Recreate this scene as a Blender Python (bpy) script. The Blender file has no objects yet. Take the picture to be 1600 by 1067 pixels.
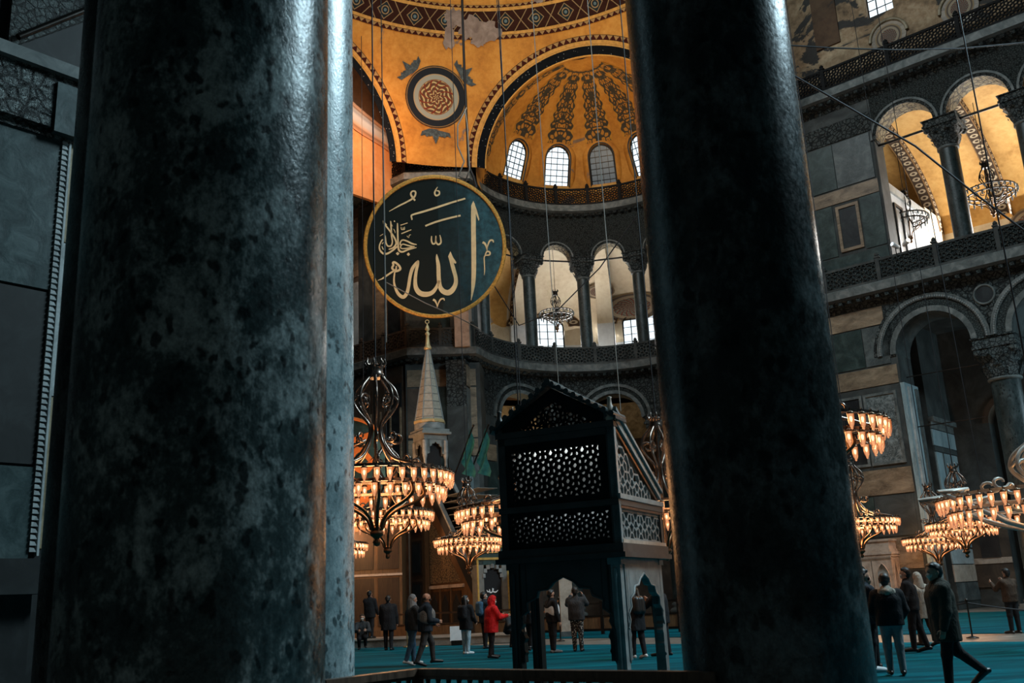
import bpy, math, random
import numpy as np
from mathutils import Vector, Matrix
random.seed(7)
SC = bpy.context.scene
COL = SC.collection
PI = math.pi
rad = math.radians
# ------------------------------------------------------------------ camera
def make_camera():
    th, ro = rad(15), rad(2.72)
    F = Vector((0, math.cos(th), math.sin(th)))
    R0 = Vector((1, 0, 0)); U0 = Vector((0, -math.sin(th), math.cos(th)))
    R = R0*math.cos(ro) - U0*math.sin(ro)
    U = U0*math.cos(ro) + R0*math.sin(ro)
    cd = bpy.data.cameras.new('camera'); c = bpy.data.objects.new('camera', cd)
    m = Matrix((R, U, -F)).transposed().to_4x4(); m.translation = (0, 0, 1.55)
    c.matrix_world = m
    cd.sensor_width = 36; cd.lens = 36*1500/1600
    cd.clip_start = 0.05; cd.clip_end = 500
    cd.dof.use_dof = True; cd.dof.focus_distance = 30; cd.dof.aperture_fstop = 4.0
    COL.objects.link(c); SC.camera = c
make_camera()
SC.view_settings.view_transform = 'Standard'
SC.view_settings.look = 'None'
SC.view_settings.gamma = 1.0
SC.view_settings.use_curve_mapping = False
SC.view_settings.exposure = 0.0
# ------------------------------------------------------------------ world and large lights
w = bpy.data.worlds.new('world'); SC.world = w; w.use_nodes = True
w.node_tree.nodes['Background'].inputs[0].default_value = (0.33, 0.62, 0.70, 1)
w.node_tree.nodes['Background'].inputs[1].default_value = 0.014
def light(name, kind, loc, target, energy, color, size=1.0, size_y=None, spot=None, spread=None):
    l = bpy.data.lights.new(name, kind); l.energy = energy; l.color = color
    if kind == 'AREA':
        l.shape = 'RECTANGLE'; l.size = size; l.size_y = size_y or size
        if spread: l.spread = rad(spread)
    else:
        l.shadow_soft_size = size
        if spot: l.spot_size = rad(spot); l.spot_blend = 0.6
    o = bpy.data.objects.new(name, l); o.location = loc
    d = Vector(target) - Vector(loc)
    o.rotation_euler = d.to_track_quat('-Z', 'Y').to_euler()
    COL.objects.link(o); return o
def FWA(s_, d_, z_): a = rad(41); return Vector((math.sin(a)*(48.8+d_)-math.cos(a)*s_, math.cos(a)*(48.8+d_)+math.sin(a)*s_, z_))
COOL = (0.62, 0.88, 1.0); WARM = (1.0, 0.62, 0.28)
# daylight falling through the tympanum windows high on the right wall
light('daylight_tympanum', 'AREA', (24, 19, 27), (1, 11, 3), 11500, COOL, 12, 8)
# daylight from the dome windows high over the nave, falling on the far walls
light('daylight_dome', 'AREA', (4, 24, 40), (19, 43, 20), 3000, (0.80, 0.95, 1.0), 10, 10)
light('daylight_dome_near', 'AREA', (-6, 30, 40), (2, 58, 12), 1700, (0.80, 0.95, 1.0), 8, 8)
# daylight of the gallery windows
light('daylight_gallery_south', 'AREA', (31.2, 51.4, 20.6), (21, 39.5, 22.8), 3000, (1.0, 0.97, 0.92), 12, 6)
light('daylight_gallery_exedra', 'AREA', (5.2, 71.3, 20.5), (5.2, 62, 23.2), 2500, (1.0, 0.97, 0.92), 10, 5)
# unseen flood lights in open air by the upper cornice, aimed at the vaults
light('unseen_flood_vault', 'AREA', (3.0, 46.0, 29.4), (-0.5, 53.5, 37.5), 540, (1.0, 0.74, 0.46), 3, 3)
light('unseen_flood_conch', 'AREA', (5.6, 55.6, 29.2), (5.3, 57.6, 34.5), 190, (1.0, 0.76, 0.48), 3, 1.2)
light('unseen_flood_apse', 'AREA', (-7.3, 50.3, 29.2), (-8.2, 56.2, 29.8), 420, (1.0, 0.52, 0.27), 1.6, 0.6)
p_ = (FWA(3.5, 5.0, 8.0), FWA(16.6, 5.5, 6.0))
light('daylight_aisle', 'AREA', p_[0], p_[1], 420, COOL, 4, 6)
light('pulpit_flood', 'AREA', (-9.5, 45.5, 4.5), (-6.5, 52, 19), 900, (1.0, 0.52, 0.26), 1.2, 1.2)
light('aisle_lamp_exedra', 'AREA', (1.4, 64.5, 9.0), (1.0, 66, 14.5), 220, (1.0, 0.75, 0.45), 2, 2)

# ------------------------------------------------------------------ nodes and materials
class NT:
    def __init__(s, name):
        s.m = bpy.data.materials.new(name); s.m.use_nodes = True
        s.t = s.m.node_tree; s.b = s.t.nodes['Principled BSDF']; s.out = s.t.nodes['Material Output']
    def n(s, typ, **k):
        nd = s.t.nodes.new(typ)
        for a, v in k.items():
            if a.startswith('i_'):
                key = a[2:]; key = int(key) if key.isdigit() else key
                s.put(nd, key, v)
            else: setattr(nd, a, v)
        return nd
    def put(s, nd, key, v):
        inp = nd.inputs[key]
        if hasattr(v, 'is_output') or isinstance(v, bpy.types.NodeSocket): s.t.links.new(v, inp)
        else:
            if isinstance(v, (tuple, list)) and len(v) == 3 and inp.type == 'RGBA': v = (*v, 1)
            inp.default_value = v
    def obj(s, scale=(1, 1, 1), rot=(0, 0, 0)):
        tc = s.n('ShaderNodeTexCoord')
        mp = s.n('ShaderNodeMapping'); s.put(mp, 0, tc.outputs['Object'])
        mp.inputs['Scale'].default_value = scale; mp.inputs['Rotation'].default_value = rot
        return mp.outputs[0]
    def uv(s): return s.n('ShaderNodeTexCoord').outputs['UV']
    def noise(s, vec, scale, detail=4, rough=0.55, dist=0.0):
        nd = s.n('ShaderNodeTexNoise'); s.put(nd, 'Vector', vec)
        nd.inputs['Scale'].default_value = scale; nd.inputs['Detail'].default_value = detail
        nd.inputs['Roughness'].default_value = rough; nd.inputs['Distortion'].default_value = dist
        return nd.outputs[0]
    def vor(s, vec, scale, feature='F1', out=0, rand=1.0):
        nd = s.n('ShaderNodeTexVoronoi'); nd.feature = feature; s.put(nd, 'Vector', vec)
        nd.inputs['Scale'].default_value = scale
        if 'Randomness' in nd.inputs: nd.inputs['Randomness'].default_value = rand
        return nd.outputs[out]
    def ramp(s, fac, stops, interp='LINEAR'):
        nd = s.n('ShaderNodeValToRGB'); s.put(nd, 0, fac); e = nd.color_ramp.elements
        nd.color_ramp.interpolation = interp
        while len(e) < len(stops): e.new(0.5)
        for k, (p, c) in enumerate(stops):
            e[k].position = p
            if not isinstance(c, (tuple, list)): c = (c, c, c)
            e[k].color = (*c, 1) if len(c) == 3 else c
        return nd.outputs[0]
    def math(s, op, a, b=0.0, c=None):
        nd = s.n('ShaderNodeMath', operation=op); s.put(nd, 0, a); s.put(nd, 1, b)
        if c is not None: s.put(nd, 2, c)
        return nd.outputs[0]
    def mix(s, fac, a, b, mode='MIX'):
        nd = s.n('ShaderNodeMix', data_type='RGBA', blend_type=mode)
        s.put(nd, 'Factor', fac); s.put(nd, 6, a); s.put(nd, 7, b); return nd.outputs[2]
    def bump(s, h, strength=0.4, dist=0.02):
        nd = s.n('ShaderNodeBump'); s.put(nd, 'Height', h)
        nd.inputs['Strength'].default_value = strength; nd.inputs['Distance'].default_value = dist
        s.put(s.b, 'Normal', nd.outputs[0])
    def fin(s, col=None, rough=0.6, metal=0.0, spec=0.5, coat=0.0):
        if col is not None: s.put(s.b, 'Base Color', col)
        s.put(s.b, 'Roughness', rough); s.b.inputs['Metallic'].default_value = metal
        s.b.inputs['Specular IOR Level'].default_value = spec
        if coat: s.b.inputs['Coat Weight'].default_value = coat; s.b.inputs['Coat Roughness'].default_value = 0.12
        return s.m
M = {}
def plain(name, col, rough=0.6, metal=0.0, var=0.25, scale=6.0, bump=0.0, spec=0.5):
    t = NT(name); v = t.obj(); nz = t.noise(v, scale, 5, 0.6)
    lo = tuple(c*(1-var) for c in col); hi = tuple(min(1, c*(1+var)) for c in col)
    c = t.ramp(nz, [(0.3, lo), (0.7, hi)])
    if bump: t.bump(nz, bump, 0.02)
    M[name] = t.fin(c, rough, metal, spec); return M[name]
def stone(name, dark, mid, light_, scale=2.0, rough=0.4, vein=0.0, stretch=(1, 1, 1), bump=0.1, spec=0.4):
    t = NT(name); v = t.obj(stretch)
    a = t.noise(v, scale, 8, 0.62, 0.6)
    c = t.ramp(a, [(0.30, dark), (0.5, mid), (0.72, light_)])
    if vein:
        ve = t.math('ABSOLUTE', t.math('SUBTRACT', t.noise(v, scale*1.7, 5, 0.6, 1.6), 0.5))
        vm = t.ramp(ve, [(0.0, 1.0), (0.035, 0.0)])
        c = t.mix(t.math('MULTIPLY', vm, vein), c, light_)
    t.bump(a, bump, 0.02)
    M[name] = t.fin(c, rough, 0, spec); return M[name]
def breccia(name, dark, mid, light_, blot, scale=1.0, rough=0.28, bright=1.0):
    t = NT(name); v = t.obj((1, 1, 0.72))
    a = t.noise(v, 1.5*scale, 9, 0.66, 0.5); b = t.noise(v, 13*scale, 6, 0.7, 0.3)
    f = t.math('ADD', t.math('MULTIPLY', a, 0.66), t.math('MULTIPLY', b, 0.34))
    c = t.ramp(f, [(0.36, dark), (0.49, mid), (0.61, light_)])
    vv = t.n('ShaderNodeVectorMath', operation='ADD')
    dn = t.n('ShaderNodeTexNoise'); t.put(dn, 'Vector', v); dn.inputs['Scale'].default_value = 6*scale
    sc = t.n('ShaderNodeVectorMath', operation='SCALE'); t.put(sc, 0, dn.outputs['Color']); sc.inputs['Scale'].default_value = 0.12
    t.put(vv, 0, v); t.put(vv, 1, sc.outputs[0])
    cellid = t.n('ShaderNodeTexVoronoi'); t.put(cellid, 'Vector', vv.outputs[0]); cellid.inputs['Scale'].default_value = 7.5*scale
    pick = t.math('GREATER_THAN', t.n('ShaderNodeSeparateColor', i_0=cellid.outputs['Color']).outputs[0], 0.66)
    edge = t.ramp(cellid.outputs['Distance'], [(0.30, 1.0), (0.5, 0.0)])
    c = t.mix(t.math('MULTIPLY', t.math('MULTIPLY', pick, edge), 0.85), c, blot)
    fine = t.ramp(t.noise(v, 60*scale, 3, 0.7), [(0.33, 0.45), (0.62, 1.15)])
    c = t.mix(0.55, c, fine, 'MULTIPLY')
    pits = t.noise(v, 22*scale, 4, 0.6)
    h = t.math('ADD', t.math('MULTIPLY', t.noise(v, 4*scale, 4, 0.6), 0.7), t.math('MULTIPLY', pits, 0.35))
    t.bump(h, 0.32, 0.02)
    r = t.ramp(pits, [(0.3, rough*0.8), (0.7, rough*1.5)])
    M[name] = t.fin(c, r, 0, 0.5); return M[name]
breccia('column_breccia', (0.008, 0.015, 0.016), (0.050, 0.078, 0.080), (0.36, 0.43, 0.43), (0.003, 0.007, 0.008), 2.3, 0.22)
breccia('column_breccia_pale', (0.10, 0.16, 0.175), (0.27, 0.36, 0.38), (0.50, 0.60, 0.62), (0.03, 0.05, 0.055), 2.2, 0.24)
breccia('column_green_black', (0.007, 0.011, 0.011), (0.020, 0.029, 0.029), (0.11, 0.135, 0.138), (0.003, 0.006, 0.006), 1.5, 0.24)
breccia('column_gallery', (0.012, 0.022, 0.022), (0.03, 0.045, 0.045), (0.07, 0.09, 0.09), (0.006, 0.01, 0.01), 1.2, 0.35)
stone('marble_grey', (0.035, 0.042, 0.042), (0.075, 0.088, 0.087), (0.16, 0.18, 0.175), 1.2, 0.4, 0.4)
stone('marble_green', (0.013, 0.024, 0.022), (0.030, 0.048, 0.045), (0.068, 0.098, 0.09), 1.6, 0.35, 0.3)
stone('marble_brown', (0.10, 0.07, 0.045), (0.22, 0.16, 0.105), (0.40, 0.30, 0.20), 0.9, 0.4, 0.4, (1, 1, 2.5))
stone('marble_dark', (0.008, 0.009, 0.01), (0.018, 0.02, 0.022), (0.04, 0.045, 0.045), 1.4, 0.35, 0.2)
stone('marble_blue', (0.13, 0.19, 0.21), (0.27, 0.37, 0.40), (0.44, 0.54, 0.56), 1.0, 0.35, 0.5, (2.0, 2.0, 0.6))
stone('marble_pale', (0.22, 0.24, 0.24), (0.38, 0.41, 0.41), (0.55, 0.58, 0.57), 1.5, 0.4, 0.5)
stone('marble_warm', (0.30, 0.22, 0.17), (0.48, 0.37, 0.29), (0.62, 0.50, 0.41), 1.8, 0.45, 0.3)
stone('relief_marble', (0.03, 0.04, 0.042), (0.09, 0.11, 0.11), (0.34, 0.38, 0.38), 2.6, 0.4, 0.8, (1, 1, 1), 0.5)
stone('masonry', (0.02, 0.023, 0.022), (0.045, 0.05, 0.048), (0.09, 0.10, 0.095), 0.8, 0.7)
stone('masonry_brown', (0.035, 0.024, 0.016), (0.075, 0.05, 0.034), (0.14, 0.10, 0.07), 0.8, 0.7)
stone('cornice_stone', (0.05, 0.06, 0.06), (0.12, 0.135, 0.13), (0.24, 0.25, 0.24), 2.2, 0.6, 0.0)
stone('slab_teal', (0.010, 0.024, 0.025), (0.032, 0.055, 0.056), (0.085, 0.12, 0.12), 3.2, 0.4, 0.2, (1, 1, 1), 0.3)
stone('floor_marble', (0.10, 0.085, 0.07), (0.20, 0.17, 0.14), (0.33, 0.29, 0.25), 0.9, 0.35, 0.4)
stone('onyx_gold', (0.12, 0.09, 0.05), (0.26, 0.20, 0.12), (0.42, 0.35, 0.24), 2.4, 0.4, 0.3)
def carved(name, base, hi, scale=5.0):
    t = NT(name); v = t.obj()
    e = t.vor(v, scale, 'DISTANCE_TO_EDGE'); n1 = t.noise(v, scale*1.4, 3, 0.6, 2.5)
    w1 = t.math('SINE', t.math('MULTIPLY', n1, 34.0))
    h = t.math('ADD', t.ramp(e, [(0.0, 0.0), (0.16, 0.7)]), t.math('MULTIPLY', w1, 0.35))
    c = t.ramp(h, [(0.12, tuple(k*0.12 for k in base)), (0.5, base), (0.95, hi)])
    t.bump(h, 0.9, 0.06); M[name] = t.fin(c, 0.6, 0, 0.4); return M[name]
stone('slab_black', (0.003, 0.004, 0.004), (0.008, 0.009, 0.009), (0.022, 0.026, 0.026), 2.4, 0.6)
carved('carved_stone', (0.055, 0.065, 0.064), (0.19, 0.215, 0.205), 4.5)
carved('carved_capital', (0.075, 0.09, 0.09), (0.28, 0.32, 0.31), 5.5)
carved('carved_fine', (0.05, 0.062, 0.06), (0.17, 0.20, 0.19), 9.0)
carved('carved_gilt', (0.20, 0.15, 0.07), (0.50, 0.40, 0.22), 3.0)
carved('gold_carving', (0.28, 0.15, 0.04), (0.70, 0.44, 0.13), 7.0)
carved('wood_mosaic', (0.30, 0.16, 0.055), (0.66, 0.40, 0.15), 9.0)
def plaster(name, a, b, c, grey, amount=0.5, rough=0.75):
    t = NT(name); v = t.obj()
    nz = t.noise(v, 0.55, 6, 0.6, 0.4); f = t.noise(v, 3.5, 6, 0.65)
    mx = t.math('ADD', t.math('MULTIPLY', nz, 0.6), t.math('MULTIPLY', f, 0.4))
    col = t.ramp(mx, [(0.33, a), (0.5, b), (0.68, c)])
    worn = t.ramp(t.noise(v, 0.22, 7, 0.62, 0.8), [(amount, 0.0), (amount+0.015, 1.0)])
    col = t.mix(worn, col, t.ramp(f, [(0.3, tuple(k*0.7 for k in grey)), (0.7, grey)]))
    t.bump(f, 0.2, 0.03); M[name] = t.fin(col, rough, 0, 0.3); return M[name]
plaster('plaster_gold', (0.33, 0.125, 0.016), (0.50, 0.215, 0.032), (0.62, 0.31, 0.065), (0.22, 0.15, 0.11), 0.64)
plaster('plaster_ochre', (0.42, 0.21, 0.05), (0.62, 0.345, 0.10), (0.73, 0.45, 0.16), (0.40, 0.33, 0.25), 0.66)
plaster('plaster_cream', (0.52, 0.41, 0.27), (0.66, 0.55, 0.39), (0.75, 0.66, 0.50), (0.45, 0.40, 0.33), 0.66)
plaster('plaster_white', (0.52, 0.54, 0.55), (0.66, 0.68, 0.69), (0.74, 0.76, 0.77), (0.48, 0.50, 0.51), 0.66)
plaster('plaster_decayed', (0.08, 0.052, 0.03), (0.30, 0.195, 0.11), (0.55, 0.41, 0.26), (0.05, 0.045, 0.04), 0.54)
plaster('plaster_brown', (0.05, 0.028, 0.016), (0.09, 0.05, 0.028), (0.13, 0.075, 0.04), (0.05, 0.04, 0.03), 0.6)
plaster('plaster_orange', (0.55, 0.20, 0.06), (0.68, 0.29, 0.10), (0.74, 0.36, 0.15), (0.6, 0.27, 0.10), 0.7)
def banded(name, kind):
    """painted borders, drawn along u (metres) across v (0..1)"""
    t = NT(name); sp = t.n('ShaderNodeSeparateXYZ'); t.put(sp, 0, t.uv()); u, v = sp.outputs[0], sp.outputs[1]
    nz = t.noise(t.obj(), 3.0, 5, 0.6)
    if kind == 'saw':
        tri = t.math('ABSOLUTE', t.math('SUBTRACT', t.math('FRACT', t.math('MULTIPLY', u, 2.4)), 0.5))
        f = t.math('GREATER_THAN', t.math('MULTIPLY', tri, 2.0), t.math('ABSOLUTE', t.math('SUBTRACT', v, 0.05)))
        c = t.mix(f, (0.36, 0.22, 0.09), (0.050, 0.012, 0.009))
        e = t.math('GREATER_THAN', t.math('ABSOLUTE', t.math('SUBTRACT', v, 0.5)), 0.40)
        c = t.mix(e, c, (0.05, 0.02, 0.012))
    elif kind == 'ring':
        fu = t.math('SUBTRACT', t.math('FRACT', t.math('MULTIPLY', u, 0.50)), 0.5)
        vv = t.math('MULTIPLY', t.math('SUBTRACT', v, 0.5), 0.62)
        au, av = t.math('ABSOLUTE', fu), t.math('ABSOLUTE', vv)
        dia = t.math('ABSOLUTE', t.math('SUBTRACT', t.math('ADD', au, av), 0.26))
        r = t.math('SQRT', t.math('ADD', t.math('MULTIPLY', fu, fu), t.math('MULTIPLY', vv, vv)))
        cir = t.math('ABSOLUTE', t.math('SUBTRACT', r, 0.115))
        cross = t.math('ABSOLUTE', t.math('SUBTRACT', t.math('ABSOLUTE', t.math('SUBTRACT', au, 0.5)), t.math('MULTIPLY', av, 0.75)))
        ln = t.math('MINIMUM', t.math('MINIMUM', dia, cir), cross)
        c = t.mix(t.math('LESS_THAN', ln, 0.017), t.mix(t.math('GREATER_THAN', t.math('ADD', au, av), 0.26), (0.018, 0.026, 0.030), (0.036, 0.014, 0.010)), (0.30, 0.20, 0.10))
        c = t.mix(t.math('LESS_THAN', r, 0.05), c, (0.12, 0.18, 0.20))
    elif kind == 'dark':
        vo = t.n('ShaderNodeTexVoronoi'); cb = t.n('ShaderNodeCombineXYZ'); t.put(cb, 0, t.math('MULTIPLY', u, 2.0)); t.put(cb, 1, v)
        t.put(vo, 'Vector', cb.outputs[0]); vo.inputs['Scale'].default_value = 2.6
        c = t.mix(t.math('LESS_THAN', vo.outputs[0], 0.15), (0.006, 0.008, 0.011), (0.20, 0.22, 0.24))
    elif kind == 'beads':
        fu = t.math('SUBTRACT', t.math('FRACT', t.math('MULTIPLY', u, 2.2)), 0.5)
        vv = t.math('SUBTRACT', v, 0.5)
        r = t.math('SQRT', t.math('ADD', t.math('MULTIPLY', fu, fu), t.math('MULTIPLY', vv, vv)))
        c = t.mix(t.math('LESS_THAN', t.math('ABSOLUTE', t.math('SUBTRACT', r, 0.24)), 0.09), (0.075, 0.05, 0.035), (0.50, 0.40, 0.27))
        e = t.math('GREATER_THAN', t.math('ABSOLUTE', vv), 0.42); c = t.mix(e, c, (0.30, 0.17, 0.07))
    elif kind == 'rib':
        # mirrored scrollwork painted on a gold ground
        um = t.math('ABSOLUTE', t.math('SUBTRACT', v, 0.5))
        cb = t.n('ShaderNodeCombineXYZ'); t.put(cb, 0, t.math('MULTIPLY', u, 1.25)); t.put(cb, 1, t.math('MULTIPLY', um, 3.2))
        vo = t.n('ShaderNodeTexVoronoi'); vo.feature = 'DISTANCE_TO_EDGE'; t.put(vo, 'Vector', cb.outputs[0]); vo.inputs['Scale'].default_value = 2.1
        vo.inputs['Randomness'].default_value = 0.75
        v2 = t.n('ShaderNodeTexVoronoi'); t.put(v2, 'Vector', cb.outputs[0]); v2.inputs['Scale'].default_value = 2.1; v2.inputs['Randomness'].default_value = 0.75
        ink = t.ramp(vo.outputs[0], [(0.10, 1.0), (0.15, 0.0)])
        dot = t.ramp(v2.outputs[0], [(0.13, 1.0), (0.17, 0.0)])
        bord = t.ramp(um, [(0.40, 0.0), (0.43, 1.0)])
        waved = t.math('ADD', um, t.math('MULTIPLY', t.math('SINE', t.math('MULTIPLY', u, 8.5)), 0.05))
        off = t.ramp(waved, [(0.445, 0.0), (0.46, 1.0)])
        f = t.math('MAXIMUM', t.math('MAXIMUM', ink, dot), bord)
        c = t.mix(f, (0.50, 0.23, 0.045), t.mix(dot, (0.060, 0.055, 0.045), (0.11, 0.035, 0.018)))
        c = t.mix(off, c, (0.56, 0.27, 0.045))
    c = t.mix(0.5, c, t.ramp(nz, [(0.3, 0.45), (0.7, 1.1)]), 'MULTIPLY')
    M[name] = t.fin(c, 0.75, 0, 0.04)
for k in ('saw', 'ring', 'dark', 'beads', 'rib'): banded('paint_'+k, k)
def medal(name, stops, petals, ground, ink):
    """painted rosette: u,v from -1 to 1"""
    t = NT(name); sp = t.n('ShaderNodeSeparateXYZ'); t.put(sp, 0, t.uv()); u, v = sp.outputs[0], sp.outputs[1]
    r = t.math('SQRT', t.math('ADD', t.math('MULTIPLY', u, u), t.math('MULTIPLY', v, v)))
    a = t.math('ARCTAN2', v, u)
    c = t.ramp(r, stops, 'CONSTANT')
    wv = t.math('SINE', t.math('MULTIPLY', a, float(petals)))
    w2 = t.math('SINE', t.math('ADD', t.math('MULTIPLY', r, 46.0), t.math('MULTIPLY', wv, 1.8)))
    inn = t.math('LESS_THAN', r, ink)
    c = t.mix(t.math('MULTIPLY', inn, t.math('GREATER_THAN', w2, 0.42)), c, ground)
    w3 = t.math('SINE', t.math('ADD', t.math('MULTIPLY', a, petals*2.0), t.math('MULTIPLY', r, 20.0)))
    c = t.mix(t.math('MULTIPLY', inn, t.math('GREATER_THAN', w3, 0.72)), c, (0.17, 0.035, 0.02))
    M[name] = t.fin(c, 0.7, 0, 0.05)
plain('paint_gold', (0.50, 0.26, 0.06), 0.6, 0, 0.25, 5, 0.1, 0.2)
medal('medallion_paint', [(0.0, (0.10, 0.05, 0.03)), (0.52, (0.22, 0.12, 0.06)), (0.57, (0.27, 0.29, 0.25)), (0.70, (0.36, 0.27, 0.16)), (0.735, (0.016, 0.020, 0.026)), (0.94, (0.20, 0.12, 0.05)), (0.97, (0.02, 0.02, 0.022))], 6, (0.46, 0.36, 0.17), 0.55)
medal('rosette_faded', [(0.0, (0.20, 0.17, 0.13)), (0.6, (0.34, 0.27, 0.19)), (0.78, (0.13, 0.10, 0.08)), (0.9, (0.30, 0.21, 0.12))], 9, (0.10, 0.09, 0.08), 0.62)
def stripes(name):
    t = NT(name); sp = t.n('ShaderNodeSeparateXYZ'); t.put(sp, 0, t.uv())
    nz = t.noise(t.obj((1, 1, 1)), 0.8, 4, 0.6)
    v = t.math('ADD', sp.outputs[1], t.math('MULTIPLY', t.math('SUBTRACT', nz, 0.5), 0.06))
    c = t.ramp(v, [(0.0, (0.55, 0.26, 0.13)), (0.14, (0.26, 0.14, 0.08)), (0.2, (0.55, 0.34, 0.22)), (0.33, (0.48, 0.46, 0.44)), (0.5, (0.58, 0.55, 0.52)), (0.62, (0.36, 0.34, 0.34)), (0.70, (0.50, 0.46, 0.42)), (0.80, (0.30, 0.15, 0.08)), (0.86, (0.62, 0.38, 0.24)), (1.0, (0.55, 0.3, 0.18))])
    M[name] = t.fin(c, 0.6, 0, 0.3)
stripes('marble_stripes')
def carpet(name):
    t = NT(name); v = t.obj()
    nz = t.noise(v, 40, 4, 0.7); big = t.noise(v, 0.5, 4, 0.6)
    sp = t.n('ShaderNodeSeparateXYZ'); t.put(sp, 0, t.obj((1, 1, 1), (0, 0, rad(-41))))
    ln = t.math('ABSOLUTE', t.math('SUBTRACT', t.math('FRACT', t.math('MULTIPLY', sp.outputs[1], 0.78)), 0.5))
    c = t.ramp(t.math('ADD', t.math('MULTIPLY', nz, 0.4), t.math('MULTIPLY', big, 0.6)), [(0.3, (0.001, 0.070, 0.096)), (0.7, (0.003, 0.150, 0.190))])
    st = t.noise(t.obj((0.12, 1.6, 1), (0, 0, rad(8))), 1.0, 5, 0.6)
    c = t.mix(t.ramp(st, [(0.42, 0.75), (0.58, 0.0)]), c, (0.002, 0.035, 0.048))  # shadows of the carpet folds, painted as dark streaks
    c = t.mix(t.ramp(ln, [(0.0, 0.7), (0.09, 0.0)]), c, (0.004, 0.06, 0.085))
    t.bump(nz, 0.3, 0.01); M[name] = t.fin(c, 0.95, 0, 0.04)
carpet('carpet_teal')
def wood(name, a, b, rough=0.45):
    t = NT(name); v = t.obj((6, 6, 0.8))
    nz = t.noise(v, 2.0, 6, 0.6, 1.2); c = t.ramp(nz, [(0.3, a), (0.7, b)])
    t.bump(nz, 0.15, 0.01); M[name] = t.fin(c, rough, 0, 0.4)
wood('wood_dark', (0.018, 0.010, 0.006), (0.055, 0.030, 0.016))
wood('wood_rail', (0.05, 0.030, 0.020), (0.15, 0.095, 0.065), 0.4)
wood('wood_brown', (0.07, 0.034, 0.015), (0.17, 0.090, 0.040))
plain('lattice_dark', (0.012, 0.012, 0.012), 0.7, 0, 0.4, 5, 0.0, 0.1)
plain('kiosk_marble_shade', (0.042, 0.042, 0.041), 0.42, 0, 0.35, 3.0, 0.1)  # pale loge marble darkened in its colour for the shaded front
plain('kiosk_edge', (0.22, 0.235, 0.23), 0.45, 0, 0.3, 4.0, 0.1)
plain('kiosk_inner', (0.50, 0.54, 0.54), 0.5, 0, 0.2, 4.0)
plain('kiosk_roof', (0.045, 0.055, 0.055), 0.4, 0.0, 0.3, 6)
plain('iron_dark', (0.030, 0.026, 0.023), 0.32, 0.85, 0.3, 8)
plain('iron_brown', (0.20, 0.155, 0.13), 0.26, 0.9, 0.4, 8)
plain('bronze', (0.16, 0.09, 0.05), 0.32, 0.9, 0.3, 8)
plain('iron_pale', (0.42, 0.40, 0.36), 0.4, 0.3, 0.2, 8)
plain('cable', (0.02, 0.02, 0.022), 0.5, 0.5, 0.1)
plain('cable_pale', (0.20, 0.19, 0.17), 0.5, 0.4, 0.1)
plain('brass', (0.55, 0.38, 0.17), 0.3, 0.9, 0.2)
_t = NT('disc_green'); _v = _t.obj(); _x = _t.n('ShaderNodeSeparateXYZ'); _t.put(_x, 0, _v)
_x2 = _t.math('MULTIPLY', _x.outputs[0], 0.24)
_w = _t.ramp(_x2, [(0.0, 0.0), (0.06, 0.0), (0.065, 0.16), (0.30, 0.2), (0.305, 0.34), (0.46, 0.42), (0.50, 0.8), (1.0, 1.0)])  # bluish window sheen painted in steps over the right side of the disc
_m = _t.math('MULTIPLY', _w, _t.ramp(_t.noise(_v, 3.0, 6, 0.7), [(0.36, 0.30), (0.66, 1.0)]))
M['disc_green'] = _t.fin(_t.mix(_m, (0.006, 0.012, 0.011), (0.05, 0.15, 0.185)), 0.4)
plain('gilt_letter', (0.95, 0.68, 0.36), 0.5, 0.0, 0.12, 3)
plain('gilt_rim', (0.66, 0.34, 0.065), 0.45, 0.15, 0.45, 9, 0.3)
plain('gilt_red', (0.50, 0.15, 0.035), 0.5, 0.1, 0.3, 2)
plain('spire_stone', (0.34, 0.31, 0.25), 0.5, 0, 0.2, 6)
plain('spire_gilt', (0.58, 0.44, 0.22), 0.4, 0.3, 0.2, 6)
plain('minbar_marble', (0.17, 0.175, 0.16), 0.45, 0, 0.3, 3)
plain('minbar_green', (0.020, 0.055, 0.052), 0.4, 0, 0.3, 3)
plain('portal_gold', (0.58, 0.38, 0.10), 0.4, 0.4, 0.2, 6)
plain('void_black', (0.004, 0.004, 0.005), 0.8, 0, 0.1)
plain('flag_green', (0.008, 0.10, 0.085), 0.7, 0, 0.35, 3)
plain('lamp_metal', (0.12, 0.07, 0.04), 0.35, 0.8, 0.2)
plain('white_paint', (0.75, 0.77, 0.78), 0.5, 0, 0.1)
def emit(name, col, strength, tex=False):
    t = NT(name); t.put(t.b, 'Base Color', (0.02, 0.02, 0.02))
    if tex:
        nz = t.noise(t.obj(), 2.0, 4, 0.6); t.put(t.b, 'Emission Color', t.ramp(nz, [(0.3, tuple(k*0.75 for k in col)), (0.6, col)]))
    else: t.put(t.b, 'Emission Color', col)
    t.b.inputs['Emission Strength'].default_value = strength; t.put(t.b, 'Roughness', 0.4); M[name] = t.m
emit('window_day', (0.80, 0.92, 1.0), 1.5, True)
emit('window_day_dim', (0.75, 0.92, 1.0), 0.10, True)
emit('bulb', (1.0, 0.60, 0.32), 7.0)
emit('bulb_white', (1.0, 0.86, 0.62), 12.0)
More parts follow.
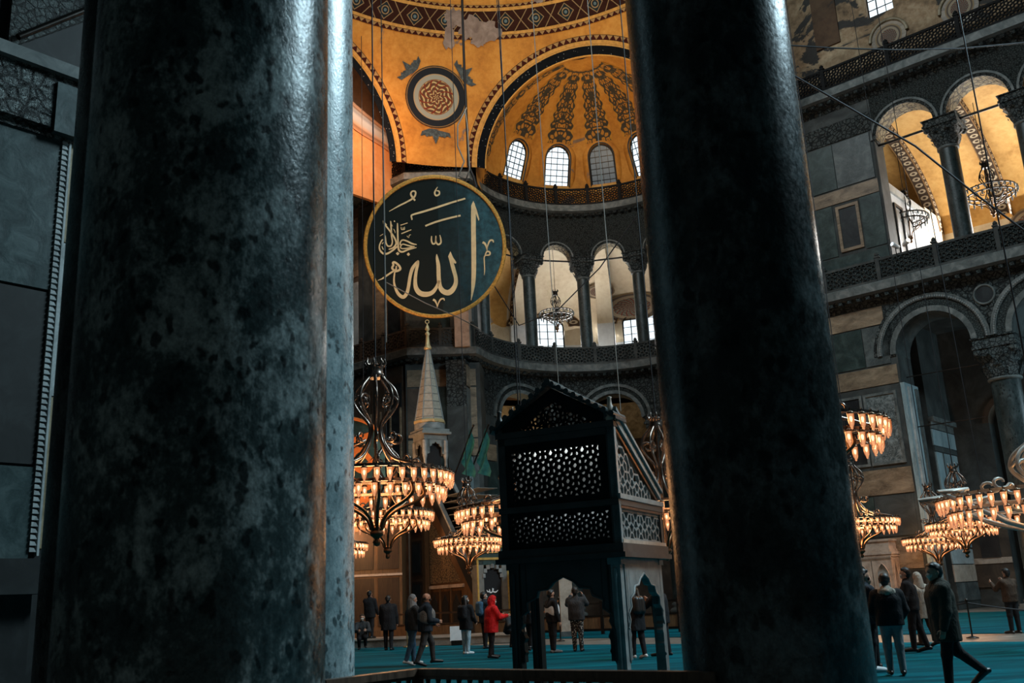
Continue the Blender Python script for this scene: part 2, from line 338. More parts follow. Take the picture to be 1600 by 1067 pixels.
def lampglass(name, on):
    t = NT(name)
    tr = t.n('ShaderNodeBsdfTransparent'); tr.inputs[0].default_value = (1.0, 0.80, 0.66, 1)
    gl = t.n('ShaderNodeBsdfGlossy'); gl.inputs['Roughness'].default_value = 0.08; gl.inputs[0].default_value = (1, 0.9, 0.8, 1)
    fr = t.n('ShaderNodeFresnel'); fr.inputs[0].default_value = 1.5
    mx = t.n('ShaderNodeMixShader'); t.put(mx, 0, t.math('ADD', fr.outputs[0], 0.05)); t.put(mx, 1, tr.outputs[0]); t.put(mx, 2, gl.outputs[0])
    em = t.n('ShaderNodeEmission'); lw = t.n('ShaderNodeLayerWeight'); lw.inputs[0].default_value = 0.35
    t.put(em, 0, t.ramp(lw.outputs[1], [(0.0, (1.0, 0.50, 0.25)), (0.35, (0.95, 0.27, 0.08)), (0.8, (0.45, 0.06, 0.012))])); em.inputs[1].default_value = 1.05 if on else 0.0
    m2 = t.n('ShaderNodeMixShader'); m2.inputs[0].default_value = 0.5 if on else 0.0
    t.put(m2, 1, mx.outputs[0]); t.put(m2, 2, em.outputs[0])
    t.t.links.new(m2.outputs[0], t.out.inputs[0]); M[name] = t.m
lampglass('lamp_glass', True); lampglass('lamp_glass_unlit', False)
plain('lamp_clear', (0.30, 0.34, 0.35), 0.2, 0, 0.1)
# ------------------------------------------------------------------ mesh helpers
class MB:
    def __init__(s, mat='marble_grey'): s.v = []; s.f = []; s.fm = []; s.uv = {}; s.sm = []; s.cur = mat; s.smooth = False
    def m(s, mat): s.cur = mat; return s
    def face(s, idx, mat=None, uv=None, smooth=None):
        if uv is not None: s.uv[len(s.f)] = uv
        s.f.append(tuple(idx)); s.fm.append(mat or s.cur); s.sm.append(s.smooth if smooth is None else smooth)
    def add(s, pts):
        k = len(s.v); s.v.extend([tuple(p) for p in pts]); return k
    def quad(s, a, b, c, d, mat=None, uv=None, smooth=None):
        k = s.add((a, b, c, d)); s.face((k, k+1, k+2, k+3), mat, uv, smooth)
    def hexa(s, P, mat=None):          # 8 corners: 0-3 bottom loop, 4-7 top loop
        k = s.add(P)
        for q in ((0, 3, 2, 1), (4, 5, 6, 7), (0, 1, 5, 4), (1, 2, 6, 5), (2, 3, 7, 6), (3, 0, 4, 7)):
            s.face([k+i for i in q], mat, None, False)
    def box(s, c, h, rz=0.0, mat=None):
        ca, sa = math.cos(rz), math.sin(rz)
        def P(x, y, z): return (c[0]+x*ca-y*sa, c[1]+x*sa+y*ca, c[2]+z)
        x, y, z = h
        s.hexa([P(-x, -y, -z), P(x, -y, -z), P(x, y, -z), P(-x, y, -z), P(-x, -y, z), P(x, -y, z), P(x, y, z), P(-x, y, z)], mat)
    def fbox(s, F, s0, s1, d0, d1, z0, z1, mat=None, seg=1):   # a box in a mapped frame F(s, d, z)
        for i in range(seg):
            a = s0+(s1-s0)*i/seg; b = s0+(s1-s0)*(i+1)/seg
            s.hexa([F(a, d0, z0), F(b, d0, z0), F(b, d1, z0), F(a, d1, z0), F(a, d0, z1), F(b, d0, z1), F(b, d1, z1), F(a, d1, z1)], mat)
    def grid(s, rows, mat=None, closed=False, uvf=None, smooth=True):
        k = s.add([p for r in rows for p in r]); n = len(rows[0])
        for i in range(len(rows)-1):
            for j in range(n if closed else n-1):
                j2 = (j+1) % n
                uv = None
                if uvf: uv = [uvf(i, j), uvf(i, j+1), uvf(i+1, j+1), uvf(i+1, j)]
                s.face((k+i*n+j, k+i*n+j2, k+(i+1)*n+j2, k+(i+1)*n+j), mat, uv, smooth)
    def lathe(s, prof, c=(0, 0, 0), seg=16, mat=None, axis=None, smooth=True):
        c = Vector(c); Q = Vector((0, 0, 1)).rotation_difference(Vector(axis)) if axis is not None else None
        rows = []
        for r, z in prof:
            row = []
            for i in range(seg):
                a = 2*PI*i/seg; p = Vector((r*math.cos(a), r*math.sin(a), z))
                if Q: p = Q @ p
                row.append(c+p)
            rows.append(row)
        s.grid(rows, mat, True, None, smooth)
        if prof[0][0] > 1e-4:
            k = s.add(rows[0]); s.face([k+i for i in range(seg)][::-1], mat, None, False)
        if prof[-1][0] > 1e-4:
            k = s.add(rows[-1]); s.face([k+i for i in range(seg)], mat, None, False)
    def tube(s, pts, r, seg=6, mat=None, closed=False, flat=1.0):
        pts = [Vector(p) for p in pts]; n = len(pts); rows = []; up = None
        for i, p in enumerate(pts):
            if closed: t = pts[(i+1) % n]-pts[i-1]
            else: t = pts[min(i+1, n-1)]-pts[max(i-1, 0)]
            t.normalize()
            if up is None:
                up = Vector((0, 0, 1)) if abs(t.z) < 0.9 else Vector((1, 0, 0))
            x = t.cross(up)
            if x.length < 1e-5: x = t.orthogonal()
            x.normalize(); y = x.cross(t).normalized(); up = y
            rr = r[i] if isinstance(r, (list, tuple)) else r
            rows.append([p+(x*math.cos(2*PI*j/seg)*flat+y*math.sin(2*PI*j/seg))*rr for j in range(seg)])
        if closed: rows.append(rows[0])
        s.grid(rows, mat, True)
        if not closed:
            for r_, rev in ((rows[0], True), (rows[-1], False)):
                k = s.add(r_); idx = [k+j for j in range(seg)]
                s.face(idx[::-1] if rev else idx, mat, None, False)
    def bar(s, a, b, wx, wy, up=(0, 0, 1), mat=None):   # rectangular bar from a to b
        a, b = Vector(a), Vector(b); t = (b-a).normalized(); x = t.cross(Vector(up))
        if x.length < 1e-4: x = t.orthogonal()
        x.normalize(); y = x.cross(t).normalized(); x = x*wx/2; y = y*wy/2
        s.hexa([a-x-y, a+x-y, a+x+y, a-x+y, b-x-y, b+x-y, b+x+y, b-x+y], mat)
    def sphere(s, c, r, seg=12, rings=8, mat=None, sc=(1, 1, 1)):
        rows = []
        for i in range(rings+1):
            e = -PI/2+PI*i/rings
            rows.append([(c[0]+sc[0]*r*math.cos(e)*math.cos(2*PI*j/seg), c[1]+sc[1]*r*math.cos(e)*math.sin(2*PI*j/seg), c[2]+sc[2]*r*math.sin(e)) for j in range(seg)])
        s.grid(rows, mat, True)
    def prism(s, F, poly, d0, d1, mat=None, smooth_side=False):   # 2D outline (s,z) in a frame, extruded from d0 to d1
        n = len(poly); a = s.add([F(p[0], d0, p[1]) for p in poly]); b = s.add([F(p[0], d1, p[1]) for p in poly])
        s.face([a+i for i in range(n)], mat, None, False); s.face([b+i for i in range(n)][::-1], mat, None, False)
        for i in range(n):
            j = (i+1) % n; s.face((a+j, a+i, b+i, b+j), mat, None, smooth_side)
    def build(s, name, parent=None, loc=None, merge=True):
        me = bpy.data.meshes.new(name)
        me.from_pydata([tuple(p) for p in s.v], [], s.f)
        mats = []
        for x in s.fm:
            if x not in mats: mats.append(x)
        for x in mats: me.materials.append(M[x])
        ix = {x: i for i, x in enumerate(mats)}
        me.polygons.foreach_set('material_index', [ix[x] for x in s.fm])
        me.polygons.foreach_set('use_smooth', s.sm)
        if s.uv:
            ul = me.uv_layers.new(name='UVMap')
            for fi, uv in s.uv.items():
                p = me.polygons[fi]
                for li, c in zip(p.loop_indices, uv): ul.data[li].uv = c
        me.update()
        o = bpy.data.objects.new(name, me); COL.objects.link(o)
        if parent is not None: o.parent = parent
        if loc is not None: o.location = loc
        return o
def tag(o, label=None, cat=None, group=None, kind=None):
    if label: o['label'] = label
    if cat: o['category'] = cat
    if group: o['group'] = group
    if kind: o['kind'] = kind
    return o
def thing(name, label, cat, loc=(0, 0, 0), rz=0.0, group=None):
    o = bpy.data.objects.new(name, None); o.empty_display_size = 0.2
    o.location = loc; o.rotation_euler = (0, 0, rz); COL.objects.link(o)
    return tag(o, label, cat, group)
def struct(mb, name):
    o = mb.build(name); o['kind'] = 'structure'; return o
def copy_thing(o, loc, rz=None, label=None, group=None):
    r = o.copy(); COL.objects.link(r); r.location = loc
    if rz is not None: r.rotation_euler = (0, 0, rz)
    if label: r['label'] = label
    if group: r['group'] = group
    for ch in list(o.children):
        c = ch.copy(); COL.objects.link(c); c.parent = r
        for g in list(ch.children):
            d = g.copy(); COL.objects.link(d); d.parent = c
    return r
def frame(O, ux, nd):                 # straight frame: s along ux, d along nd (away from viewer), z up
    O = Vector(O); ux = Vector(ux).normalized(); nd = Vector(nd).normalized()
    return lambda s_, d_, z_: O+ux*s_+nd*d_+Vector((0, 0, z_))
def cyl_frame(c, R):                  # curved frame: s is the arc length at radius R, azimuth 0 along +Y
    return lambda s_, d_, z_: Vector((c[0]+(R+d_)*math.sin(s_/R), c[1]+(R+d_)*math.cos(s_/R), z_))
def catmull(pts, n=8, closed=False):
    P = [np.array(p, float) for p in pts]; out = []; N = len(P)
    for i in range(N if closed else N-1):
        if closed: p0, p1, p2, p3 = P[i-1], P[i], P[(i+1) % N], P[(i+2) % N]
        else: p0, p1, p2, p3 = P[max(i-1, 0)], P[i], P[i+1], P[min(i+2, N-1)]
        for k in range(n):
            t = k/n
            out.append(tuple(0.5*((2*p1)+(-p0+p2)*t+(2*p0-5*p1+4*p2-p3)*t*t+(-p0+3*p1-3*p2+p3)*t**3)))
    if not closed: out.append(tuple(P[-1]))
    return out
def arcade(mb, F, ops, s0, s1, z0, z1, d0, d1, face, soffit, N=16, rim=None, rimw=0.35, rimmat=None):
    """wall from z0 to z1 over s0..s1 pierced by round arches ops = [(centre, half width, springing z)]"""
    ops = sorted(ops); cur = s0
    def block(a, b):
        if b-a > 1e-4: mb.fbox(F, a, b, d0, d1, z0, z1, face, max(1, int((b-a)/0.6)))
    for c, hw, zs in ops:
        block(cur, c-hw); cur = c+hw
        pts = [(c-hw*math.cos(PI*i/N), zs+hw*math.sin(PI*i/N)) for i in range(N+1)]
        if zs > z0+1e-4: pts = [(c-hw, z0)]+pts+[(c+hw, z0)]
        for (a, za), (b, zb) in zip(pts[:-1], pts[1:]):
            if b-a > 1e-5:
                mb.quad(F(a, d0, za), F(b, d0, zb), F(b, d0, z1), F(a, d0, z1), face)
                mb.quad(F(b, d1, zb), F(a, d1, za), F(a, d1, z1), F(b, d1, z1), face)
            mb.quad(F(a, d0, za), F(a, d1, za), F(b, d1, zb), F(b, d0, zb), soffit, None, False)
        if rim:      # raised moulded archivolts
            for r0, r1, dd, mt in rim:
                for i in range(N):
                    q = []
                    for k in (i, i+1):
                        a = PI*k/N
                        q.append([(c-r*math.cos(a)*1.0, zs+r*math.sin(a)) for r in (hw+r0, hw+r1)])
                    (p0, p1), (p2, p3) = q
                    mb.quad(F(p0[0], d0-dd, p0[1]), F(p2[0], d0-dd, p2[1]), F(p3[0], d0-dd, p3[1]), F(p1[0], d0-dd, p1[1]), mt)
                    mb.quad(F(p1[0], d0-dd, p1[1]), F(p3[0], d0-dd, p3[1]), F(p3[0], d0, p3[1]), F(p1[0], d0, p1[1]), mt)
                    mb.quad(F(p0[0], d0, p0[1]), F(p2[0], d0, p2[1]), F(p2[0], d0-dd, p2[1]), F(p0[0], d0-dd, p0[1]), mt)
    block(cur, s1)
def sweep(mb, path, prof, mat=None, smooth=False):
    """sweep a section [(out, z)] along a plan path [(x, y, nx, ny)] where n points out of the wall"""
    rows = [[(x+nx*o, y+ny*o, z) for (x, y, nx, ny) in path] for o, z in prof]
    mats = mat if isinstance(mat, list) else [mat]*(len(prof)-1)
    for i in range(len(prof)-1):
        k = mb.add(rows[i]+rows[i+1]); n = len(path)
        for j in range(n-1): mb.face((k+j, k+j+1, k+n+j+1, k+n+j), mats[i], None, smooth)
def path_normals(pts, side=1):
    """plan polyline -> (x, y, nx, ny) mitred; n is the left normal times side"""
    out = []
    for i in range(len(pts)):
        a = Vector(pts[max(i-1, 0)]); b = Vector(pts[i]); c = Vector(pts[min(i+1, len(pts)-1)])
        t1 = (b-a).normalized() if i > 0 else (c-b).normalized(); t2 = (c-b).normalized() if i < len(pts)-1 else t1
        n1 = Vector((-t1.y, t1.x)); n2 = Vector((-t2.y, t2.x)); m = (n1+n2).normalized(); k = 1/max(0.5, m.dot(n1))
        out.append((b.x, b.y, m.x*k*side, m.y*k*side))
    return out
def girih(s0, s1, z0, z1, a):
    """segments of a star-and-hexagon lattice clipped to the rectangle"""
    segs = []; h = a*math.sqrt(3)/2
    def put(p, q):
        (x0, y0), (x1, y1) = p, q; t0, t1 = 0.0, 1.0; dx, dy = x1-x0, y1-y0
        for pp, qq in ((-dx, x0-s0), (dx, s1-x0), (-dy, y0-z0), (dy, z1-y0)):
            if abs(pp) < 1e-9:
                if qq < 0: return
            else:
                r = qq/pp
                if pp < 0: t0 = max(t0, r)
                else: t1 = min(t1, r)
        if t1-t0 > 0.02: segs.append(((x0+dx*t0, y0+dy*t0), (x0+dx*t1, y0+dy*t1)))
    R = a/math.sqrt(3)
    j = -1; y = z0-h
    while y < z1+h*1.5:
        x = s0-a+(a/2 if j % 2 else 0)
        while x < s1+a*1.5:
            V = [(x+R*math.cos(rad(30+60*k)), y+R*math.sin(rad(30+60*k))) for k in range(6)]
            I = [(x+R*0.42*math.cos(rad(60*k)), y+R*0.42*math.sin(rad(60*k))) for k in range(6)]
            for k in range(6):
                if k < 3: put(V[k], V[(k+1) % 6])
                mid = ((V[k-1][0]+V[k][0])/2, (V[k-1][1]+V[k][1])/2)
                put(I[k], mid); put(I[k], I[(k+1) % 6]); put(I[k], ((x+V[k][0]*0)/1, y)) if False else None
            x += a
        y += h; j += 1
    return segs
def lattice(mb, F, rect, a, wdt, d0, d1, mat, clip=None):
    for (p, q) in girih(*rect, a):
        if clip and not (clip(p) and clip(q)): continue
        dx, dz = q[0]-p[0], q[1]-p[1]; L = math.hypot(dx, dz)
        if L < 1e-4: continue
        nx, nz = -dz/L*wdt/2, dx/L*wdt/2; ex, ez = dx/L*wdt*0.3, dz/L*wdt*0.3
        poly = [(p[0]-ex+nx, p[1]-ez+nz), (p[0]-ex-nx, p[1]-ez-nz), (q[0]+ex-nx, q[1]+ez-nz), (q[0]+ex+nx, q[1]+ez+nz)]
        mb.prism(F, poly, d0, d1, mat)
# ------------------------------------------------------------------ the building: plan
NX, NY = math.sin(rad(41)), math.cos(rad(41))
n2 = Vector((NX, NY, 0)); u2 = Vector((-NY, NX, 0))
FW = frame(n2*48.8, u2, n2)                    # south wall of the nave
EC = (5.3, 55.1); ER = 7.9
FE = cyl_frame(EC, ER)                          # exedra
def az(deg): return rad(deg)*ER
P0 = Vector((-2.25, 56.95, 0)); P1 = Vector((-6.55, 56.55, 0))
FP = frame(P0, P1-P0, Vector((0.093, 0.996, 0)))  # pier between exedra and apse, s from 0 to 4.32
FA = frame(Vector((-6.75, 56.75, 0)), u2, n2)     # apse side wall
# lip path of the cornices (x, y) from the right wall, round the exedra, over the pier into the apse
def lip(D):
    pts = [tuple((n2*D+u2*s_)[:2]) for s_ in (-6, 25.35)]
    for k in range(1, 41):
        a = rad(107.5-k*(107.5+81)/41); pts.append((EC[0]+7.4*math.sin(a), EC[1]+7.4*math.cos(a)))
    pts += [(-2.2, 56.25), (-6.35, 55.9)]
    q = Vector((-6.35, 55.9, 0))+u2*9; pts.append((q.x, q.y)); return pts
LIP = path_normals(lip(48.0))
class PathFrame:
    def __init__(s, P):
        s.P = P; s.L = [0]
        for a, b in zip(P[:-1], P[1:]): s.L.append(s.L[-1]+math.hypot(b[0]-a[0], b[1]-a[1]))
    def __call__(s, t, d, z):
        L = s.L; i = 0
        while i < len(L)-2 and t > L[i+1]: i += 1
        f = (t-L[i])/(L[i+1]-L[i]); a, b = s.P[i], s.P[i+1]
        x, y, nx, ny = [a[k]+(b[k]-a[k])*f for k in range(4)]
        return Vector((x-nx*d, y-ny*d, z))
PF = PathFrame(LIP)
LW = PF.L[1]                                    # length of the straight right wall
LE = PF.L[-3]                                   # end of the exedra
LP = PF.L[-2]; LA = PF.L[-1]

# ------------------------------------------------------------------ floor
b = MB('floor_marble'); b.quad((-60, -6, -0.02), (60, -6, -0.02), (60, 110, -0.02), (-60, 110, -0.02)); struct(b, 'floor')
def strip_n(mb, n0, n1, s0, s1, z0, z1, mat):
    F = frame((0, 0, 0), n2, u2); mb.fbox(F, n0, n1, s0, s1, z0, z1, mat)
b = MB(); strip_n(b, 4.5, 26.2, -20, 32, -0.019, 0.0, 'carpet_teal')
tag(b.build('carpet'), 'teal prayer carpet over the near half of the nave floor', 'carpet')
b = MB(); strip_n(b, 30.2, 48.2, -20, 32, -0.019, 0.0, 'carpet_teal')
tag(b.build('carpet'), 'teal prayer carpet beyond the bare marble strip, by the far wall', 'carpet')

# ------------------------------------------------------------------ wall panels
def panels(mb, F, lst, d=-0.05, fr=0.10):
    for s0, s1, z0, z1, mt in lst:
        a, c = min(s0, s1), max(s0, s1)
        mb.fbox(F, a, c, d, 0.02, z0, z1, mt, max(1, int((c-a)/0.7)) if F is FE else 1)
def framed(mb, F, s0, s1, z0, z1, mt, rim='cornice_stone', w_=0.13):
    mb.fbox(F, s0, s1, -0.03, 0.02, z0, z1, mt, 4 if F is FE else 1)
    for a, c, e, g in ((s0-w_, s1+w_, z0-w_, z0), (s0-w_, s1+w_, z1, z1+w_), (s0-w_, s0, z0, z1), (s1, s1+w_, z0, z1)):
        mb.fbox(F, a, c, -0.09, 0.02, e, g, rim, 3 if F is FE and c-a > 0.6 else 1)

# ------------------------------------------------------------------ right wall
b = MB('masonry')
b.fbox(FW, 16.5, 30, 0, 1.9, 0, 15.6, 'masonry')
rimz = [(0.02, 0.30, 0.10, 'cornice_stone'), (0.30, 0.70, 0.05, 'carved_fine'), (0.70, 0.95, 0.14, 'cornice_stone'), (0.95, 1.15, 0.06, 'carved_stone')]
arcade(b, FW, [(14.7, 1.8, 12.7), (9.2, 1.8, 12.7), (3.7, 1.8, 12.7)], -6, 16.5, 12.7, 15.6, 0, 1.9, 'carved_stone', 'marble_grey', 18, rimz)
for c in (11.95, 6.45):                     # dark roundels over the columns
    b.prism(FW, [(c+0.42*math.cos(2*PI*k/24), 14.75+0.42*math.sin(2*PI*k/24)) for k in range(24)], -0.05, 0.02, 'marble_dark')
    b.tube([FW(c+0.47*math.cos(2*PI*k/24), -0.05, 14.75+0.47*math.sin(2*PI*k/24)) for k in range(24)], 0.06, 6, 'cornice_stone', True)
for k in range(70):                          # dentils round the archivolts
    for c in (14.7, 9.2):
        a = PI*(k+0.5)/70; r = 2.58
        p = FW(c-r*math.cos(a), -0.14, 12.7+r*math.sin(a)); b.box(p, (0.035, 0.05, 0.045), rad(-41), 'kiosk_edge')
panels(b, FW, [(20.6, 16.9, 14.42, 15.35, 'marble_brown'), (20.6, 18.15, 12.3, 14.35, 'marble_green'), (18.1, 16.85, 12.3, 14.35, 'marble_grey'),
               (16.85, 16.55, 12.6, 15.3, 'carved_stone'), (20.6, 16.6, 11.25, 12.2, 'marble_brown'), (20.6, 16.65, 5.75, 7.0, 'marble_brown'),
               (20.6, 18.75, 3.7, 5.65, 'marble_green'), (18.7, 16.75, 3.7, 5.65, 'masonry'), (20.6, 16.75, 2.1, 3.6, 'marble_brown'), (20.6, 16.75, 0.6, 2.0, 'marble_dark'),
               (24.8, 20.7, 0.6, 15.3, 'marble_green')])
framed(b, FW, 18.75, 20.4, 7.35, 10.75, 'marble_dark'); framed(b, FW, 16.95, 18.4, 7.35, 10.75, 'relief_marble')
b.fbox(FW, 16.35, 16.55, -0.06, 1.9, 0.5, 11.2, 'marble_blue')          # pale jamb of the first arch
b.fbox(FW, 16.25, 16.36, 0.25, 0.55, 0.5, 11.0, 'marble_pale'); b.fbox(FW, 16.25, 16.36, 1.3, 1.6, 0.5, 11.0, 'marble_grey')
b.fbox(FW, 16.2, 30, -0.15, 1.95, 0, 0.5, 'marble_warm')
# gallery storey
b.fbox(FW, 15.95, 30, 0, 1.2, 16.4, 27.4, 'masonry')
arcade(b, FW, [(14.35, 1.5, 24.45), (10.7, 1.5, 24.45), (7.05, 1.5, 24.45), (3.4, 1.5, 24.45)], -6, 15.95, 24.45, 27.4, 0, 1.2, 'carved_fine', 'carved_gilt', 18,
       [(0.0, 0.16, 0.06, 'carved_stone'), (0.16, 0.28, 0.1, 'cornice_stone')])
panels(b, FW, [(20.6, 18.3, 22.4, 25.0, 'marble_green'), (18.25, 16.2, 22.4, 25.0, 'marble_grey'), (20.6, 16.1, 21.55, 22.3, 'marble_brown'),
               (20.6, 18.75, 18.6, 21.5, 'marble_green'), (17.2, 16.1, 18.6, 21.5, 'marble_green'), (20.6, 16.1, 17.1, 18.5, 'marble_green'), (20.6, 16.0, 25.1, 26.2, 'carved_stone')])
framed(b, FW, 17.45, 18.4, 18.9, 21.2, 'marble_dark', 'marble_brown', 0.16)
struct(b, 'wall_right')
# tympanum above the upper cornice
b = MB('plaster_decayed')
def wall_holes(mb, F, s0, s1, z0, z1, d0, d1, holes, mat):
    """holes = [(s0, s1, z0, z1)] all on one row"""
    zs_ = sorted(set([z0, z1]+[h[2] for h in holes]+[h[3] for h in holes]))
    ss_ = sorted(set([s0, s1]+[h[0] for h in holes]+[h[1] for h in holes]))
    for za, zb in zip(zs_[:-1], zs_[1:]):
        for a, c in zip(ss_[:-1], ss_[1:]):
            if any(h[0]-1e-6 <= a and c <= h[1]+1e-6 and h[2]-1e-6 <= za and zb <= h[3]+1e-6 for h in holes): continue
            mb.fbox(F, a, c, d0, d1, za, zb, mat)
TW = [(c-0.72, c+0.72, 31.7, 34.6) for c in (14.65, 10.65, 6.65, 2.65)]
wall_holes(b, FW, -6, 27, 27.9, 44, 0.2, 1.0, TW, 'plaster_decayed')
for c in (14.4, 10.7, 6.9):
    b.prism(FW, [(c+0.95*math.cos(2*PI*k/28), 30.1+0.95*math.sin(2*PI*k/28)) for k in range(28)], 0.12, 0.21, 'marble_brown')
    k0 = b.add([FW(c, 0.11, 30.1)]+[FW(c+0.72*math.cos(2*PI*k/28), 0.11, 30.1+0.72*math.sin(2*PI*k/28)) for k in range(28)])
    for k in range(28):
        a0, a1 = 2*PI*k/28, 2*PI*(k+1)/28
        b.face((k0, k0+1+k, k0+1+(k+1) % 28), 'rosette_faded', [(0, 0), (math.cos(a0), math.sin(a0)), (math.cos(a1), math.sin(a1))])
    b.tube([FW(c+1.0*math.cos(PI*k/16), 0.1, 30.1+1.0*math.sin(PI*k/16)) for k in range(17)], 0.10, 6, 'onyx_gold')
b.fbox(FW, 17.0, 18.4, 0.1, 0.22, 31.0, 34.5, 'plaster_brown')
struct(b, 'wall_tympanum')
def window(idx, F, s0, s1, z0, z1, d, pane, nx, nz, arch=False, frame_mat='iron_dark', bar=0.035, d_in=None):
    b = MB(); N = 14; c, hw = (s0+s1)/2, (s1-s0)/2; zs_ = z1-hw if arch else z1
    poly = [(s0, z0), (s1, z0)]+([(c+hw*math.cos(PI*k/N), zs_+hw*math.sin(PI*k/N)) for k in range(N+1)] if arch else [(s1, z1), (s0, z1)])
    b.prism(F, poly, d+0.06, d+0.10, pane)
    def top(s_): return zs_+math.sqrt(max(0, hw*hw-(s_-c)**2)) if arch else z1
    for i in range(1, nx):
        s_ = s0+(s1-s0)*i/nx; b.fbox(F, s_-bar/2, s_+bar/2, d, d+0.05, z0, top(s_), frame_mat)
    for i in range(1, nz):
        z = z0+(z1-z0)*i/nz; h = hw if (not arch or z < zs_) else math.sqrt(max(0, hw*hw-(z-zs_)**2))
        b.fbox(F, c-h, c+h, d, d+0.05, z-bar/2, z+bar/2, frame_mat)
    pts = [F(p[0], d+0.03, p[1]) for p in poly]; b.tube(pts, 0.07, 5, frame_mat, True)
    struct(b, 'window_%d' % idx)
WI = [1]
def win(*a, **k): window(WI[0], *a, **k); WI[0] += 1
for h in TW: win(FW, *h, 0.5, 'window_day', 3, 5)

# ------------------------------------------------------------------ gallery interior behind the right wall
b = MB('plaster_ochre')
b.fbox(FW, -6, 27, 1.0, 12, 16.0, 16.5, 'floor_marble')
VD0, VD1, VZ, VH = 1.2, 11.0, 22.0, 5.3
def vault(t): a = PI/2*t; return VD0+(VD1-VD0)*math.sin(a), VZ+VH*math.cos(a)
rows = [[FW(s_, *vault(k/24)) for k in range(25)] for s_ in np.linspace(-6, 27, 12)]
b.grid(rows, 'plaster_ochre')
def band(s0, s1, off, mat, endm=None):
    pr = [vault(k/24) for k in range(25)]; cd, cz = VD0, VZ
    ins = [(cd+(d_-cd)*(1-off), cz+(z_-cz)*(1-off)) for d_, z_ in pr]
    L = [0]
    for p, q in zip(ins[:-1], ins[1:]): L.append(L[-1]+math.hypot(q[0]-p[0], q[1]-p[1]))
    b.grid([[FW(s0, *p) for p in ins], [FW(s1, *p) for p in ins]], mat, False, lambda i, j: (L[j], float(i)))
    for s_ in (s0, s1):
        b.grid([[FW(s_, *p) for p in ins], [FW(s_, *p) for p in pr]], endm or mat, False, lambda i, j: (L[j], float(i)))
for s_ in (16.6, 12.65, 9.0, 5.3): band(s_-0.34, s_+0.34, 0.08, 'paint_beads', 'paint_beads')
# transverse painted arches resting on the columns, seen from below
b.fbox(FW, -6, 27, 11.0, 11.6, 16.5, 28, 'plaster_cream')
b.fbox(FW, 16.15, 17.3, 1.3, 7.4, 16.5, 22.4, 'plaster_white')
b.fbox(FW, 16.05, 16.16, 1.9, 2.05, 17.2, 21.4, 'marble_dark'); b.fbox(FW, 16.05, 16.16, 3.0, 3.15, 17.2, 21.4, 'marble_dark')
b.fbox(FW, 16.05, 16.16, 1.9, 3.15, 21.3, 21.45, 'marble_dark'); b.fbox(FW, 16.03, 16.16, 1.3, 7.4, 22.0, 22.45, 'marble_pale')
b.fbox(FW, 16.3, 17.0, 8.0, 11.0, 16.5, 23, 'plaster_cream')
for c, z, r in ((11.6, 21.2, 1.1), (15.1, 24.6, 0.9)):
    k0 = b.add([FW(c, 10.93, z)]+[FW(c+r*math.cos(2*PI*k/24), 10.93, z+r*math.sin(2*PI*k/24)) for k in range(24)])
    for k in range(24):
        a0, a1 = 2*PI*k/24, 2*PI*(k+1)/24
        b.face((k0, k0+1+k, k0+1+(k+1) % 24), 'rosette_faded', [(0, 0), (math.cos(a0), math.sin(a0)), (math.cos(a1), math.sin(a1))])
struct(b, 'wall_gallery_right')
for c in (13.9, 9.9, 6.0): win(FW, c-0.75, c+0.75, 17.6, 21.0, 10.85, 'window_day', 4, 6, True)

# ------------------------------------------------------------------ aisle behind the ground arcade
b = MB('masonry_brown')
b.fbox(FW, -6, 30, 12.5, 13, 0, 15.6, 'masonry_brown'); b.fbox(FW, -6, 30, 1.5, 13, 15.0, 15.9, 'masonry')
b.fbox(FW, 16.6, 19, 3.6, 7.2, 0, 15, 'masonry')                        # aisle pier with pale panels
FJ = frame(FW(16.6, 3.6, 0), n2, u2)                                     # its face toward the opening
panels(b, FJ, [(0.0, 3.6, 0.4, 1.3, 'marble_grey'), (0, 3.6, 1.35, 2.2, 'marble_warm'), (0, 3.6, 2.25, 3.0, 'marble_pale')], -0.06)
for k in range(3): b.fbox(FJ, 0.12+k*1.2, 1.08+k*1.2, -0.07, 0, 3.1, 5.2, 'marble_blue'); b.fbox(FJ, 0.12+k*1.2, 1.08+k*1.2, -0.07, 0, 5.5, 8.0, 'marble_blue')
panels(b, FJ, [(0, 3.6, 5.22, 5.48, 'marble_pale'), (0, 3.6, 8.05, 8.3, 'marble_grey'), (0, 3.6, 8.35, 9.2, 'marble_blue'), (0, 3.6, 9.25, 9.6, 'cornice_stone')], -0.07)
b.fbox(FJ, -0.1, 3.8, -0.28, 0, 9.6, 9.85, 'cornice_stone')
arcade(b, FW, [(13.4, 1.25, 9.6), (9.0, 1.25, 9.6), (4.6, 1.25, 9.6)], -6, 16.6, 9.6, 15, 7.2, 8.2, 'masonry', 'masonry_brown', 16, [(0.0, 0.3, 0.08, 'masonry_brown')])
for a, c in ((14.65, 16.6), (10.25, 12.15), (5.85, 7.75), (-6, 3.35)):
    b.fbox(FW, a, c, 7.2, 8.2, 0, 9.6, 'masonry'); b.fbox(FW, a, c, 7.1, 7.2, 1.0, 4.6, 'masonry_brown'); b.fbox(FW, a, c, 7.05, 7.2, 2.2, 2.5, 'marble_warm')
    if c-a < 2.5: b.fbox(FW, a+0.5, c-0.5, 7.0, 7.2, 2.5, 5.4, 'marble_dark')
struct(b, 'wall_aisle')

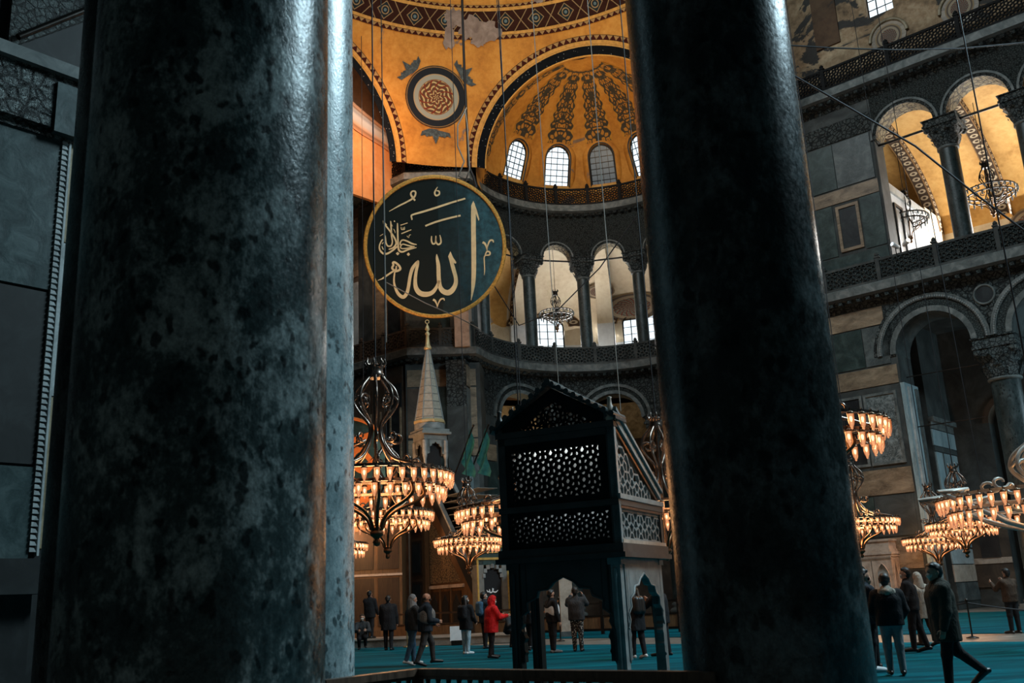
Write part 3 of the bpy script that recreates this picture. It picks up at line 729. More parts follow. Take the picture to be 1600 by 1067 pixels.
# ------------------------------------------------------------------ exedra walls
b = MB('masonry')
cg = [-42.4, -14.3, 12.0, 38.7, 65.4, -70]
arcade(b, FE, [(az(a), 0.98, 24.15) for a in cg], az(-84), az(100), 24.15, 27.4, 0.0, 0.9, 'carved_fine', 'carved_gilt', 14,
       [(0.0, 0.14, 0.06, 'carved_stone'), (0.14, 0.24, 0.1, 'cornice_stone')])
b.fbox(FE, az(-84), az(-77.5), 0, 0.9, 16.4, 24.15, 'marble_warm', 3); b.fbox(FE, az(73), az(100), 0, 0.9, 16.4, 24.15, 'masonry', 6)
arcade(b, FE, [(az(-37), 1.75, 12.75), (az(9), 1.75, 12.75), (az(55), 1.75, 12.75)], az(-84), az(100), 12.75, 15.6, 0.3, 1.5, 'carved_stone', 'marble_grey', 18,
       [(0.02, 0.25, 0.10, 'cornice_stone'), (0.25, 0.5, 0.05, 'carved_fine'), (0.5, 0.7, 0.12, 'cornice_stone')])
for a in (-14, 32, -60):
    b.prism(FE, [(az(a)+0.36*math.cos(2*PI*k/20), 14.7+0.36*math.sin(2*PI*k/20)) for k in range(20)], 0.22, 0.32, 'marble_dark')
b.fbox(FE, az(-84), az(-50.5), 0.3, 1.5, 0, 12.75, 'masonry', 5); b.fbox(FE, az(69), az(100), 0.3, 1.5, 0, 12.75, 'masonry', 6)
FE2 = lambda s_, d_, z_: FE(s_, d_+0.3, z_)
for z0, z1, mts in ((14.0, 15.3, ['marble_brown']), (11.0, 13.9, ['marble_grey', 'marble_green', 'marble_grey']), (9.9, 10.9, ['marble_brown']), (6.3, 9.8, ['marble_blue', 'marble_dark', 'marble_green']), (5.4, 6.2, ['marble_green']), (0.5, 5.3, ['marble_grey', 'marble_green', 'marble_grey'])):
    k = len(mts); A, Bz = az(-83.5), az(-53 if z1 < 12 else -62)
    for i, mt in enumerate(mts): b.fbox(FE2, A+(Bz-A)*(i+0.03)/k, A+(Bz-A)*(i+0.97)/k, -0.05, 0.02, z0, z1, mt, 3)
struct(b, 'wall_exedra')
# exedra gallery and aisle behind it
b = MB('plaster_ochre')
b.fbox(FE, az(-70), az(78), 0.5, 9, 15.6, 16.5, 'floor_marble', 24)
ED0, ED1, EZ, EH = 0.9, 8.6, 21.6, 5.6
def evault(t): a = PI/2*t; return ED0+(ED1-ED0)*math.sin(a), EZ+EH*math.cos(a)
b.grid([[FE(az(a), *evault(k/20)) for k in range(21)] for a in np.linspace(-70, -20, 14)], 'plaster_ochre'); b.grid([[FE(az(a), *evault(k/20)) for k in range(21)] for a in np.linspace(-20, 78, 30)], 'plaster_cream')
b.fbox(FE, az(-70), az(78), 8.6, 9.2, 16.5, 20.2, 'plaster_white', 30); b.fbox(FE, az(-70), az(78), 8.6, 9.2, 20.2, 27, 'plaster_cream', 30); b.fbox(FE, az(-71), az(-70), 0.9, 9, 16.5, 27, 'plaster_ochre')
for a0 in (-52, -17, 7, 27, 52):        # radial painted arches
    pr = [evault(k/20) for k in range(21)]; cd = ED0
    ins = [(cd+(d_-cd)*0.90, EZ+(z_-EZ)*0.90) for d_, z_ in pr]; L = [0.33*k for k in range(21)]
    b.grid([[FE(az(a0)-0.3, *p) for p in ins], [FE(az(a0)+0.3, *p) for p in ins]], 'plaster_cream', False, lambda i, j: (L[j], float(i)))
    for sg in (-0.3, 0.3): b.grid([[FE(az(a0)+sg, *p) for p in ins], [FE(az(a0)+sg, *p) for p in pr]], 'paint_beads', False, lambda i, j: (L[j], float(i)))
    b.fbox(FE, az(a0)-0.32, az(a0)+0.32, 8.2, 8.6, 16.5, 21.8, 'plaster_white')
for a0, t, r in ((14.5, 0.86, 1.15), (6.0, 0.70, 0.6), (-36, 0.8, 0.8)):
    d_, z_ = evault(t); dq, zq = evault(t+0.02); tx = Vector((dq-d_, zq-z_)).normalized(); cd = ED0
    def RP(x, y): return FE(az(a0)+x, cd+(d_+tx.x*y-cd)*0.975, EZ+(z_+tx.y*y-EZ)*0.975)
    k0 = b.add([RP(0, 0)]+[RP(r*math.cos(2*PI*k/20), r*math.sin(2*PI*k/20)) for k in range(20)])
    for k in range(20):
        a0_, a1_ = 2*PI*k/20, 2*PI*(k+1)/20
        b.face((k0, k0+1+k, k0+1+(k+1) % 20), 'rosette_faded', [(0, 0), (math.cos(a0_), math.sin(a0_)), (math.cos(a1_), math.sin(a1_))])
b.fbox(FE, az(-70), az(78), 8.0, 8.6, 0, 15.6, 'masonry_brown', 30)
b.grid([[FE(az(a), 1.2+6.8*t, 15.5-0.0*t) for t in (0, 0.5, 1)] for a in np.linspace(-70, 78, 30)], 'plaster_brown')
b.grid([[FE(az(a), 7.9-1.6*math.sin(PI/2*t), 12.6+2.4*t) for t in np.linspace(0, 1, 6)] for a in np.linspace(-70, 78, 30)], 'onyx_gold')
struct(b, 'wall_gallery_exedra')
for a in (-37, -10, 17, 36): win(FE, az(a)-0.75, az(a)+0.75, 17.3, 22.4, 8.45, 'window_day', 5, 9, True)
b = MB('plaster_cream')
for a in (-37, -10, 17, 36):        # painted borders round the gallery windows
    c = az(a); N = 20
    for r0, r1, d_, mt in ((0.95, 1.45, 8.42, 'paint_beads'),):
        rows = [[FE(c-r*math.cos(PI*k/N), d_, 21.65+r*math.sin(PI*k/N)) for k in range(N+1)] for r in (r0, r1)]
        b.grid(rows, mt, False, lambda i, j: (j*PI*1.2/N, float(i)))
struct(b, 'trim_60')

# ------------------------------------------------------------------ pier and apse walls
b = MB('masonry')
b.fbox(FP, -0.2, 4.3, 0, 2.5, 0, 15.6, 'masonry'); b.fbox(FP, -0.2, 4.3, 0, 2.5, 16.4, 27.4, 'masonry')
panels(b, FP, [(0.05, 4.2, 14.15, 15.2, 'marble_brown'), (0.05, 1.3, 11.0, 14.05, 'marble_brown'), (1.35, 2.7, 11.0, 14.05, 'marble_green'), (2.75, 4.2, 11.0, 14.05, 'masonry_brown'), (0.05, 4.2, 9.9, 10.9, 'marble_brown'),
               (0.05, 0.5, 5.3, 9.8, 'marble_grey'), (1.2, 1.6, 5.3, 9.8, 'marble_pale'), (1.6, 2.4, 5.3, 9.8, 'marble_green'), (2.6, 4.2, 5.3, 9.8, 'masonry_brown'), (0.05, 4.2, 0.5, 5.2, 'masonry_brown')])
framed(b, FP, 0.62, 1.1, 5.5, 9.5, 'marble_dark', 'marble_pale', 0.08)
panels(b, FP, [(0.05, 1.5, 17, 25.5, 'marble_grey'), (1.55, 2.9, 17, 25.5, 'marble_green'), (2.95, 4.2, 17, 25.5, 'marble_grey'), (0.05, 4.2, 25.6, 26.6, 'marble_brown')])
struct(b, 'wall_pier')
b = MB('masonry_brown')
b.fbox(FA, 0, 16, 0, 1.5, 0, 15.6, 'masonry_brown'); b.fbox(FA, 0, 16, 0, 1.5, 16.4, 27.4, 'masonry_brown')
panels(b, FA, [(0.1, 1.2, 17, 27, 'marble_dark'), (1.3, 2.6, 17, 27, 'marble_brown'), (2.7, 4.0, 17, 27, 'masonry'), (4.1, 7, 17.2, 22, 'marble_pale'), (4.1, 9, 22.4, 26.5, 'marble_brown'),
               (0.1, 1.4, 6, 14.5, 'marble_dark'), (1.6, 2.8, 6, 14.5, 'masonry_brown'), (3.0, 6, 1, 14.5, 'masonry_brown')])
for k in range(5): b.fbox(FA, 0.1+k*0.9, 0.22+k*0.9, -0.1, 0, 9, 13, 'marble_brown')
struct(b, 'wall_apse')

# ------------------------------------------------------------------ cornices
def cornice(name, zt, hgt, lipmat):
    b = MB()
    pr = [(-1.3, zt-hgt), (-0.85, zt-hgt+0.25), (-0.62, zt-hgt+0.6), (-0.5, zt-hgt+0.6), (-0.12, zt-0.62), (0, zt-0.5), (0, zt-0.08), (-0.1, zt), (-1.6, zt)]
    sweep(b, LIP, pr, ['masonry', 'carved_stone', 'masonry', 'carved_stone', 'masonry', lipmat, lipmat, 'masonry'])
    t = 2.0
    while t < LA-0.5:
        p = PF(t, 0.36, zt-0.72); q = PF(t+0.05, 0.36, zt-0.72); b.box(p, (0.10, 0.20, 0.09), math.atan2(q.y-p.y, q.x-p.x), 'carved_fine'); t += 0.5
    return struct(b, name)
cornice('trim_1', 16.5, 1.4, 'cornice_stone'); cornice('trim_2', 28.0, 1.4, 'cornice_stone')

# ------------------------------------------------------------------ balustrades
def balustrade(name, label, t0, t1, z, h, solid, post_every, a, mats):
    root = thing(name, label, 'balustrade', PF((t0+t1)/2, 0.2, z), 0.0, 'stone balustrades of the galleries' if z < 20 else 'openwork railings of the upper cornice'); inv = -Vector(root.location)
    F = lambda s_, d_, z_: PF(s_, d_, z_)+inv
    n = max(1, round((t1-t0)/post_every)); st = (t1-t0)/n
    seg = 1 if t1 <= LW+0.1 or t0 > LE else 5
    for i in range(n+1):
        t = t0+i*st; p = F(min(t, LA-0.01), 0.2, z); q = F(min(t+0.02, LA), 0.2, z); r = math.atan2(q.y-p.y, q.x-p.x)
        mb = MB(mats[0]); mb.box((p.x, p.y, p.z+h/2+0.03), (0.10, 0.10, h/2+0.03), r); mb.box((p.x, p.y, p.z+h+0.09), (0.14, 0.14, 0.04), r); po = mb.build('post', root); mb = MB(mats[0])
        mb.lathe([(0.05, 0), (0.11, 0.06), (0.12, 0.12), (0.07, 0.20), (0.0, 0.26)], (p.x, p.y, p.z+h+0.12), 8); mb.build('finial', po)
    for i in range(n):
        a0, a1 = t0+i*st+0.10, t0+(i+1)*st-0.10; mb = MB(mats[1])
        if solid: mb.fbox(F, a0, a1, 0.20, 0.25, z+0.1, z+h-0.1, solid, seg)
        lattice(mb, F, (a0, a1, z+0.12, z+h-0.12), a, 0.055, 0.13, 0.20, mats[1])
        mb.fbox(F, a0, a1, 0.12, 0.26, z, z+0.12, mats[0], seg); mb.fbox(F, a0, a1, 0.12, 0.26, z+h-0.12, z+h, mats[0], seg)
        mb.build('panel', root)
    return root
balustrade('gallery_balustrade', 'carved stone balustrade along the gallery of the right wall', LW-29, LW, 16.5, 1.2, 'carved_fine', 3.0, 0.62, ('masonry', 'carved_fine'))
balustrade('gallery_balustrade', 'curved carved balustrade below the columns of the exedra gallery', LW+0.2, LE, 16.5, 1.2, 'carved_fine', 2.7, 0.62, ('masonry', 'masonry'))
balustrade('gallery_balustrade', 'straight gallery balustrade on the pier under the round calligraphy disc', LE+0.1, LP, 16.5, 1.2, 'masonry', 2.0, 0.62, ('masonry', 'masonry'))
balustrade('gallery_balustrade', 'brownish gallery balustrade running into the apse at left', LP+0.1, LA-0.3, 16.5, 1.2, 'masonry_brown', 2.0, 0.62, ('masonry_brown', 'masonry_brown'))
balustrade('cornice_balustrade', 'dark openwork railing on the upper cornice of the right wall', LW-29, LW, 28.0, 1.25, None, 3.6, 0.5, ('lattice_dark', 'lattice_dark'))
balustrade('cornice_balustrade', 'curved dark openwork railing below the windows of the half dome', LW+0.2, LE, 28.0, 1.25, None, 2.2, 0.5, ('lattice_dark', 'lattice_dark'))
balustrade('cornice_balustrade', 'dark openwork railing straight above the round calligraphy disc', LE+0.1, LP, 28.0, 1.25, None, 2.0, 0.5, ('lattice_dark', 'lattice_dark'))
balustrade('cornice_balustrade', 'dark openwork railing in front of the orange lit apse vault', LP+0.1, LA-0.3, 28.0, 1.25, None, 2.2, 0.5, ('lattice_dark', 'lattice_dark'))

# ------------------------------------------------------------------ semi-dome, conch and apse vault
S = Vector((0, 40, 28.2)); RS = 16.3; G0 = 25.2
HC, HA = 18.8, -49.0; HB = (HC+HA)/2            # headings of conch axis, apse axis, and the line between
ELR = 29.0                                       # elevation where the ring starts
def pole_pt(head, gam, al, R=RS):               # al = 0 at right springing, 180 at left
    h = rad(head); ax = Vector((math.sin(h), math.cos(h), 0)); rt = Vector((math.cos(h), -math.sin(h), 0))
    g = rad(gam); a = rad(al)
    return S+R*(ax*math.cos(g)+(rt*math.cos(a)+Vector((0, 0, 1))*math.sin(a))*math.sin(g))
def head_of(p): return math.degrees(math.atan2(p.x-S.x, p.y-S.y))
def el_of(p): return math.degrees(math.asin(max(-1, min(1, (p.z-S.z)/RS))))
b = MB('plaster_gold')
for head, lo_, hi_ in ((HC, HB, HC+48), (HA, HA-48, HB)):
    N = 96; g1 = G0+0.75; g2 = g1+1.15
    for (ga, gb, mt) in ((G0, g1, 'paint_gold'), (g1, g2, 'paint_saw')):
        rows = [[pole_pt(head, ga, 180*k/N, RS-0.03) for k in range(N+1)], [pole_pt(head, gb, 180*k/N, RS-0.03) for k in range(N+1)]]
        b.grid(rows, mt, False, lambda i, j: (j*PI*RS*math.sin(rad(G0))/N, float(i)))
    K = 14; rows = []
    for k in range(N+1):
        al = 180*k/N; g = G0+0.1; gm = g
        while gm < 70:
            p = pole_pt(head, gm+0.1, al)
            if el_of(p) > ELR+0.6 or not (lo_-0.3 < head_of(p) < hi_+0.3): break
            gm += 0.1
        rows.append([pole_pt(head, g+(gm-g)*i/K, al) for i in range(K+1)])
    b.grid(rows, 'plaster_gold')
def zone(e0, e1, mat, R=RS, h0=HA-50, h1=HC+50, N=150, rows=1, uv=True):
    rr = []
    for i in range(rows+1):
        e = rad(e0+(e1-e0)*i/rows)
        rr.append([S+R*Vector((math.sin(rad(h0+(h1-h0)*k/N))*math.cos(e), math.cos(rad(h0+(h1-h0)*k/N))*math.cos(e), math.sin(e))) for k in range(N+1)])
    b.grid(rr, mat, False, (lambda i, j: (j*R*0.87*rad(h1-h0)/N, i/rows)) if uv else None)
zone(ELR-0.05, ELR+0.85, 'paint_saw', RS-0.05); zone(ELR+0.85, ELR+1.5, 'paint_gold', RS-0.07)
zone(ELR+1.5, ELR+6.0, 'paint_ring', RS-0.06); zone(ELR+6.0, ELR+6.7, 'paint_gold', RS-0.07); zone(ELR+6.7, ELR+7.3, 'paint_saw', RS-0.05)
zone(ELR+0.0, 86, 'plaster_gold', RS, rows=24, uv=False)
# worn patches of bare plaster over the ring and border
def patch(h, e, wh, we, seed, mat='plaster_brown'):
    rg = random.Random(seed); pts = []; n_ = 26
    for k in range(n_):
        a = 2*PI*k/n_; r = 0.7+0.45*rg.random(); hh = rad(h+wh*r*math.cos(a)); ee = rad(e+we*r*math.sin(a))
        pts.append(S+(RS-0.085)*Vector((math.sin(hh)*math.cos(ee), math.cos(hh)*math.cos(ee), math.sin(ee))))
    c = S+(RS-0.085)*Vector((math.sin(rad(h))*math.cos(rad(e)), math.cos(rad(h))*math.cos(rad(e)), math.sin(rad(e))))
    k0 = b.add([c]+pts)
    for k in range(n_): b.face((k0, k0+1+k, k0+1+(k+1) % n_), mat)
stone('worn_plaster', (0.14, 0.10, 0.085), (0.22, 0.17, 0.145), (0.33, 0.27, 0.235), 1.5, 0.8)
for a in ((-7.0, 31.5, 3.6, 2.8, 1), (-2.5, 30.5, 3.4, 2.6, 2), (-11.5, 33.5, 2.6, 2.2, 3), (-12.5, 29.5, 1.6, 3.0, 4), (-5.0, 28.6, 2.2, 1.2, 5), (12, 36.6, 1.6, 0.9, 6)): patch(*a, 'worn_plaster')
# painted medallion with three crests between the arches
def sphere_uv(h, e, R=RS-0.06):
    C0 = S+R*Vector((math.sin(rad(h))*math.cos(rad(e)), math.cos(rad(h))*math.cos(rad(e)), math.sin(rad(e))))
    nn = (C0-S).normalized(); rt = Vector((math.cos(rad(h)), -math.sin(rad(h)), 0)); up = rt.cross(nn)
    if up.z < 0: up = -up
    return lambda x, y: S+(C0-S+rt*x+up*y).normalized()*R
MF = sphere_uv(HB-0.1, 15.9); MR = 2.0
for i in range(8):
    for k in range(40):
        q = [(r_*math.cos(a_), r_*math.sin(a_)) for r_, a_ in ((i/8, 2*PI*k/40), ((i+1)/8, 2*PI*k/40), ((i+1)/8, 2*PI*(k+1)/40), (i/8, 2*PI*(k+1)/40))]
        if i == 0: q = q[1:]
        k0 = b.add([MF(x*MR, y*MR) for x, y in q]); b.face(range(k0, k0+len(q)), 'medallion_paint', q)
stone('crest_paint', (0.015, 0.022, 0.026), (0.04, 0.055, 0.06), (0.10, 0.14, 0.15), 5, 0.7)
CREST = [(-0.85, 0.05), (-0.95, 0.28), (-0.7, 0.2), (-0.55, 0.3), (-0.55, 0.02), (-0.38, 0.0), (-0.42, 0.28), (-0.2, 0.22), (0, 0.62), (0.2, 0.22), (0.42, 0.28), (0.38, 0.0), (0.55, 0.02), (0.55, 0.3), (0.7, 0.2), (0.95, 0.28), (0.85, 0.05), (0.4, -0.1), (-0.4, -0.1)]
for ang in (-90, 42, 138):
    ca, sa = math.cos(rad(ang-90)), math.sin(rad(ang-90)); pl = []
    for x, y in CREST: x, y = x*1.05, y*1.45+MR+0.2; pl.append(MF(x*ca-y*sa, x*sa+y*ca))
    c0 = MF(-(MR+0.1)*sa, (MR+0.1)*ca); k0 = b.add([c0]+pl)
    for k in range(len(pl)-1): b.face((k0, k0+1+k, k0+2+k), 'crest_paint')
struct(b, 'ceiling_semidome')
# windows of the semi-dome
for h in (-12.0, 8.5, -32):
    e0, e1 = 36.5, 46; hv = rad(h); hd = Vector((math.sin(hv), math.cos(hv), 0)); rt = Vector((math.cos(hv), -math.sin(hv), 0))
    o = S+hd*RS*math.cos(rad(e0))+Vector((0, 0, RS*math.sin(rad(e0)))); o = Vector((o.x, o.y, 0)); o -= hd*0.6
    zb = S.z+RS*math.sin(rad(e0))
    win(frame(o, rt, hd), -0.62, 0.62, zb+0.05, zb+3.0, 0, 'window_day', 3, 5, True)
# conch
CC = S+17.0*Vector((math.sin(rad(HC)), math.cos(rad(HC)), 0)); RC = 7.30
axc = Vector((math.sin(rad(HC)), math.cos(rad(HC)), 0))
def cpt(h, e, R=RC): return CC+R*Vector((math.sin(rad(h))*math.cos(rad(e)), math.cos(rad(h))*math.cos(rad(e)), math.sin(rad(e))))
CW = [(-43.5, 12, 31.5), (-14.6, 12, 33), (13.0, 12, 33), (39.5, 12, 33), (66, 12, 33)]    # azimuth, sill and head elevation
WH = 7.2                                                                         # half width in degrees
b = MB('plaster_gold')
hs = sorted(set([round(HC-104+208*k/104, 3) for k in range(105)]+[round(c+s_*WH, 3) for c, _, _ in CW for s_ in (-1, 1)]))
es = sorted(set([-6, 0, 6, 12]+[12+1.5*k for k in range(1, 16)]+[36+3*k for k in range(0, 19)]))
def in_win(h, e):
    for c, e0, e1 in CW:
        x = abs(h-c); ea = e1-6.3
        if e0 < e < ea and x < WH+1.2: return True
        if e >= ea and (x/(WH+1.2))**2+((e-ea)/7.8)**2 < 1: return True
    return False
for ha, hb in zip(hs[:-1], hs[1:]):
    for ea, eb in zip(es[:-1], es[1:]):
        if in_win((ha+hb)/2, (ea+eb)/2): continue
        P = [cpt(ha, ea), cpt(hb, ea), cpt(hb, eb), cpt(ha, eb)]
        if sum((p-S).dot(axc) for p in P)/4 < 14.70: continue
        b.quad(*P, 'plaster_gold', None, True)
for hc in (-70, -43.5, -14.6, 13.0, 39.5, 66):      # painted ribs between crown and windows
    e0, e1 = 35.0, 80.0; rows = []; N = 24
    if hc == -70: e0 = 14
    for i in range(N+1):
        e = e0+(e1-e0)*i/N; hw = 1.0*(1-0.66*(i/N)) * (0.45 if hc == -70 else 1); dh = math.degrees(hw/(RC*max(0.12, math.cos(rad(e)))))
        rows.append([cpt(hc-dh, e, RC-0.04), cpt(hc-dh/2, e, RC-0.04), cpt(hc, e, RC-0.04), cpt(hc+dh/2, e, RC-0.04), cpt(hc+dh, e, RC-0.04)])
    rows = [r for r in rows if (r[2]-S).dot(axc) > 14.72]
    b.grid(rows, 'paint_rib', False, lambda i, j: (i*RC*rad(e1-e0)/N, j/4))
# arch of the conch: dark painted band with a pale fillet
rtc = Vector((math.cos(rad(HC)), -math.sin(rad(HC)), 0)); ctr = S+axc*RS*math.cos(rad(G0)); R1 = RS*math.sin(rad(G0))
def ring_band(mb, ctr, rt, ax, ra, rb, da, db, mat, N=64):
    rows = [[ctr+ax*d_+(rt*math.cos(PI*k/N)+Vector((0, 0, 1))*math.sin(PI*k/N))*r_ for k in range(N+1)] for r_, d_ in ((ra, da), (rb, db))]
    mb.grid(rows, mat, False, lambda i, j: (j*PI*ra/N, float(i)))
ring_band(b, ctr, rtc, axc, R1+0.02, R1-0.12, 0.0, 0.02, 'paint_gold'); ring_band(b, ctr, rtc, axc, R1-0.12, R1-0.50, 0.02, 0.45, 'paint_dark')
ring_band(b, ctr, rtc, axc, R1-0.50, R1-0.56, 0.45, 0.50, 'paint_gold'); ring_band(b, ctr, rtc, axc, R1-0.56, R1-0.2, 0.50, 1.2, 'plaster_gold')
struct(b, 'ceiling_conch')
for c, e0, e1 in CW:
    hv = rad(c); hd = Vector((math.sin(hv), math.cos(hv), 0)); rt = Vector((math.cos(hv), -math.sin(hv), 0))
    zb = CC.z+RC*math.sin(rad(e0)); zt = CC.z+RC*math.sin(rad(e1)); o = CC+hd*(RC*math.cos(rad(e0))-0.02); o = Vector((o.x, o.y, 0)); sl_ = (math.cos(rad(e0))-math.cos(rad(e1)))/(math.sin(rad(e1))-math.sin(rad(e0)))
    F = lambda s_, d_, z_, o=o, rt=rt, hd=hd, sl_=sl_, zb=zb: o+rt*s_+hd*(d_-sl_*(z_-zb))+Vector((0, 0, z_))
    win(F, -0.88, 0.88, zb-0.1, zt+0.12, 0.12, 'window_day_dim' if c == 13.0 else 'window_day', 4, 7, True)
    b = MB('plaster_gold'); N = 14; zs_ = zt+0.12-0.88
    rows = [[F(-r_, d_, zb-0.1)]+[F(-r_*math.cos(PI*k/N), d_, zs_+r_*math.sin(PI*k/N)) for k in range(N+1)]+[F(r_, d_, zb-0.1)] for d_, r_ in ((0.2, 0.9), (-0.10, 0.92), (-0.12, 1.02), (-0.02, 1.34), (0.4, 1.36))]
    b.grid(rows); b.tube(rows[1], 0.05, 6, 'marble_dark'); b.fbox(F, -0.9, 0.9, -0.1, 0.3, zb-0.4, zb-0.08, 'plaster_ochre'); struct(b, 'trim_%d' % (10+len([x for x in COL.objects if x.name.startswith('trim_')])))
# apse vault seen through its arch
axa = Vector((math.sin(rad(HA)), math.cos(rad(HA)), 0)); rta = Vector((math.cos(rad(HA)), -math.sin(rad(HA)), 0)); cta = S+axa*RS*math.cos(rad(G0))
b = MB('plaster_brown')
ring_band(b, cta, rta, axa, R1+0.02, R1-0.12, 0.0, 0.02, 'paint_gold'); ring_band(b, cta, rta, axa, R1-0.12, R1-0.42, 0.02, 0.3, 'paint_dark')
FAp = lambda t_, d_, z_: Vector((cta.x, cta.y, 0))+axa*(1.7+d_)+rta*t_+Vector((0, 0, z_))
UPC = catmull([(-6, 32.6), (-3, 33.3), (0, 33.6), (3.2, 32.9), (5.04, 32.07), (7.3, 31.32), (10.1, 30.5), (13, 29.6)], 6); LOC = catmull([(-6, 30.7), (-3, 31.3), (0, 31.5), (3.2, 30.9), (5.03, 30.28), (7.3, 29.86), (9.5, 29.2), (12, 28.4)], 6)
rows = [[FAp(p[0]*(1-q)+r_[0]*q, -0.15*math.sin(PI*q)-0.05, p[1]*(1-q)+r_[1]*q) for p, r_ in zip(LOC, UPC)] for q in np.linspace(0, 1, 9)]
b.grid(rows, 'marble_stripes', False, lambda i, j: (j*0.4, i/8))
b.fbox(FAp, -8, 14, 0.05, 0.3, 26, 30.5, 'plaster_orange'); b.fbox(FAp, -8, 14, 0.35, 0.5, 30, 40, 'plaster_brown')
b.grid([[FAp(p[0], 0.04, 29.0) for p in LOC], [FAp(p[0], 0.04, p[1]) for p in LOC]], 'plaster_orange')
struct(b, 'ceiling_apse')
# ------------------------------------------------------------------ columns
def column(label, loc, r, z0, z1, mat, cap_h, cap_w, rz=0.0, base_h=0.5, capmat='carved_capital', taper=1.0, group=None):
    """shaft from z0 to z1 (top of capital block)"""
    g_ = 'huge foreground columns' if loc[1] < 10 else ('columns of the galleries' if z0 > 10 else 'ground floor columns by the far walls')
    root = thing('marble_column', label, 'column', (loc[0], loc[1], z0), rz, g_)
    H = z1-z0; zc = H-cap_h
    mb = MB(mat); seg = 48
    rows = []; nz = max(6, int((zc-base_h)/0.25))
    for i in range(nz+1):
        z = base_h+(zc-base_h)*i/nz; rr = r*(1-(1-taper)*i/nz)
        rows.append([(rr*math.cos(2*PI*k/seg), rr*math.sin(2*PI*k/seg), z) for k in range(seg)])
    mb.grid(rows, mat, True); mb.build('shaft', root)
    if base_h > 0:
        mb = MB('cornice_stone'); mb.box((0, 0, base_h*0.16), (r*1.35, r*1.35, base_h*0.16))
        mb.lathe([(r*1.3, base_h*0.32), (r*1.38, base_h*0.45), (r*1.28, base_h*0.56), (r*1.12, base_h*0.62), (r*1.10, base_h*0.72), (r*1.2, base_h*0.80), (r*1.16, base_h*0.92), (r*1.0, base_h)], seg=28)
        mb.build('base', root)
    if cap_h > 0:
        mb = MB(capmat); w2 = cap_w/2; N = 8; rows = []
        def sq(t, z):      # from circle to square
            out = []
            for k in range(40):
                a = 2*PI*(k+0.5)/40; c, s_ = math.cos(a), math.sin(a); q = 1/max(abs(c), abs(s_))
                rr = (r*1.02)*(1-t)+w2*t*(1+(q-1)*min(1, t*1.3)); out.append((rr*c, rr*s_, z))
            return out
        for i in range(N+1):
            t = i/N; rows.append(sq(0.10+0.78*t**1.6, zc+cap_h*0.72*t))
        mb.grid(rows, capmat, True)
        mb.lathe([(r*1.0, zc-0.12), (r*1.16, zc-0.08), (r*1.16, zc+0.02), (r*1.0, zc+0.05)], seg=28, mat='cornice_stone')
        for i in range(8):       # acanthus leaves standing out of the basket
            a = 2*PI*i/8; rr = r*1.08
            for tier, (za, zb) in enumerate(((0.04, 0.34), (0.28, 0.58))):
                aa = a+tier*PI/8
                P = [(rr+0.02, zc+cap_h*za, 0.16), (rr+0.10*w2+0.05, zc+cap_h*(za+zb)/2, 0.20), (rr+0.36*w2*(0.7+0.5*tier), zc+cap_h*zb, 0.12), (rr+0.38*w2*(0.7+0.5*tier), zc+cap_h*(zb-0.06), 0.06)]
                rws = [[(x*math.cos(aa)-y*math.sin(aa)*w_*r*2, x*math.sin(aa)+y*math.cos(aa)*w_*r*2, z) for y in (-1, -0.5, 0, 0.5, 1)] for x, z, w_ in P]
                mb.grid(rws, capmat)
        for sx in (-1, 1):
            for sy in (-1, 1): mb.sphere((sx*w2*0.80, sy*w2*0.80, zc+cap_h*0.64), cap_h*0.11, 10, 8, capmat)
        mb.box((0, 0, zc+cap_h*0.76), (w2*1.0, w2*1.0, cap_h*0.04)); mb.box((0, 0, zc+cap_h*0.90), (w2*0.94, w2*0.94, cap_h*0.10)); mb.box((0, 0, zc+cap_h*0.985), (w2*1.02, w2*1.02, cap_h*0.015))
        mb.build('capital', root)
    return root
column('huge dark breccia marble column in the left foreground, mottled grey green', (-1.47, 4.42), 0.575, 0, 13, 'column_breccia', 1.6, 1.9)
column('pale mottled grey marble column just behind the big left foreground column', (-1.90, 7.55), 0.60, 0, 13, 'column_breccia_pale', 1.6, 1.9)
column('near black shiny marble column right of the centre in the foreground', (1.60, 6.5), 0.595, 0, 13, 'column_green_black', 1.6, 1.9)
column('unlit black column at far left, mostly hidden by the big mottled column', (-3.32, 8.1), 0.60, 0, 13, 'column_green_black', 1.6, 1.9)
nm = ['dark gallery column of the right wall beside the white marble pier', 'dark gallery column at the right edge of the picture']
for s_, lb in zip((12.55, 8.87), nm):
    p = FW(s_, 0.6, 0); column(lb, (p.x, p.y), 0.46, 16.5, 24.45, 'column_gallery', 1.5, 1.75, rad(-41), 1.3)
p = FW(5.22, 0.6, 0); column('dark gallery column of the right wall past the picture edge', (p.x, p.y), 0.46, 16.5, 24.45, 'column_gallery', 1.5, 1.75, rad(-41), 1.3)
for s_, lb in zip((11.95, 6.45), ('thick dark ground floor column under the right wall arcade', 'thick ground floor column past the right picture edge')):
    p = FW(s_, 0.95, 0); column(lb, (p.x, p.y), 0.66, 0, 12.7, 'column_gallery', 2.0, 2.0, rad(-41), 0.9)
for a, lb in zip((-57.5, -28.2, -1.2, 25.4, 52), ('exedra gallery column half hidden behind the round calligraphy disc', 'exedra gallery column first to the right of the calligraphy disc', 'exedra gallery column in the middle, right of the hanging chandelier', 'exedra gallery column beside the big dark foreground column', 'exedra gallery column hidden behind the dark foreground column')):
    p = FE(az(a), 0.45, 0); column(lb, (p.x, p.y), 0.42, 16.5, 24.15, 'column_gallery', 1.35, 1.65, -rad(a), 1.2)
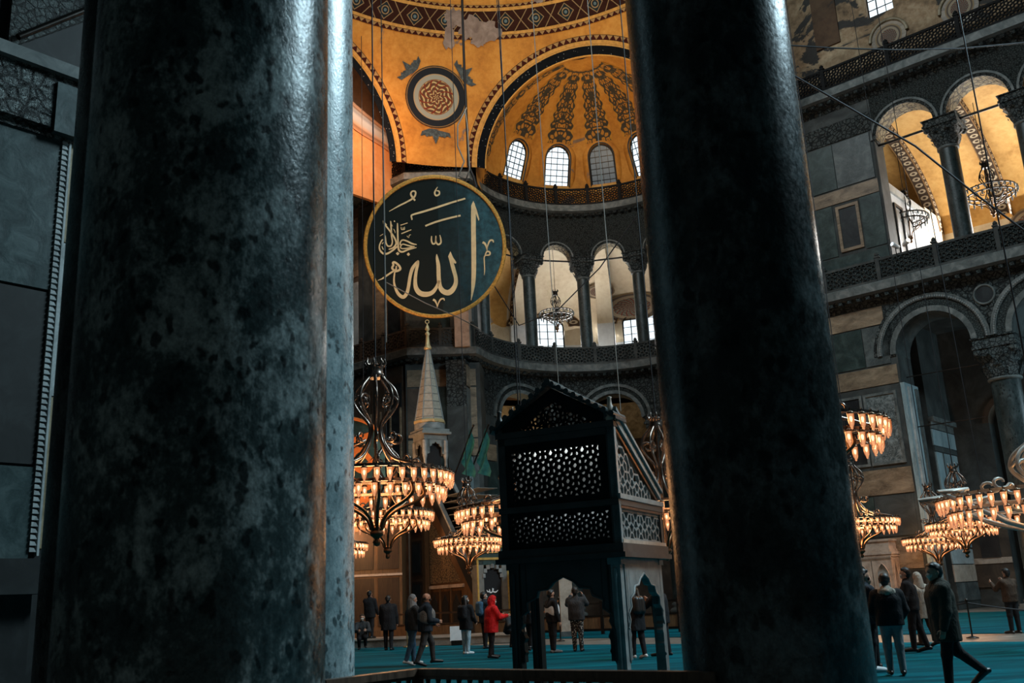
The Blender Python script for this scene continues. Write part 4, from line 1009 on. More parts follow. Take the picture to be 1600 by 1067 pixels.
for a, lb in zip((-14, 32), ('ground floor column of the exedra behind the marble loge', 'ground floor column of the exedra behind the dark foreground column')):
    p = FE(az(a), 0.9, 0); column(lb, (p.x, p.y), 0.62, 0, 12.75, 'column_gallery', 2.0, 2.3, -rad(a), 0.9)
# tie rods between the arches of the galleries
TR = [0]
def rod(A, Bq, r=0.05, name='trim_%d'):
    mb = MB('iron_dark'); mb.tube([A, Bq], r, 6); TR[0] += 1; struct(mb, 'trim_%d' % (30+TR[0]))
for c, hw in ((14.35, 1.6), (10.7, 1.6), (7.05, 1.6)): rod(FW(c-hw, 0.5, 24.3), FW(c+hw, 0.5, 24.3), 0.07)
for a in (-42.4, -14.3, 12.0, 38.7): rod(FE(az(a)-1.0, 0.45, 24.1), FE(az(a)+1.0, 0.45, 24.1), 0.06)
for z in (9.0, 11.6): rod(FW(13.0, 0.9, z), FW(16.5, 0.9, z), 0.03)

# ------------------------------------------------------------------ left wall beside the camera
FL = frame(u2*13.55, n2, u2)
b = MB('slab_black')
b.fbox(FL, -2, 5.62, 0, 2, -0.0, 16, 'slab_black'); b.fbox(FL, 5.62, 9, 0.35, 2, 0, 16, 'slab_black')
b.fbox(FL, -2, 5.52, -0.06, 0, 6.12, 8.45, 'slab_teal'); b.fbox(FL, -2, 5.50, -0.05, 0, 3.62, 6.08, 'slab_black')
b.fbox(FL, -2, 5.50, -0.06, 0, 2.35, 3.58, 'slab_teal'); b.fbox(FL, -2, 5.5, -0.05, 0, 0.3, 2.2, 'slab_black')
b.fbox(FL, 5.62, 5.80, -0.04, 0.35, 6.9, 8.75, 'onyx_gold'); b.fbox(FL, 5.62, 5.80, -0.04, 0.35, 4.6, 6.88, 'marble_pale'); b.fbox(FL, 5.62, 5.80, -0.04, 0.35, 2.5, 4.58, 'onyx_gold')
b.fbox(FL, -2, 5.85, -0.10, 0, 8.45, 8.56, 'carved_capital'); b.fbox(FL, -2, 5.80, -0.20, 0, 8.56, 9.42, 'carved_capital'); b.fbox(FL, -2, 5.85, -0.30, 0, 9.42, 9.62, 'cornice_stone')
b.fbox(FL, 5.3, 5.72, -0.24, 0, 8.5, 9.3, 'slab_teal')
b.prism(FL, [(4.6, 9.62), (5.7, 10.6), (5.7, 12.5), (4.6, 12.5)], -0.12, 0, 'carved_fine')
b.tube([FL(4.7, -0.2, 9.8), FL(5.85, -0.2, 10.9)], 0.05, 6, 'iron_dark')
for k in range(72):      # saw-tooth moulding
    z = 2.45+k*0.084; b.prism(FL, [(5.50, z), (5.59, z), (5.56, z+0.05), (5.50, z+0.06)], -0.09, 0, 'marble_pale')
b.fbox(FL, 5.60, 5.63, -0.09, 0, 2.4, 8.5, 'marble_pale')
b.fbox(FL, -2, 5.9, -0.35, 0, 1.9, 2.35, 'slab_black'); b.fbox(FL, -2, 5.9, -0.55, 0, 0, 0.5, 'slab_black')
struct(b, 'wall_left')

# ------------------------------------------------------------------ round calligraphy discs
def stroke(mb, F2, pts, mat, d=0.0, smooth=True, n=6):
    """pen stroke: [(x, y, width)] in disc units; a flat raised ribbon"""
    P = catmull(pts, n) if smooth and len(pts) > 2 else [tuple(map(float, p)) for p in pts]
    L, R_ = [], []
    for i, p in enumerate(P):
        a = P[max(i-1, 0)]; c = P[min(i+1, len(P)-1)]; dx, dy = c[0]-a[0], c[1]-a[1]; l = math.hypot(dx, dy) or 1
        nx, ny = -dy/l, dx/l; w_ = p[2]/2; L.append((p[0]+nx*w_, p[1]+ny*w_)); R_.append((p[0]-nx*w_, p[1]-ny*w_))
    k = mb.add([F2(x, y, d+0.03) for x, y in L]+[F2(x, y, d+0.03) for x, y in R_]+[F2(x, y, 0) for x, y in L]+[F2(x, y, 0) for x, y in R_]); N = len(P)
    for i in range(N-1):
        mb.face((k+i, k+i+1, k+N+i+1, k+N+i), mat); mb.face((k+2*N+i, k+2*N+i+1, k+i+1, k+i), mat); mb.face((k+N+i, k+N+i+1, k+3*N+i+1, k+3*N+i), mat)
def polyf(mb, F2, pts, mat, d=0.0):
    k = mb.add([F2(x, y, d+0.034) for x, y in pts]); mb.face(range(k, k+len(pts)), mat)
def disc(name, label, C, rt, up, R, rimmat, lettermat, strokes, fills):
    root = thing(name, label, 'calligraphy disc', C, 0.0, 'round calligraphy discs'); nn = rt.cross(up).normalized()
    F2 = lambda x, y, d: rt*x*R+up*y*R+nn*d
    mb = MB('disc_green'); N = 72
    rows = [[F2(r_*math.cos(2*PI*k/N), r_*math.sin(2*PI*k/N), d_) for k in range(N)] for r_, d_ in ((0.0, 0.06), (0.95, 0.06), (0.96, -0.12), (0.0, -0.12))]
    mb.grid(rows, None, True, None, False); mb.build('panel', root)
    mb = MB(rimmat); sec = [(0.945, 0.06), (0.95, 0.15), (0.96, 0.17), (0.972, 0.13), (0.985, 0.16), (1.0, 0.10), (1.0, -0.14), (0.95, -0.14)]
    mb.grid([[F2(r_*math.cos(2*PI*k/N), r_*math.sin(2*PI*k/N), d_) for k in range(N)] for r_, d_ in sec], None, True); mb.build('rim', root)
    mb = MB(lettermat); F3 = lambda x, y, d: F2(x, y, d+0.065)
    for s_ in strokes: stroke(mb, F3, s_, lettermat)
    for f in fills: polyf(mb, F3, f, lettermat)
    mb.build('lettering', root); return root
def PX(l): return [((x-680)/111.0, (386-y)/111.0, w_/111.0) for x, y, w_ in l]
def PF2(l): return [((x-680)/111.0, (386-y)/111.0) for x, y in l]
ST = [
 # alif
 [(739.5, 318, 4), (739.5, 330, 7.2), (739.5, 360, 7.2), (739.8, 390, 7.4), (739.8, 420, 7.2), (739, 440, 6.4), (737.5, 455, 4.0), (735.3, 469, 0.8)],
 # the two tall lams and the final letter, one running pen line from right to left
 [(701.0, 401, 2.0), (704.0, 406, 5.0), (708, 420, 6.2), (711.5, 434, 6.0), (711, 444, 6.6), (706, 453, 8.0), (699, 457, 8.6), (691, 454, 8.0), (686.5, 446, 6.6), (685, 432, 6.4), (684.5, 415, 6.0), (682.6, 403, 4.0), (682.2, 397, 1.0)],
 [(686, 438, 4.5), (681, 449, 5.0), (674, 457, 6.5), (664, 459.5, 8.0), (655, 457, 8.0), (649.5, 449, 6.8), (648.5, 438, 5.4), (650, 424, 4.6), (652.5, 413, 4.4), (653.2, 407, 3.2)],
 [(654, 407, 2.2), (650, 411, 4.0), (644, 420, 5.2), (640.5, 432, 5.0), (638, 447, 5.0), (635, 458, 5.4), (629.5, 463.5, 5.6), (622.5, 459, 5.0), (617.5, 449, 3.8), (615.5, 438, 2.8), (617, 424, 2.0)],
 [(617, 424, 2.6), (622, 422.5, 3.4), (625.5, 419.5, 3.6), (623, 414, 3.4), (617, 409.5, 3.4), (614.2, 410.5, 3.2), (615.0, 414, 3.0), (613, 418, 3.4), (615.5, 421.5, 3.0), (619.5, 421, 2.2)],
 [(619.5, 415, 2.2), (619, 421.5, 2.6)],
 [(616.5, 422, 2.6), (606, 429, 2.8), (598, 434.5, 2.2), (590.5, 437.6, 0.8)],
 # long dashes
 [(727, 311.0, 2.6), (705, 317.6, 2.9), (680, 325.8, 3.1), (660, 332, 3.0), (646, 336, 2.6), (643.4, 338.6, 2.4), (644.4, 342.5, 2.2), (643.9, 344.4, 1.0)],
 [(719.5, 337.2, 2.7), (700, 341.8, 2.9), (680, 347.6, 2.9), (664.8, 353.5, 2.6)],
 # waw shaped mark, upper left
 [(649.5, 314.5, 2.8), (645.5, 309.5, 3.2), (643, 304.5, 2.6), (645.2, 300.4, 2.2), (649.6, 300.6, 2.6), (650.2, 305.0, 2.6), (646.5, 310.8, 2.8), (636, 317, 2.4), (624, 323, 2.2), (609.5, 331.2, 0.8)],
 # small round mark at top
 [(684.3, 293.5, 0.8), (681.5, 298, 2.0), (679.8, 303, 2.6), (682.0, 306.8, 2.6), (686.6, 304.8, 2.4), (686.6, 300.4, 2.2), (682.6, 299.2, 1.6)],
 # three toothed mark in the middle
 [(674.5, 369.0, 1.6), (674.2, 376, 2.4), (676.5, 381, 2.6), (680, 379.5, 2.2), (681, 372, 2.0), (681, 368.5, 1.4)],
 [(681, 372, 1.8), (681.2, 378, 2.4), (684.5, 382, 2.8), (688.6, 379.4, 2.6), (688.5, 373, 2.2), (687.2, 367.2, 1.2)],
 # mark right of the alif
 [(753.6, 378.5, 3.6), (757.5, 381, 3.2), (760.2, 388, 2.0), (760.4, 391.5, 1.2)], [(760.2, 391.5, 1.0), (761.6, 384, 1.8), (765, 376.2, 2.6), (769.5, 375.6, 2.6), (770.6, 379, 1.4)],
 [(757.6, 398.5, 2.0), (760.4, 393, 2.2), (764.8, 394, 2.6), (764.4, 398, 2.4), (758.5, 399, 1.8), (756.2, 402, 1.8), (756.4, 412, 1.7), (756.8, 422, 1.5), (756, 429.5, 0.6)],
 # v shaped mark under the letters
 [(675.8, 467.6, 3.2), (679, 469.5, 3.2), (681.6, 475, 2.0), (682.4, 480.6, 0.8)], [(682.2, 480.6, 0.9), (684.4, 473, 1.8), (688, 467.2, 2.4), (692.6, 466.4, 2.4), (693.4, 469.4, 1.2)],
 # small line of script at the left
 [(622.0, 349, 1.4), (622, 356, 2.4), (622.3, 372, 2.4), (622.6, 384, 2.6), (624, 391, 3.0), (629, 393.4, 2.8), (638, 390, 2.4), (651, 386.6, 1.2)],
 [(651.3, 382.2, 1.4), (644, 380.6, 2.6), (636, 376.6, 2.4), (629.5, 375.2, 2.2), (626.2, 378.5, 2.0), (626, 383, 2.0)],
 [(648, 385, 2.0), (638, 387.6, 2.0), (629, 388.4, 1.8), (626.2, 386, 1.8), (629.5, 381.6, 1.8), (638, 383.6, 2.0), (646, 385.2, 2.0)],
 [(600.4, 346.5, 2.4), (604, 353, 2.6), (610, 361, 2.4), (615.5, 369, 2.6), (619, 376, 2.6), (619.4, 381.5, 2.6), (615, 387, 2.4), (608, 389.6, 1.8)],
 [(611.6, 346.5, 1.8), (612.2, 356, 2.4), (612.6, 368, 2.2), (613.8, 378, 2.0), (611.6, 384, 2.4), (607, 384.4, 2.4), (604.2, 380, 2.2), (603.2, 371, 1.6), (603.2, 368.0, 1.0)],
 [(621.2, 385, 2.6), (615, 390.5, 2.6), (606, 396, 3.0), (599.6, 396, 3.0), (594.6, 390.5, 2.6), (594, 383.6, 2.0), (597.5, 376, 2.0), (599.6, 374.6, 1.6)],
 [(626.6, 352.4, 1.4), (637.6, 348.8, 1.2)], [(627.8, 365.4, 1.6), (635, 362.4, 1.6), (643.2, 359.2, 1.2)],
 [(627.4, 355, 1.0), (628, 358.6, 1.4), (630, 359, 1.2), (630.6, 355.5, 1.0)], [(630.6, 356, 1.0), (631.2, 359, 1.4), (632.8, 358.4, 1.2), (632.8, 354.6, 0.9)],
 [(636.4, 368.6, 1.2), (639, 371.6, 0.7), (640, 367.8, 1.0), (642.6, 367.0, 0.9)], [(594.6, 369.2, 0.7), (599.8, 366, 1.0)], [(601, 360.4, 1.2), (602, 363.6, 1.4), (600.2, 365.4, 1.0)], [(617.0, 345.2, 1.6), (617.8, 347.4, 1.8)],
 [(615.8, 358, 0.9), (617.8, 361.6, 1.0), (618.2, 364.6, 0.6)], [(597.6, 384.8, 1.2), (599.6, 389.2, 1.6), (602.6, 391, 1.0)], [(600.2, 378.6, 1.2), (598, 381.4, 1.2)],
]
FI = [[(739.5, 314.5), (736, 322), (736, 328), (743, 334), (747.6, 345.6), (748.8, 343), (744.6, 328)], [(703.5, 392.6), (699.8, 400.5), (702, 408), (708.5, 410.5), (711.6, 412.0), (712.6, 409.6), (707.6, 402)],
      [(621.6, 393.4), (624.6, 396), (621.8, 398.8), (618.8, 396)], [(638.4, 394.4), (641, 397.4), (638.2, 400), (635.6, 397.2)], [(599.6, 345), (606, 351.4), (602, 354), (600, 350)], [(611, 345), (614.8, 354.5), (611.2, 352)]]
FI = [PF2(f) for f in FI]; ST = [PX(s_) for s_ in ST]
dC = Vector((-4.08, 51.0, 20.95)); view = (dC-Vector((0, 0, 1.55))).normalized()
rt0 = Vector((math.cos(rad(2.72)), -math.sin(rad(2.72))*-math.sin(rad(15)), -math.sin(rad(2.72))*math.cos(rad(15)))); rt0 = (rt0-view*rt0.dot(view)).normalized(); up0 = rt0.cross(view).normalized()
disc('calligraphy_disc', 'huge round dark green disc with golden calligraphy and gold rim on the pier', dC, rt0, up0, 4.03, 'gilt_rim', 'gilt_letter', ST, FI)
ST2 = [[(x*0.9, y*0.9, w_*1.7) for x, y, w_ in s_] for s_ in ([(0.55, 0.75, 0.05), (0.2, 0.62, 0.09), (-0.4, 0.45, 0.06)], [(0.75, 0.35, 0.03), (0.5, 0.15, 0.10), (0.2, 0.3, 0.06), (0.35, 0.5, 0.06), (0.6, 0.3, 0.05)],
    [(0.8, -0.1, 0.05), (0.4, -0.15, 0.10), (-0.2, 0.1, 0.10), (-0.6, 0.0, 0.06)], [(0.7, -0.3, 0.04), (0.3, -0.5, 0.12), (-0.2, -0.55, 0.12), (-0.6, -0.3, 0.07)], [(0.1, -0.2, 0.06), (0.2, -0.7, 0.10)], [(0.6, -0.55, 0.05), (0.25, -0.72, 0.08), (-0.3, -0.8, 0.05)])]
r2 = Vector((0.93, -0.36, -0.05)).normalized(); up2 = Vector((0.12, 0.0, 1)); up2 = (up2-r2*up2.dot(r2)).normalized()
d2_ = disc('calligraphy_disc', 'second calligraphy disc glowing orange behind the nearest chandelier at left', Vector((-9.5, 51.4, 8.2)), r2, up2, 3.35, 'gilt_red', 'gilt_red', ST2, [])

for k in (-1.2, 1.2):
    mb = MB('cable'); a = r2*k+up2*3.0; mb.tube([a, Vector((a.x, a.y, 26.5))], 0.02, 6); mb.build('suspension_wire', d2_)
# ------------------------------------------------------------------ marble loge in the middle
def loge():
    A = Vector((-0.33, 16.4, 0)); Bc = Vector((1.57, 15.5, 0)); ux = (Bc-A).normalized(); wd = (Bc-A).length
    nd = Vector((-ux.y, ux.x, 0)); DP = 2.3
    root = thing('marble_loge', 'tall marble loge with pierced lattice walls and gabled roof on arched legs', 'loge', A)
    F = frame((0, 0, 0), ux, nd)                        # front, d goes back
    FS = frame(ux*wd, nd, -ux)                          # right side, s goes back
    FBk = frame(nd*DP, ux, -nd); FLs = frame((0, 0, 0), nd, ux)
    ZB, ZM, ZT = 2.25, 2.98, 4.20
    # box frame
    mb = MB('kiosk_marble_shade')
    for s_ in (0.0, wd-0.13):
        mb.fbox(F, s_, s_+0.13, 0.0, 0.13, ZB, ZT); mb.fbox(F, s_, s_+0.13, DP-0.13, DP, ZB, ZM+0.1)
    for z0, z1, o in ((ZB-0.06, ZB+0.08, 0.05), (ZM-0.05, ZM+0.05, 0.02), (ZT-0.12, ZT+0.02, 0.0), (ZB-0.14, ZB-0.06, 0.09)):
        mb.fbox(F, -o, wd+o, -o, 0.13, z0, z1)
        if z0 < ZM: mb.fbox(F, -o, wd+o, DP-0.13, DP+o, z0, z1); mb.fbox(F, -o, 0.13, 0.1, DP-0.1, z0, z1); mb.fbox(F, wd-0.13, wd+o, 0.1, DP-0.1, z0, z1)
    mb.fbox(F, 0.02, wd-0.02, 0.02, DP-0.02, ZB-0.1, ZB-0.02)
    mb.fbox(F, -0.03, wd+0.03, -0.03, 0.16, ZT, ZT+0.10)
    mb.build('frame', root)
    # front lattices, with a plain margin
    def lat(FF, s0, s1, z0, z1, a, w_, mat, rim, name, clip=None):
        m2 = MB(mat); lattice(m2, FF, (s0, s1, z0, z1), a, w_, 0.03, 0.09, mat, clip)
        if not clip:
            for q in ((s0-rim, s1+rim, z0-rim, z0), (s0-rim, s1+rim, z1, z1+rim), (s0-rim, s0, z0, z1), (s1, s1+rim, z0, z1)): m2.fbox(FF, q[0], q[1], 0.02, 0.10, q[2], q[3])
        o = m2.build(name, root); return o
    lat(F, 0.24, wd-0.28, ZM+0.16, ZT-0.26, 0.285, 0.048, 'lattice_dark', 0.14, 'lattice_panel')  # front lattice coloured dark to stand for its shade
    lat(F, 0.20, wd-0.18, ZB+0.18, ZM-0.12, 0.24, 0.042, 'lattice_dark', 0.10, 'lattice_panel')
    mb = MB('kiosk_inner'); mb.fbox(F, 0.15, wd-0.15, 0.34, 0.38, ZM+0.06, ZT-0.14); mb.build('fill_screen', root); lat(frame(F(0, 0.30, 0), ux, nd), 0.16, wd-0.16, ZB+0.12, ZM-0.06, 0.26, 0.12, 'kiosk_inner', 0.02, 'fill_screen')  # pale screens added behind the front lattice to make its holes bright
    lat(FBk, 0.24, wd-0.24, ZB+0.18, ZM-0.12, 0.24, 0.05, 'kiosk_inner', 0.10, 'lattice_panel')
    lat(FLs, 0.2, DP-0.2, ZB+0.18, ZM-0.12, 0.24, 0.042, 'kiosk_marble_shade', 0.12, 'lattice_panel')
    # right side: low panel and the sloping parapet
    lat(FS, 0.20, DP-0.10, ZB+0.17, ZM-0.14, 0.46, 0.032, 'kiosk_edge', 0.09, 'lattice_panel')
    zt0, zt1 = ZT+0.12, ZM+0.16
    slope = lambda s_: zt0+(zt1-zt0)*s_/(DP-0.1)
    lat(FS, 0.17, DP-0.35, ZM+0.13, ZT, 0.46, 0.032, 'kiosk_edge', 0.06, 'lattice_panel', lambda p: p[1] < slope(p[0])-0.10)
    mb = MB('kiosk_edge')
    mb.prism(FS, [(0, zt0), (0, zt0+0.16), (DP-0.1, zt1+0.14), (DP-0.1, zt1)], -0.04, 0.14, 'kiosk_edge')
    mb.prism(FS, [(0.02, zt0+0.14), (0.02, zt0+0.20), (DP-0.1, zt1+0.18), (DP-0.1, zt1+0.12)], -0.08, 0.17, 'kiosk_edge')
    mb.prism(FS, [(0.14, slope(0.14)-0.10), (0.14, slope(0.14)), (DP-0.2, slope(DP-0.2)), (DP-0.2, slope(DP-0.2)-0.10)], 0.0, 0.05, 'bronze')
    mb.fbox(FS, 0, DP, -0.05, 0.10, ZM+0.05, ZM+0.13); mb.fbox(FS, 0.05, DP, -0.03, 0.02, ZB+0.08, ZB+0.14, 'marble_warm'); mb.fbox(FS, 0.05, DP, -0.02, 0.02, ZM-0.10, ZM-0.06, 'bronze')
    mb.fbox(FS, 0.0, 0.09, -0.02, 0.1, ZB, zt0+0.1)
    mb.build('side_parapet', root)
    # gable with its own pierced panel and scalloped roof
    RZ = 4.97; m_ = wd/2
    e0 = lambda s_: ZT+0.10+(RZ-ZT-0.10)*(1-abs(s_-m_)/(m_+0.04))
    mb = MB('lattice_dark')
    mb.prism(F, [(-0.04, ZT+0.08), (-0.04, ZT+0.14), (m_, RZ), (wd+0.04, ZT+0.14), (wd+0.04, ZT+0.08), (wd-0.3, ZT+0.08), (m_, RZ-0.22), (0.3, ZT+0.08)], 0.0, 0.12, 'lattice_dark')
    for cx, rr in ((m_, 0.22), (m_-0.30, 0.17), (m_+0.30, 0.17), (m_-0.55, 0.11), (m_+0.55, 0.11)):
        for q in (1.0, 0.55): mb.tube([F(cx+rr*q*math.cos(2*PI*k/18), 0.06, ZT+0.12+rr*0.85+rr*q*1.1*math.sin(2*PI*k/18)) for k in range(18)], 0.018, 5, 'lattice_dark', True)
    lattice(mb, F, (0.15, wd-0.15, ZT+0.10, RZ), 0.22, 0.026, 0.04, 0.08, 'lattice_dark', lambda p: p[1] < e0(p[0])-0.16)
    mb.build('gable', root)
    mb = MB('kiosk_roof')
    for sg in (-1, 1):
        a = Vector((m_, RZ+0.03)); c = Vector((m_+sg*(m_+0.10), ZT+0.10))
        mb.prism(F, [(a.x, a.y), (c.x, c.y), (c.x, c.y+0.05), (a.x, a.y+0.06)], -0.10, 0.42, 'kiosk_roof')
        for k in range(9):
            t = (k+0.5)/9; p = a+(c-a)*t
            mb.tube([F(p.x, -0.14, p.y+0.05), F(p.x, 0.45, p.y+0.05)], 0.052, 8, 'kiosk_roof')
    mb.tube([F(m_, -0.16, RZ+0.08), F(m_, 0.46, RZ+0.08)], 0.06, 8, 'kiosk_roof')
    mb.build('roof', root)
    for s_, d_, nm_ in ((0.03, 0.05, 0), (wd-0.04, 0.05, 1)):
        mb = MB('marble_warm' if nm_ == 1 else 'kiosk_marble_shade'); p = F(s_, d_, ZT+0.10)
        mb.lathe([(0.085, 0), (0.09, 0.05), (0.06, 0.08), (0.085, 0.14), (0.075, 0.20), (0.04, 0.27), (0.032, 0.36), (0.045, 0.39), (0.0, 0.41)], p, 14); mb.build('finial', root)
    # arched lower storey
    def legs(FF, L, mat, z1=ZB-0.12, post=0.17):
        m3 = MB(mat); s0, s1 = 0.06+post, L-0.06-post; c = (s0+s1)/2; hw = (s1-s0)/2
        zs_ = 1.02; pts = []
        prof = [(1.0, 0.0), (0.92, 0.14), (0.97, 0.25), (0.80, 0.36), (0.82, 0.50), (0.60, 0.58), (0.56, 0.70), (0.34, 0.72), (0.22, 0.83), (0.0, 0.92)]
        right = [(c+hw*x, zs_+z*0.92) for x, z in prof]; left = [(c-hw*x, zs_+z*0.92) for x, z in prof[::-1]]
        arch = right+left[1:]
        for (xa, za), (xb, zb) in zip(arch[:-1], arch[1:]):
            m3.hexa([FF(xa, 0.05, za), FF(xb, 0.05, zb), FF(xb, 0.17, zb), FF(xa, 0.17, za), FF(xa, 0.05, z1), FF(xb, 0.05, z1), FF(xb, 0.17, z1), FF(xa, 0.17, z1)])
        m3.tube([FF(x, 0.05, z) for x, z in arch], 0.022, 5)
        for a in (s0-0.02, s1-0.08): m3.prism(FF, [(a, 0.55), (a+0.10, 0.55), (a+0.10 if a < c else a+0.10, zs_), (a, zs_)], 0.05, 0.17)
        for sg, e in ((1, s0), (-1, s1)):      # wavy inner edge of the arch legs
            m3.prism(FF, [(e, 0.5), (e+sg*0.03, 0.56), (e+sg*0.10, 0.70), (e+sg*0.05, 0.80), (e+sg*0.11, 0.92), (e+sg*0.04, 1.05), (e, 1.12)], 0.05, 0.17)
        m3.build('arch_panel', root)
    legs(F, wd, 'kiosk_marble_shade'); legs(FS, DP, 'kiosk_edge')  # front takes the shaded marble tone, side the pale lit one
    for s_ in (0.07, wd-0.24):
        for d_ in (0.07, (0.86 if s_ < 1 else DP-0.24)):
            mb = MB('kiosk_edge' if s_ > 1 else 'kiosk_marble_shade'); mb.fbox(F, s_, s_+0.17, d_, d_+0.17, 0.14, ZB-0.12); mb.fbox(F, s_-0.04, s_+0.21, d_-0.04, d_+0.21, 0.0, 0.14); mb.fbox(F, s_-0.03, s_+0.20, d_-0.03, d_+0.20, ZB-0.24, ZB-0.13)
            mb.lathe([(0.03, 0.14), (0.035, 0.2), (0.028, 0.3), (0.028, 1.75), (0.04, 1.85), (0.03, 1.95)], F(s_+0.085, d_+(-0.01 if d_ < 1 else 0.18), 0), 10)
            mb.build('leg', root)
    mb = MB('bulb_white'); mb.fbox(F, 0.3, wd-0.3, 0.20, 0.23, ZT-0.06, ZT-0.04); mb.build('fill_strip', root)  # added glowing strip, with two fill lights below to brighten the screens
    q = F(wd/2, 0.215, ZT-0.08)+A; light('loge_fill', 'AREA', q, q-Vector((0, 0, 1)), 7.0, (0.92, 0.97, 1.0), 0.12, 0.12)
    o = bpy.data.objects['loge_fill']; o.data.shape = 'RECTANGLE'; o.data.size = 1.5; o.data.size_y = 0.1; o.rotation_euler = (0, 0, math.atan2(ux.y, ux.x))
    q = F(wd/2, 0.215, ZM-0.06)+A; light('loge_fill_lower', 'AREA', q, q-Vector((0, 0, 1)), 3.0, (0.92, 0.97, 1.0), 0.12, 0.12)
    o = bpy.data.objects['loge_fill_lower']; o.data.shape = 'RECTANGLE'; o.data.size = 1.5; o.data.size_y = 0.1; o.rotation_euler = (0, 0, math.atan2(ux.y, ux.x))
    return root
loge()

# ------------------------------------------------------------------ minbar (stepped pulpit)
def minbar():
    T = Vector((-4.55, 50.0, 0)); dr = Vector((0.52, -0.854, 0)).normalized()        # tower to portal
    sd = Vector((dr.y, -dr.x, 0))                                                    # viewer-side normal (left)
    if sd.x > 0: sd = -sd
    root = thing('minbar', 'tall stone minbar pulpit with pointed spire and steep stair by the pier', 'pulpit', T)
    F = frame((0, 0, 0), dr, -sd)            # s along stair from tower, d away from viewer side
    HWD = 0.72
    # spire
    mb = MB('spire_stone'); N = 8; rows = []
    for z, r in ((10.75, 0.80), (12.2, 0.55), (13.6, 0.31), (14.6, 0.13), (14.75, 0.10)):
        rows.append([(r*math.cos(2*PI*(k+0.5)/N), r*math.sin(2*PI*(k+0.5)/N), z) for k in range(N)])
    mb.grid(rows, 'spire_stone', True, None, False)
    for k in range(N):                       # ribs and pierced courses
        mb.tube([Vector((r*1.0*math.cos(2*PI*(k+0.5)/N), r*1.0*math.sin(2*PI*(k+0.5)/N), z)) for z, r in ((10.75, 0.81), (12.2, 0.56), (13.6, 0.32), (14.7, 0.11))], 0.025, 5, 'kiosk_edge')
    for z in np.arange(10.95, 14.3, 0.42):
        r = 0.80-(z-10.75)*0.1755
        mb.tube([(r*1.0*math.cos(2*PI*(k+0.5)/N), r*1.0*math.sin(2*PI*(k+0.5)/N), z) for k in range(N)], 0.022, 5, 'minbar_marble', True)
    mb.build('spire', root)
    mb = MB('spire_gilt'); mb.lathe([(0.12, 14.7), (0.22, 14.75), (0.20, 14.85), (0.13, 14.95), (0.08, 15.5), (0.14, 15.6), (0.08, 15.7), (0.05, 15.75), (0.14, 15.85), (0.09, 16.0), (0.04, 16.1), (0.03, 16.2)], seg=14)
    mb.tube([(0.10*math.sin(2*PI*k/16*0.86+0.44), 0, 16.28-0.10*math.cos(2*PI*k/16*0.86+0.44)) for k in range(17)], 0.03, 6); mb.build('finial', root)
    mb = MB('spire_gilt'); rows = [[(r*math.cos(2*PI*(k+0.5)/N), r*math.sin(2*PI*(k+0.5)/N), z) for k in range(N)] for r, z in ((0.76, 10.30), (0.76, 10.62), (0.86, 10.66), (0.86, 10.78), (0.78, 10.84))]
    mb.grid(rows, None, True, None, False); dm = mb.build('drum', root)
    mb = MB('kiosk_edge')
    FD = cyl_frame((0, 0), 0.77); lattice(mb, FD, (-2.4, 2.4, 10.32, 10.62), 0.17, 0.03, -0.0, 0.03, 'kiosk_edge'); lattice(mb, lambda s_, d_, z_: -FD(s_, d_, 0)+Vector((0, 0, z_)), (-2.4, 2.4, 10.32, 10.62), 0.17, 0.03, 0.0, 0.03, 'kiosk_edge')
    mb.build('drum_lattice', dm)
    # canopy
    mb = MB('minbar_marble')
    mb.fbox(F, -0.84, 0.84, -0.84, 0.84, 10.02, 10.14); mb.fbox(F, -0.77, 0.77, -0.77, 0.77, 10.14, 10.30); mb.fbox(F, -0.66, 0.66, -0.66, 0.66, 9.72, 10.02)
    for FF in (frame(F(-0.66, -0.66, 0), dr, -sd), frame(F(0.66, -0.66, 0), -sd, -dr), frame(F(-0.66, -0.66, 0), -sd, dr)):
        prof = [(1.0, 0.0), (0.66, 0.1), (0.93, 0.25), (0.72, 0.36), (0.72, 0.5), (0.45, 0.56), (0.4, 0.7), (0.15, 0.72), (0, 0.85)]
        ar = [(0.66+0.52*x, 8.95+z*0.8) for x, z in prof]+[(0.66-0.52*x, 8.95+z*0.8) for x, z in prof[::-1]][1:]
        for (xa, za), (xb, zb) in zip(ar[:-1], ar[1:]): mb.hexa([FF(xa, 0, za), FF(xb, 0, zb), FF(xb, 0.1, zb), FF(xa, 0.1, za), FF(xa, 0, 9.75), FF(xb, 0, 9.75), FF(xb, 0.1, 9.75), FF(xa, 0.1, 9.75)])
    mb.fbox(F, -0.42, 0.42, -0.42, 0.42, 6.9, 9.75, 'void_black')  # black block stands in for the shade inside the canopy
    mb.build('canopy', root)
    for s_ in (-0.6, 0.6):
        for d_ in (-0.6, 0.6):
            mb = MB('kiosk_edge' if s_ > 0 else 'minbar_marble'); mb.lathe([(0.12, 6.9), (0.09, 7.0), (0.08, 8.7), (0.12, 8.85), (0.13, 9.0), (0.13, 9.7)], F(s_, d_, 0), 12); mb.build('column', root)
    # tower body below
    mb = MB('wood_brown'); mb.fbox(F, -0.85, 0.85, -0.85, 0.85, 0.0, 6.7); mb.fbox(F, -0.95, 0.95, -0.95, 0.95, 6.7, 6.9, 'minbar_marble')
    for z0, z1 in ((0.4, 2.6), (2.9, 4.6), (4.9, 6.4)): mb.fbox(F, -0.6, 0.6, -0.90, -0.84, z0, z1, 'wood_dark'); mb.fbox(F, -0.45, 0.45, -0.93, -0.88, z0+0.15, z1-0.15, 'marble_dark')
    mb.build('tower', root)
    # stair flank
    LS = 6.0; zt, zb = 6.9, 1.1
    mb = MB('wood_mosaic')
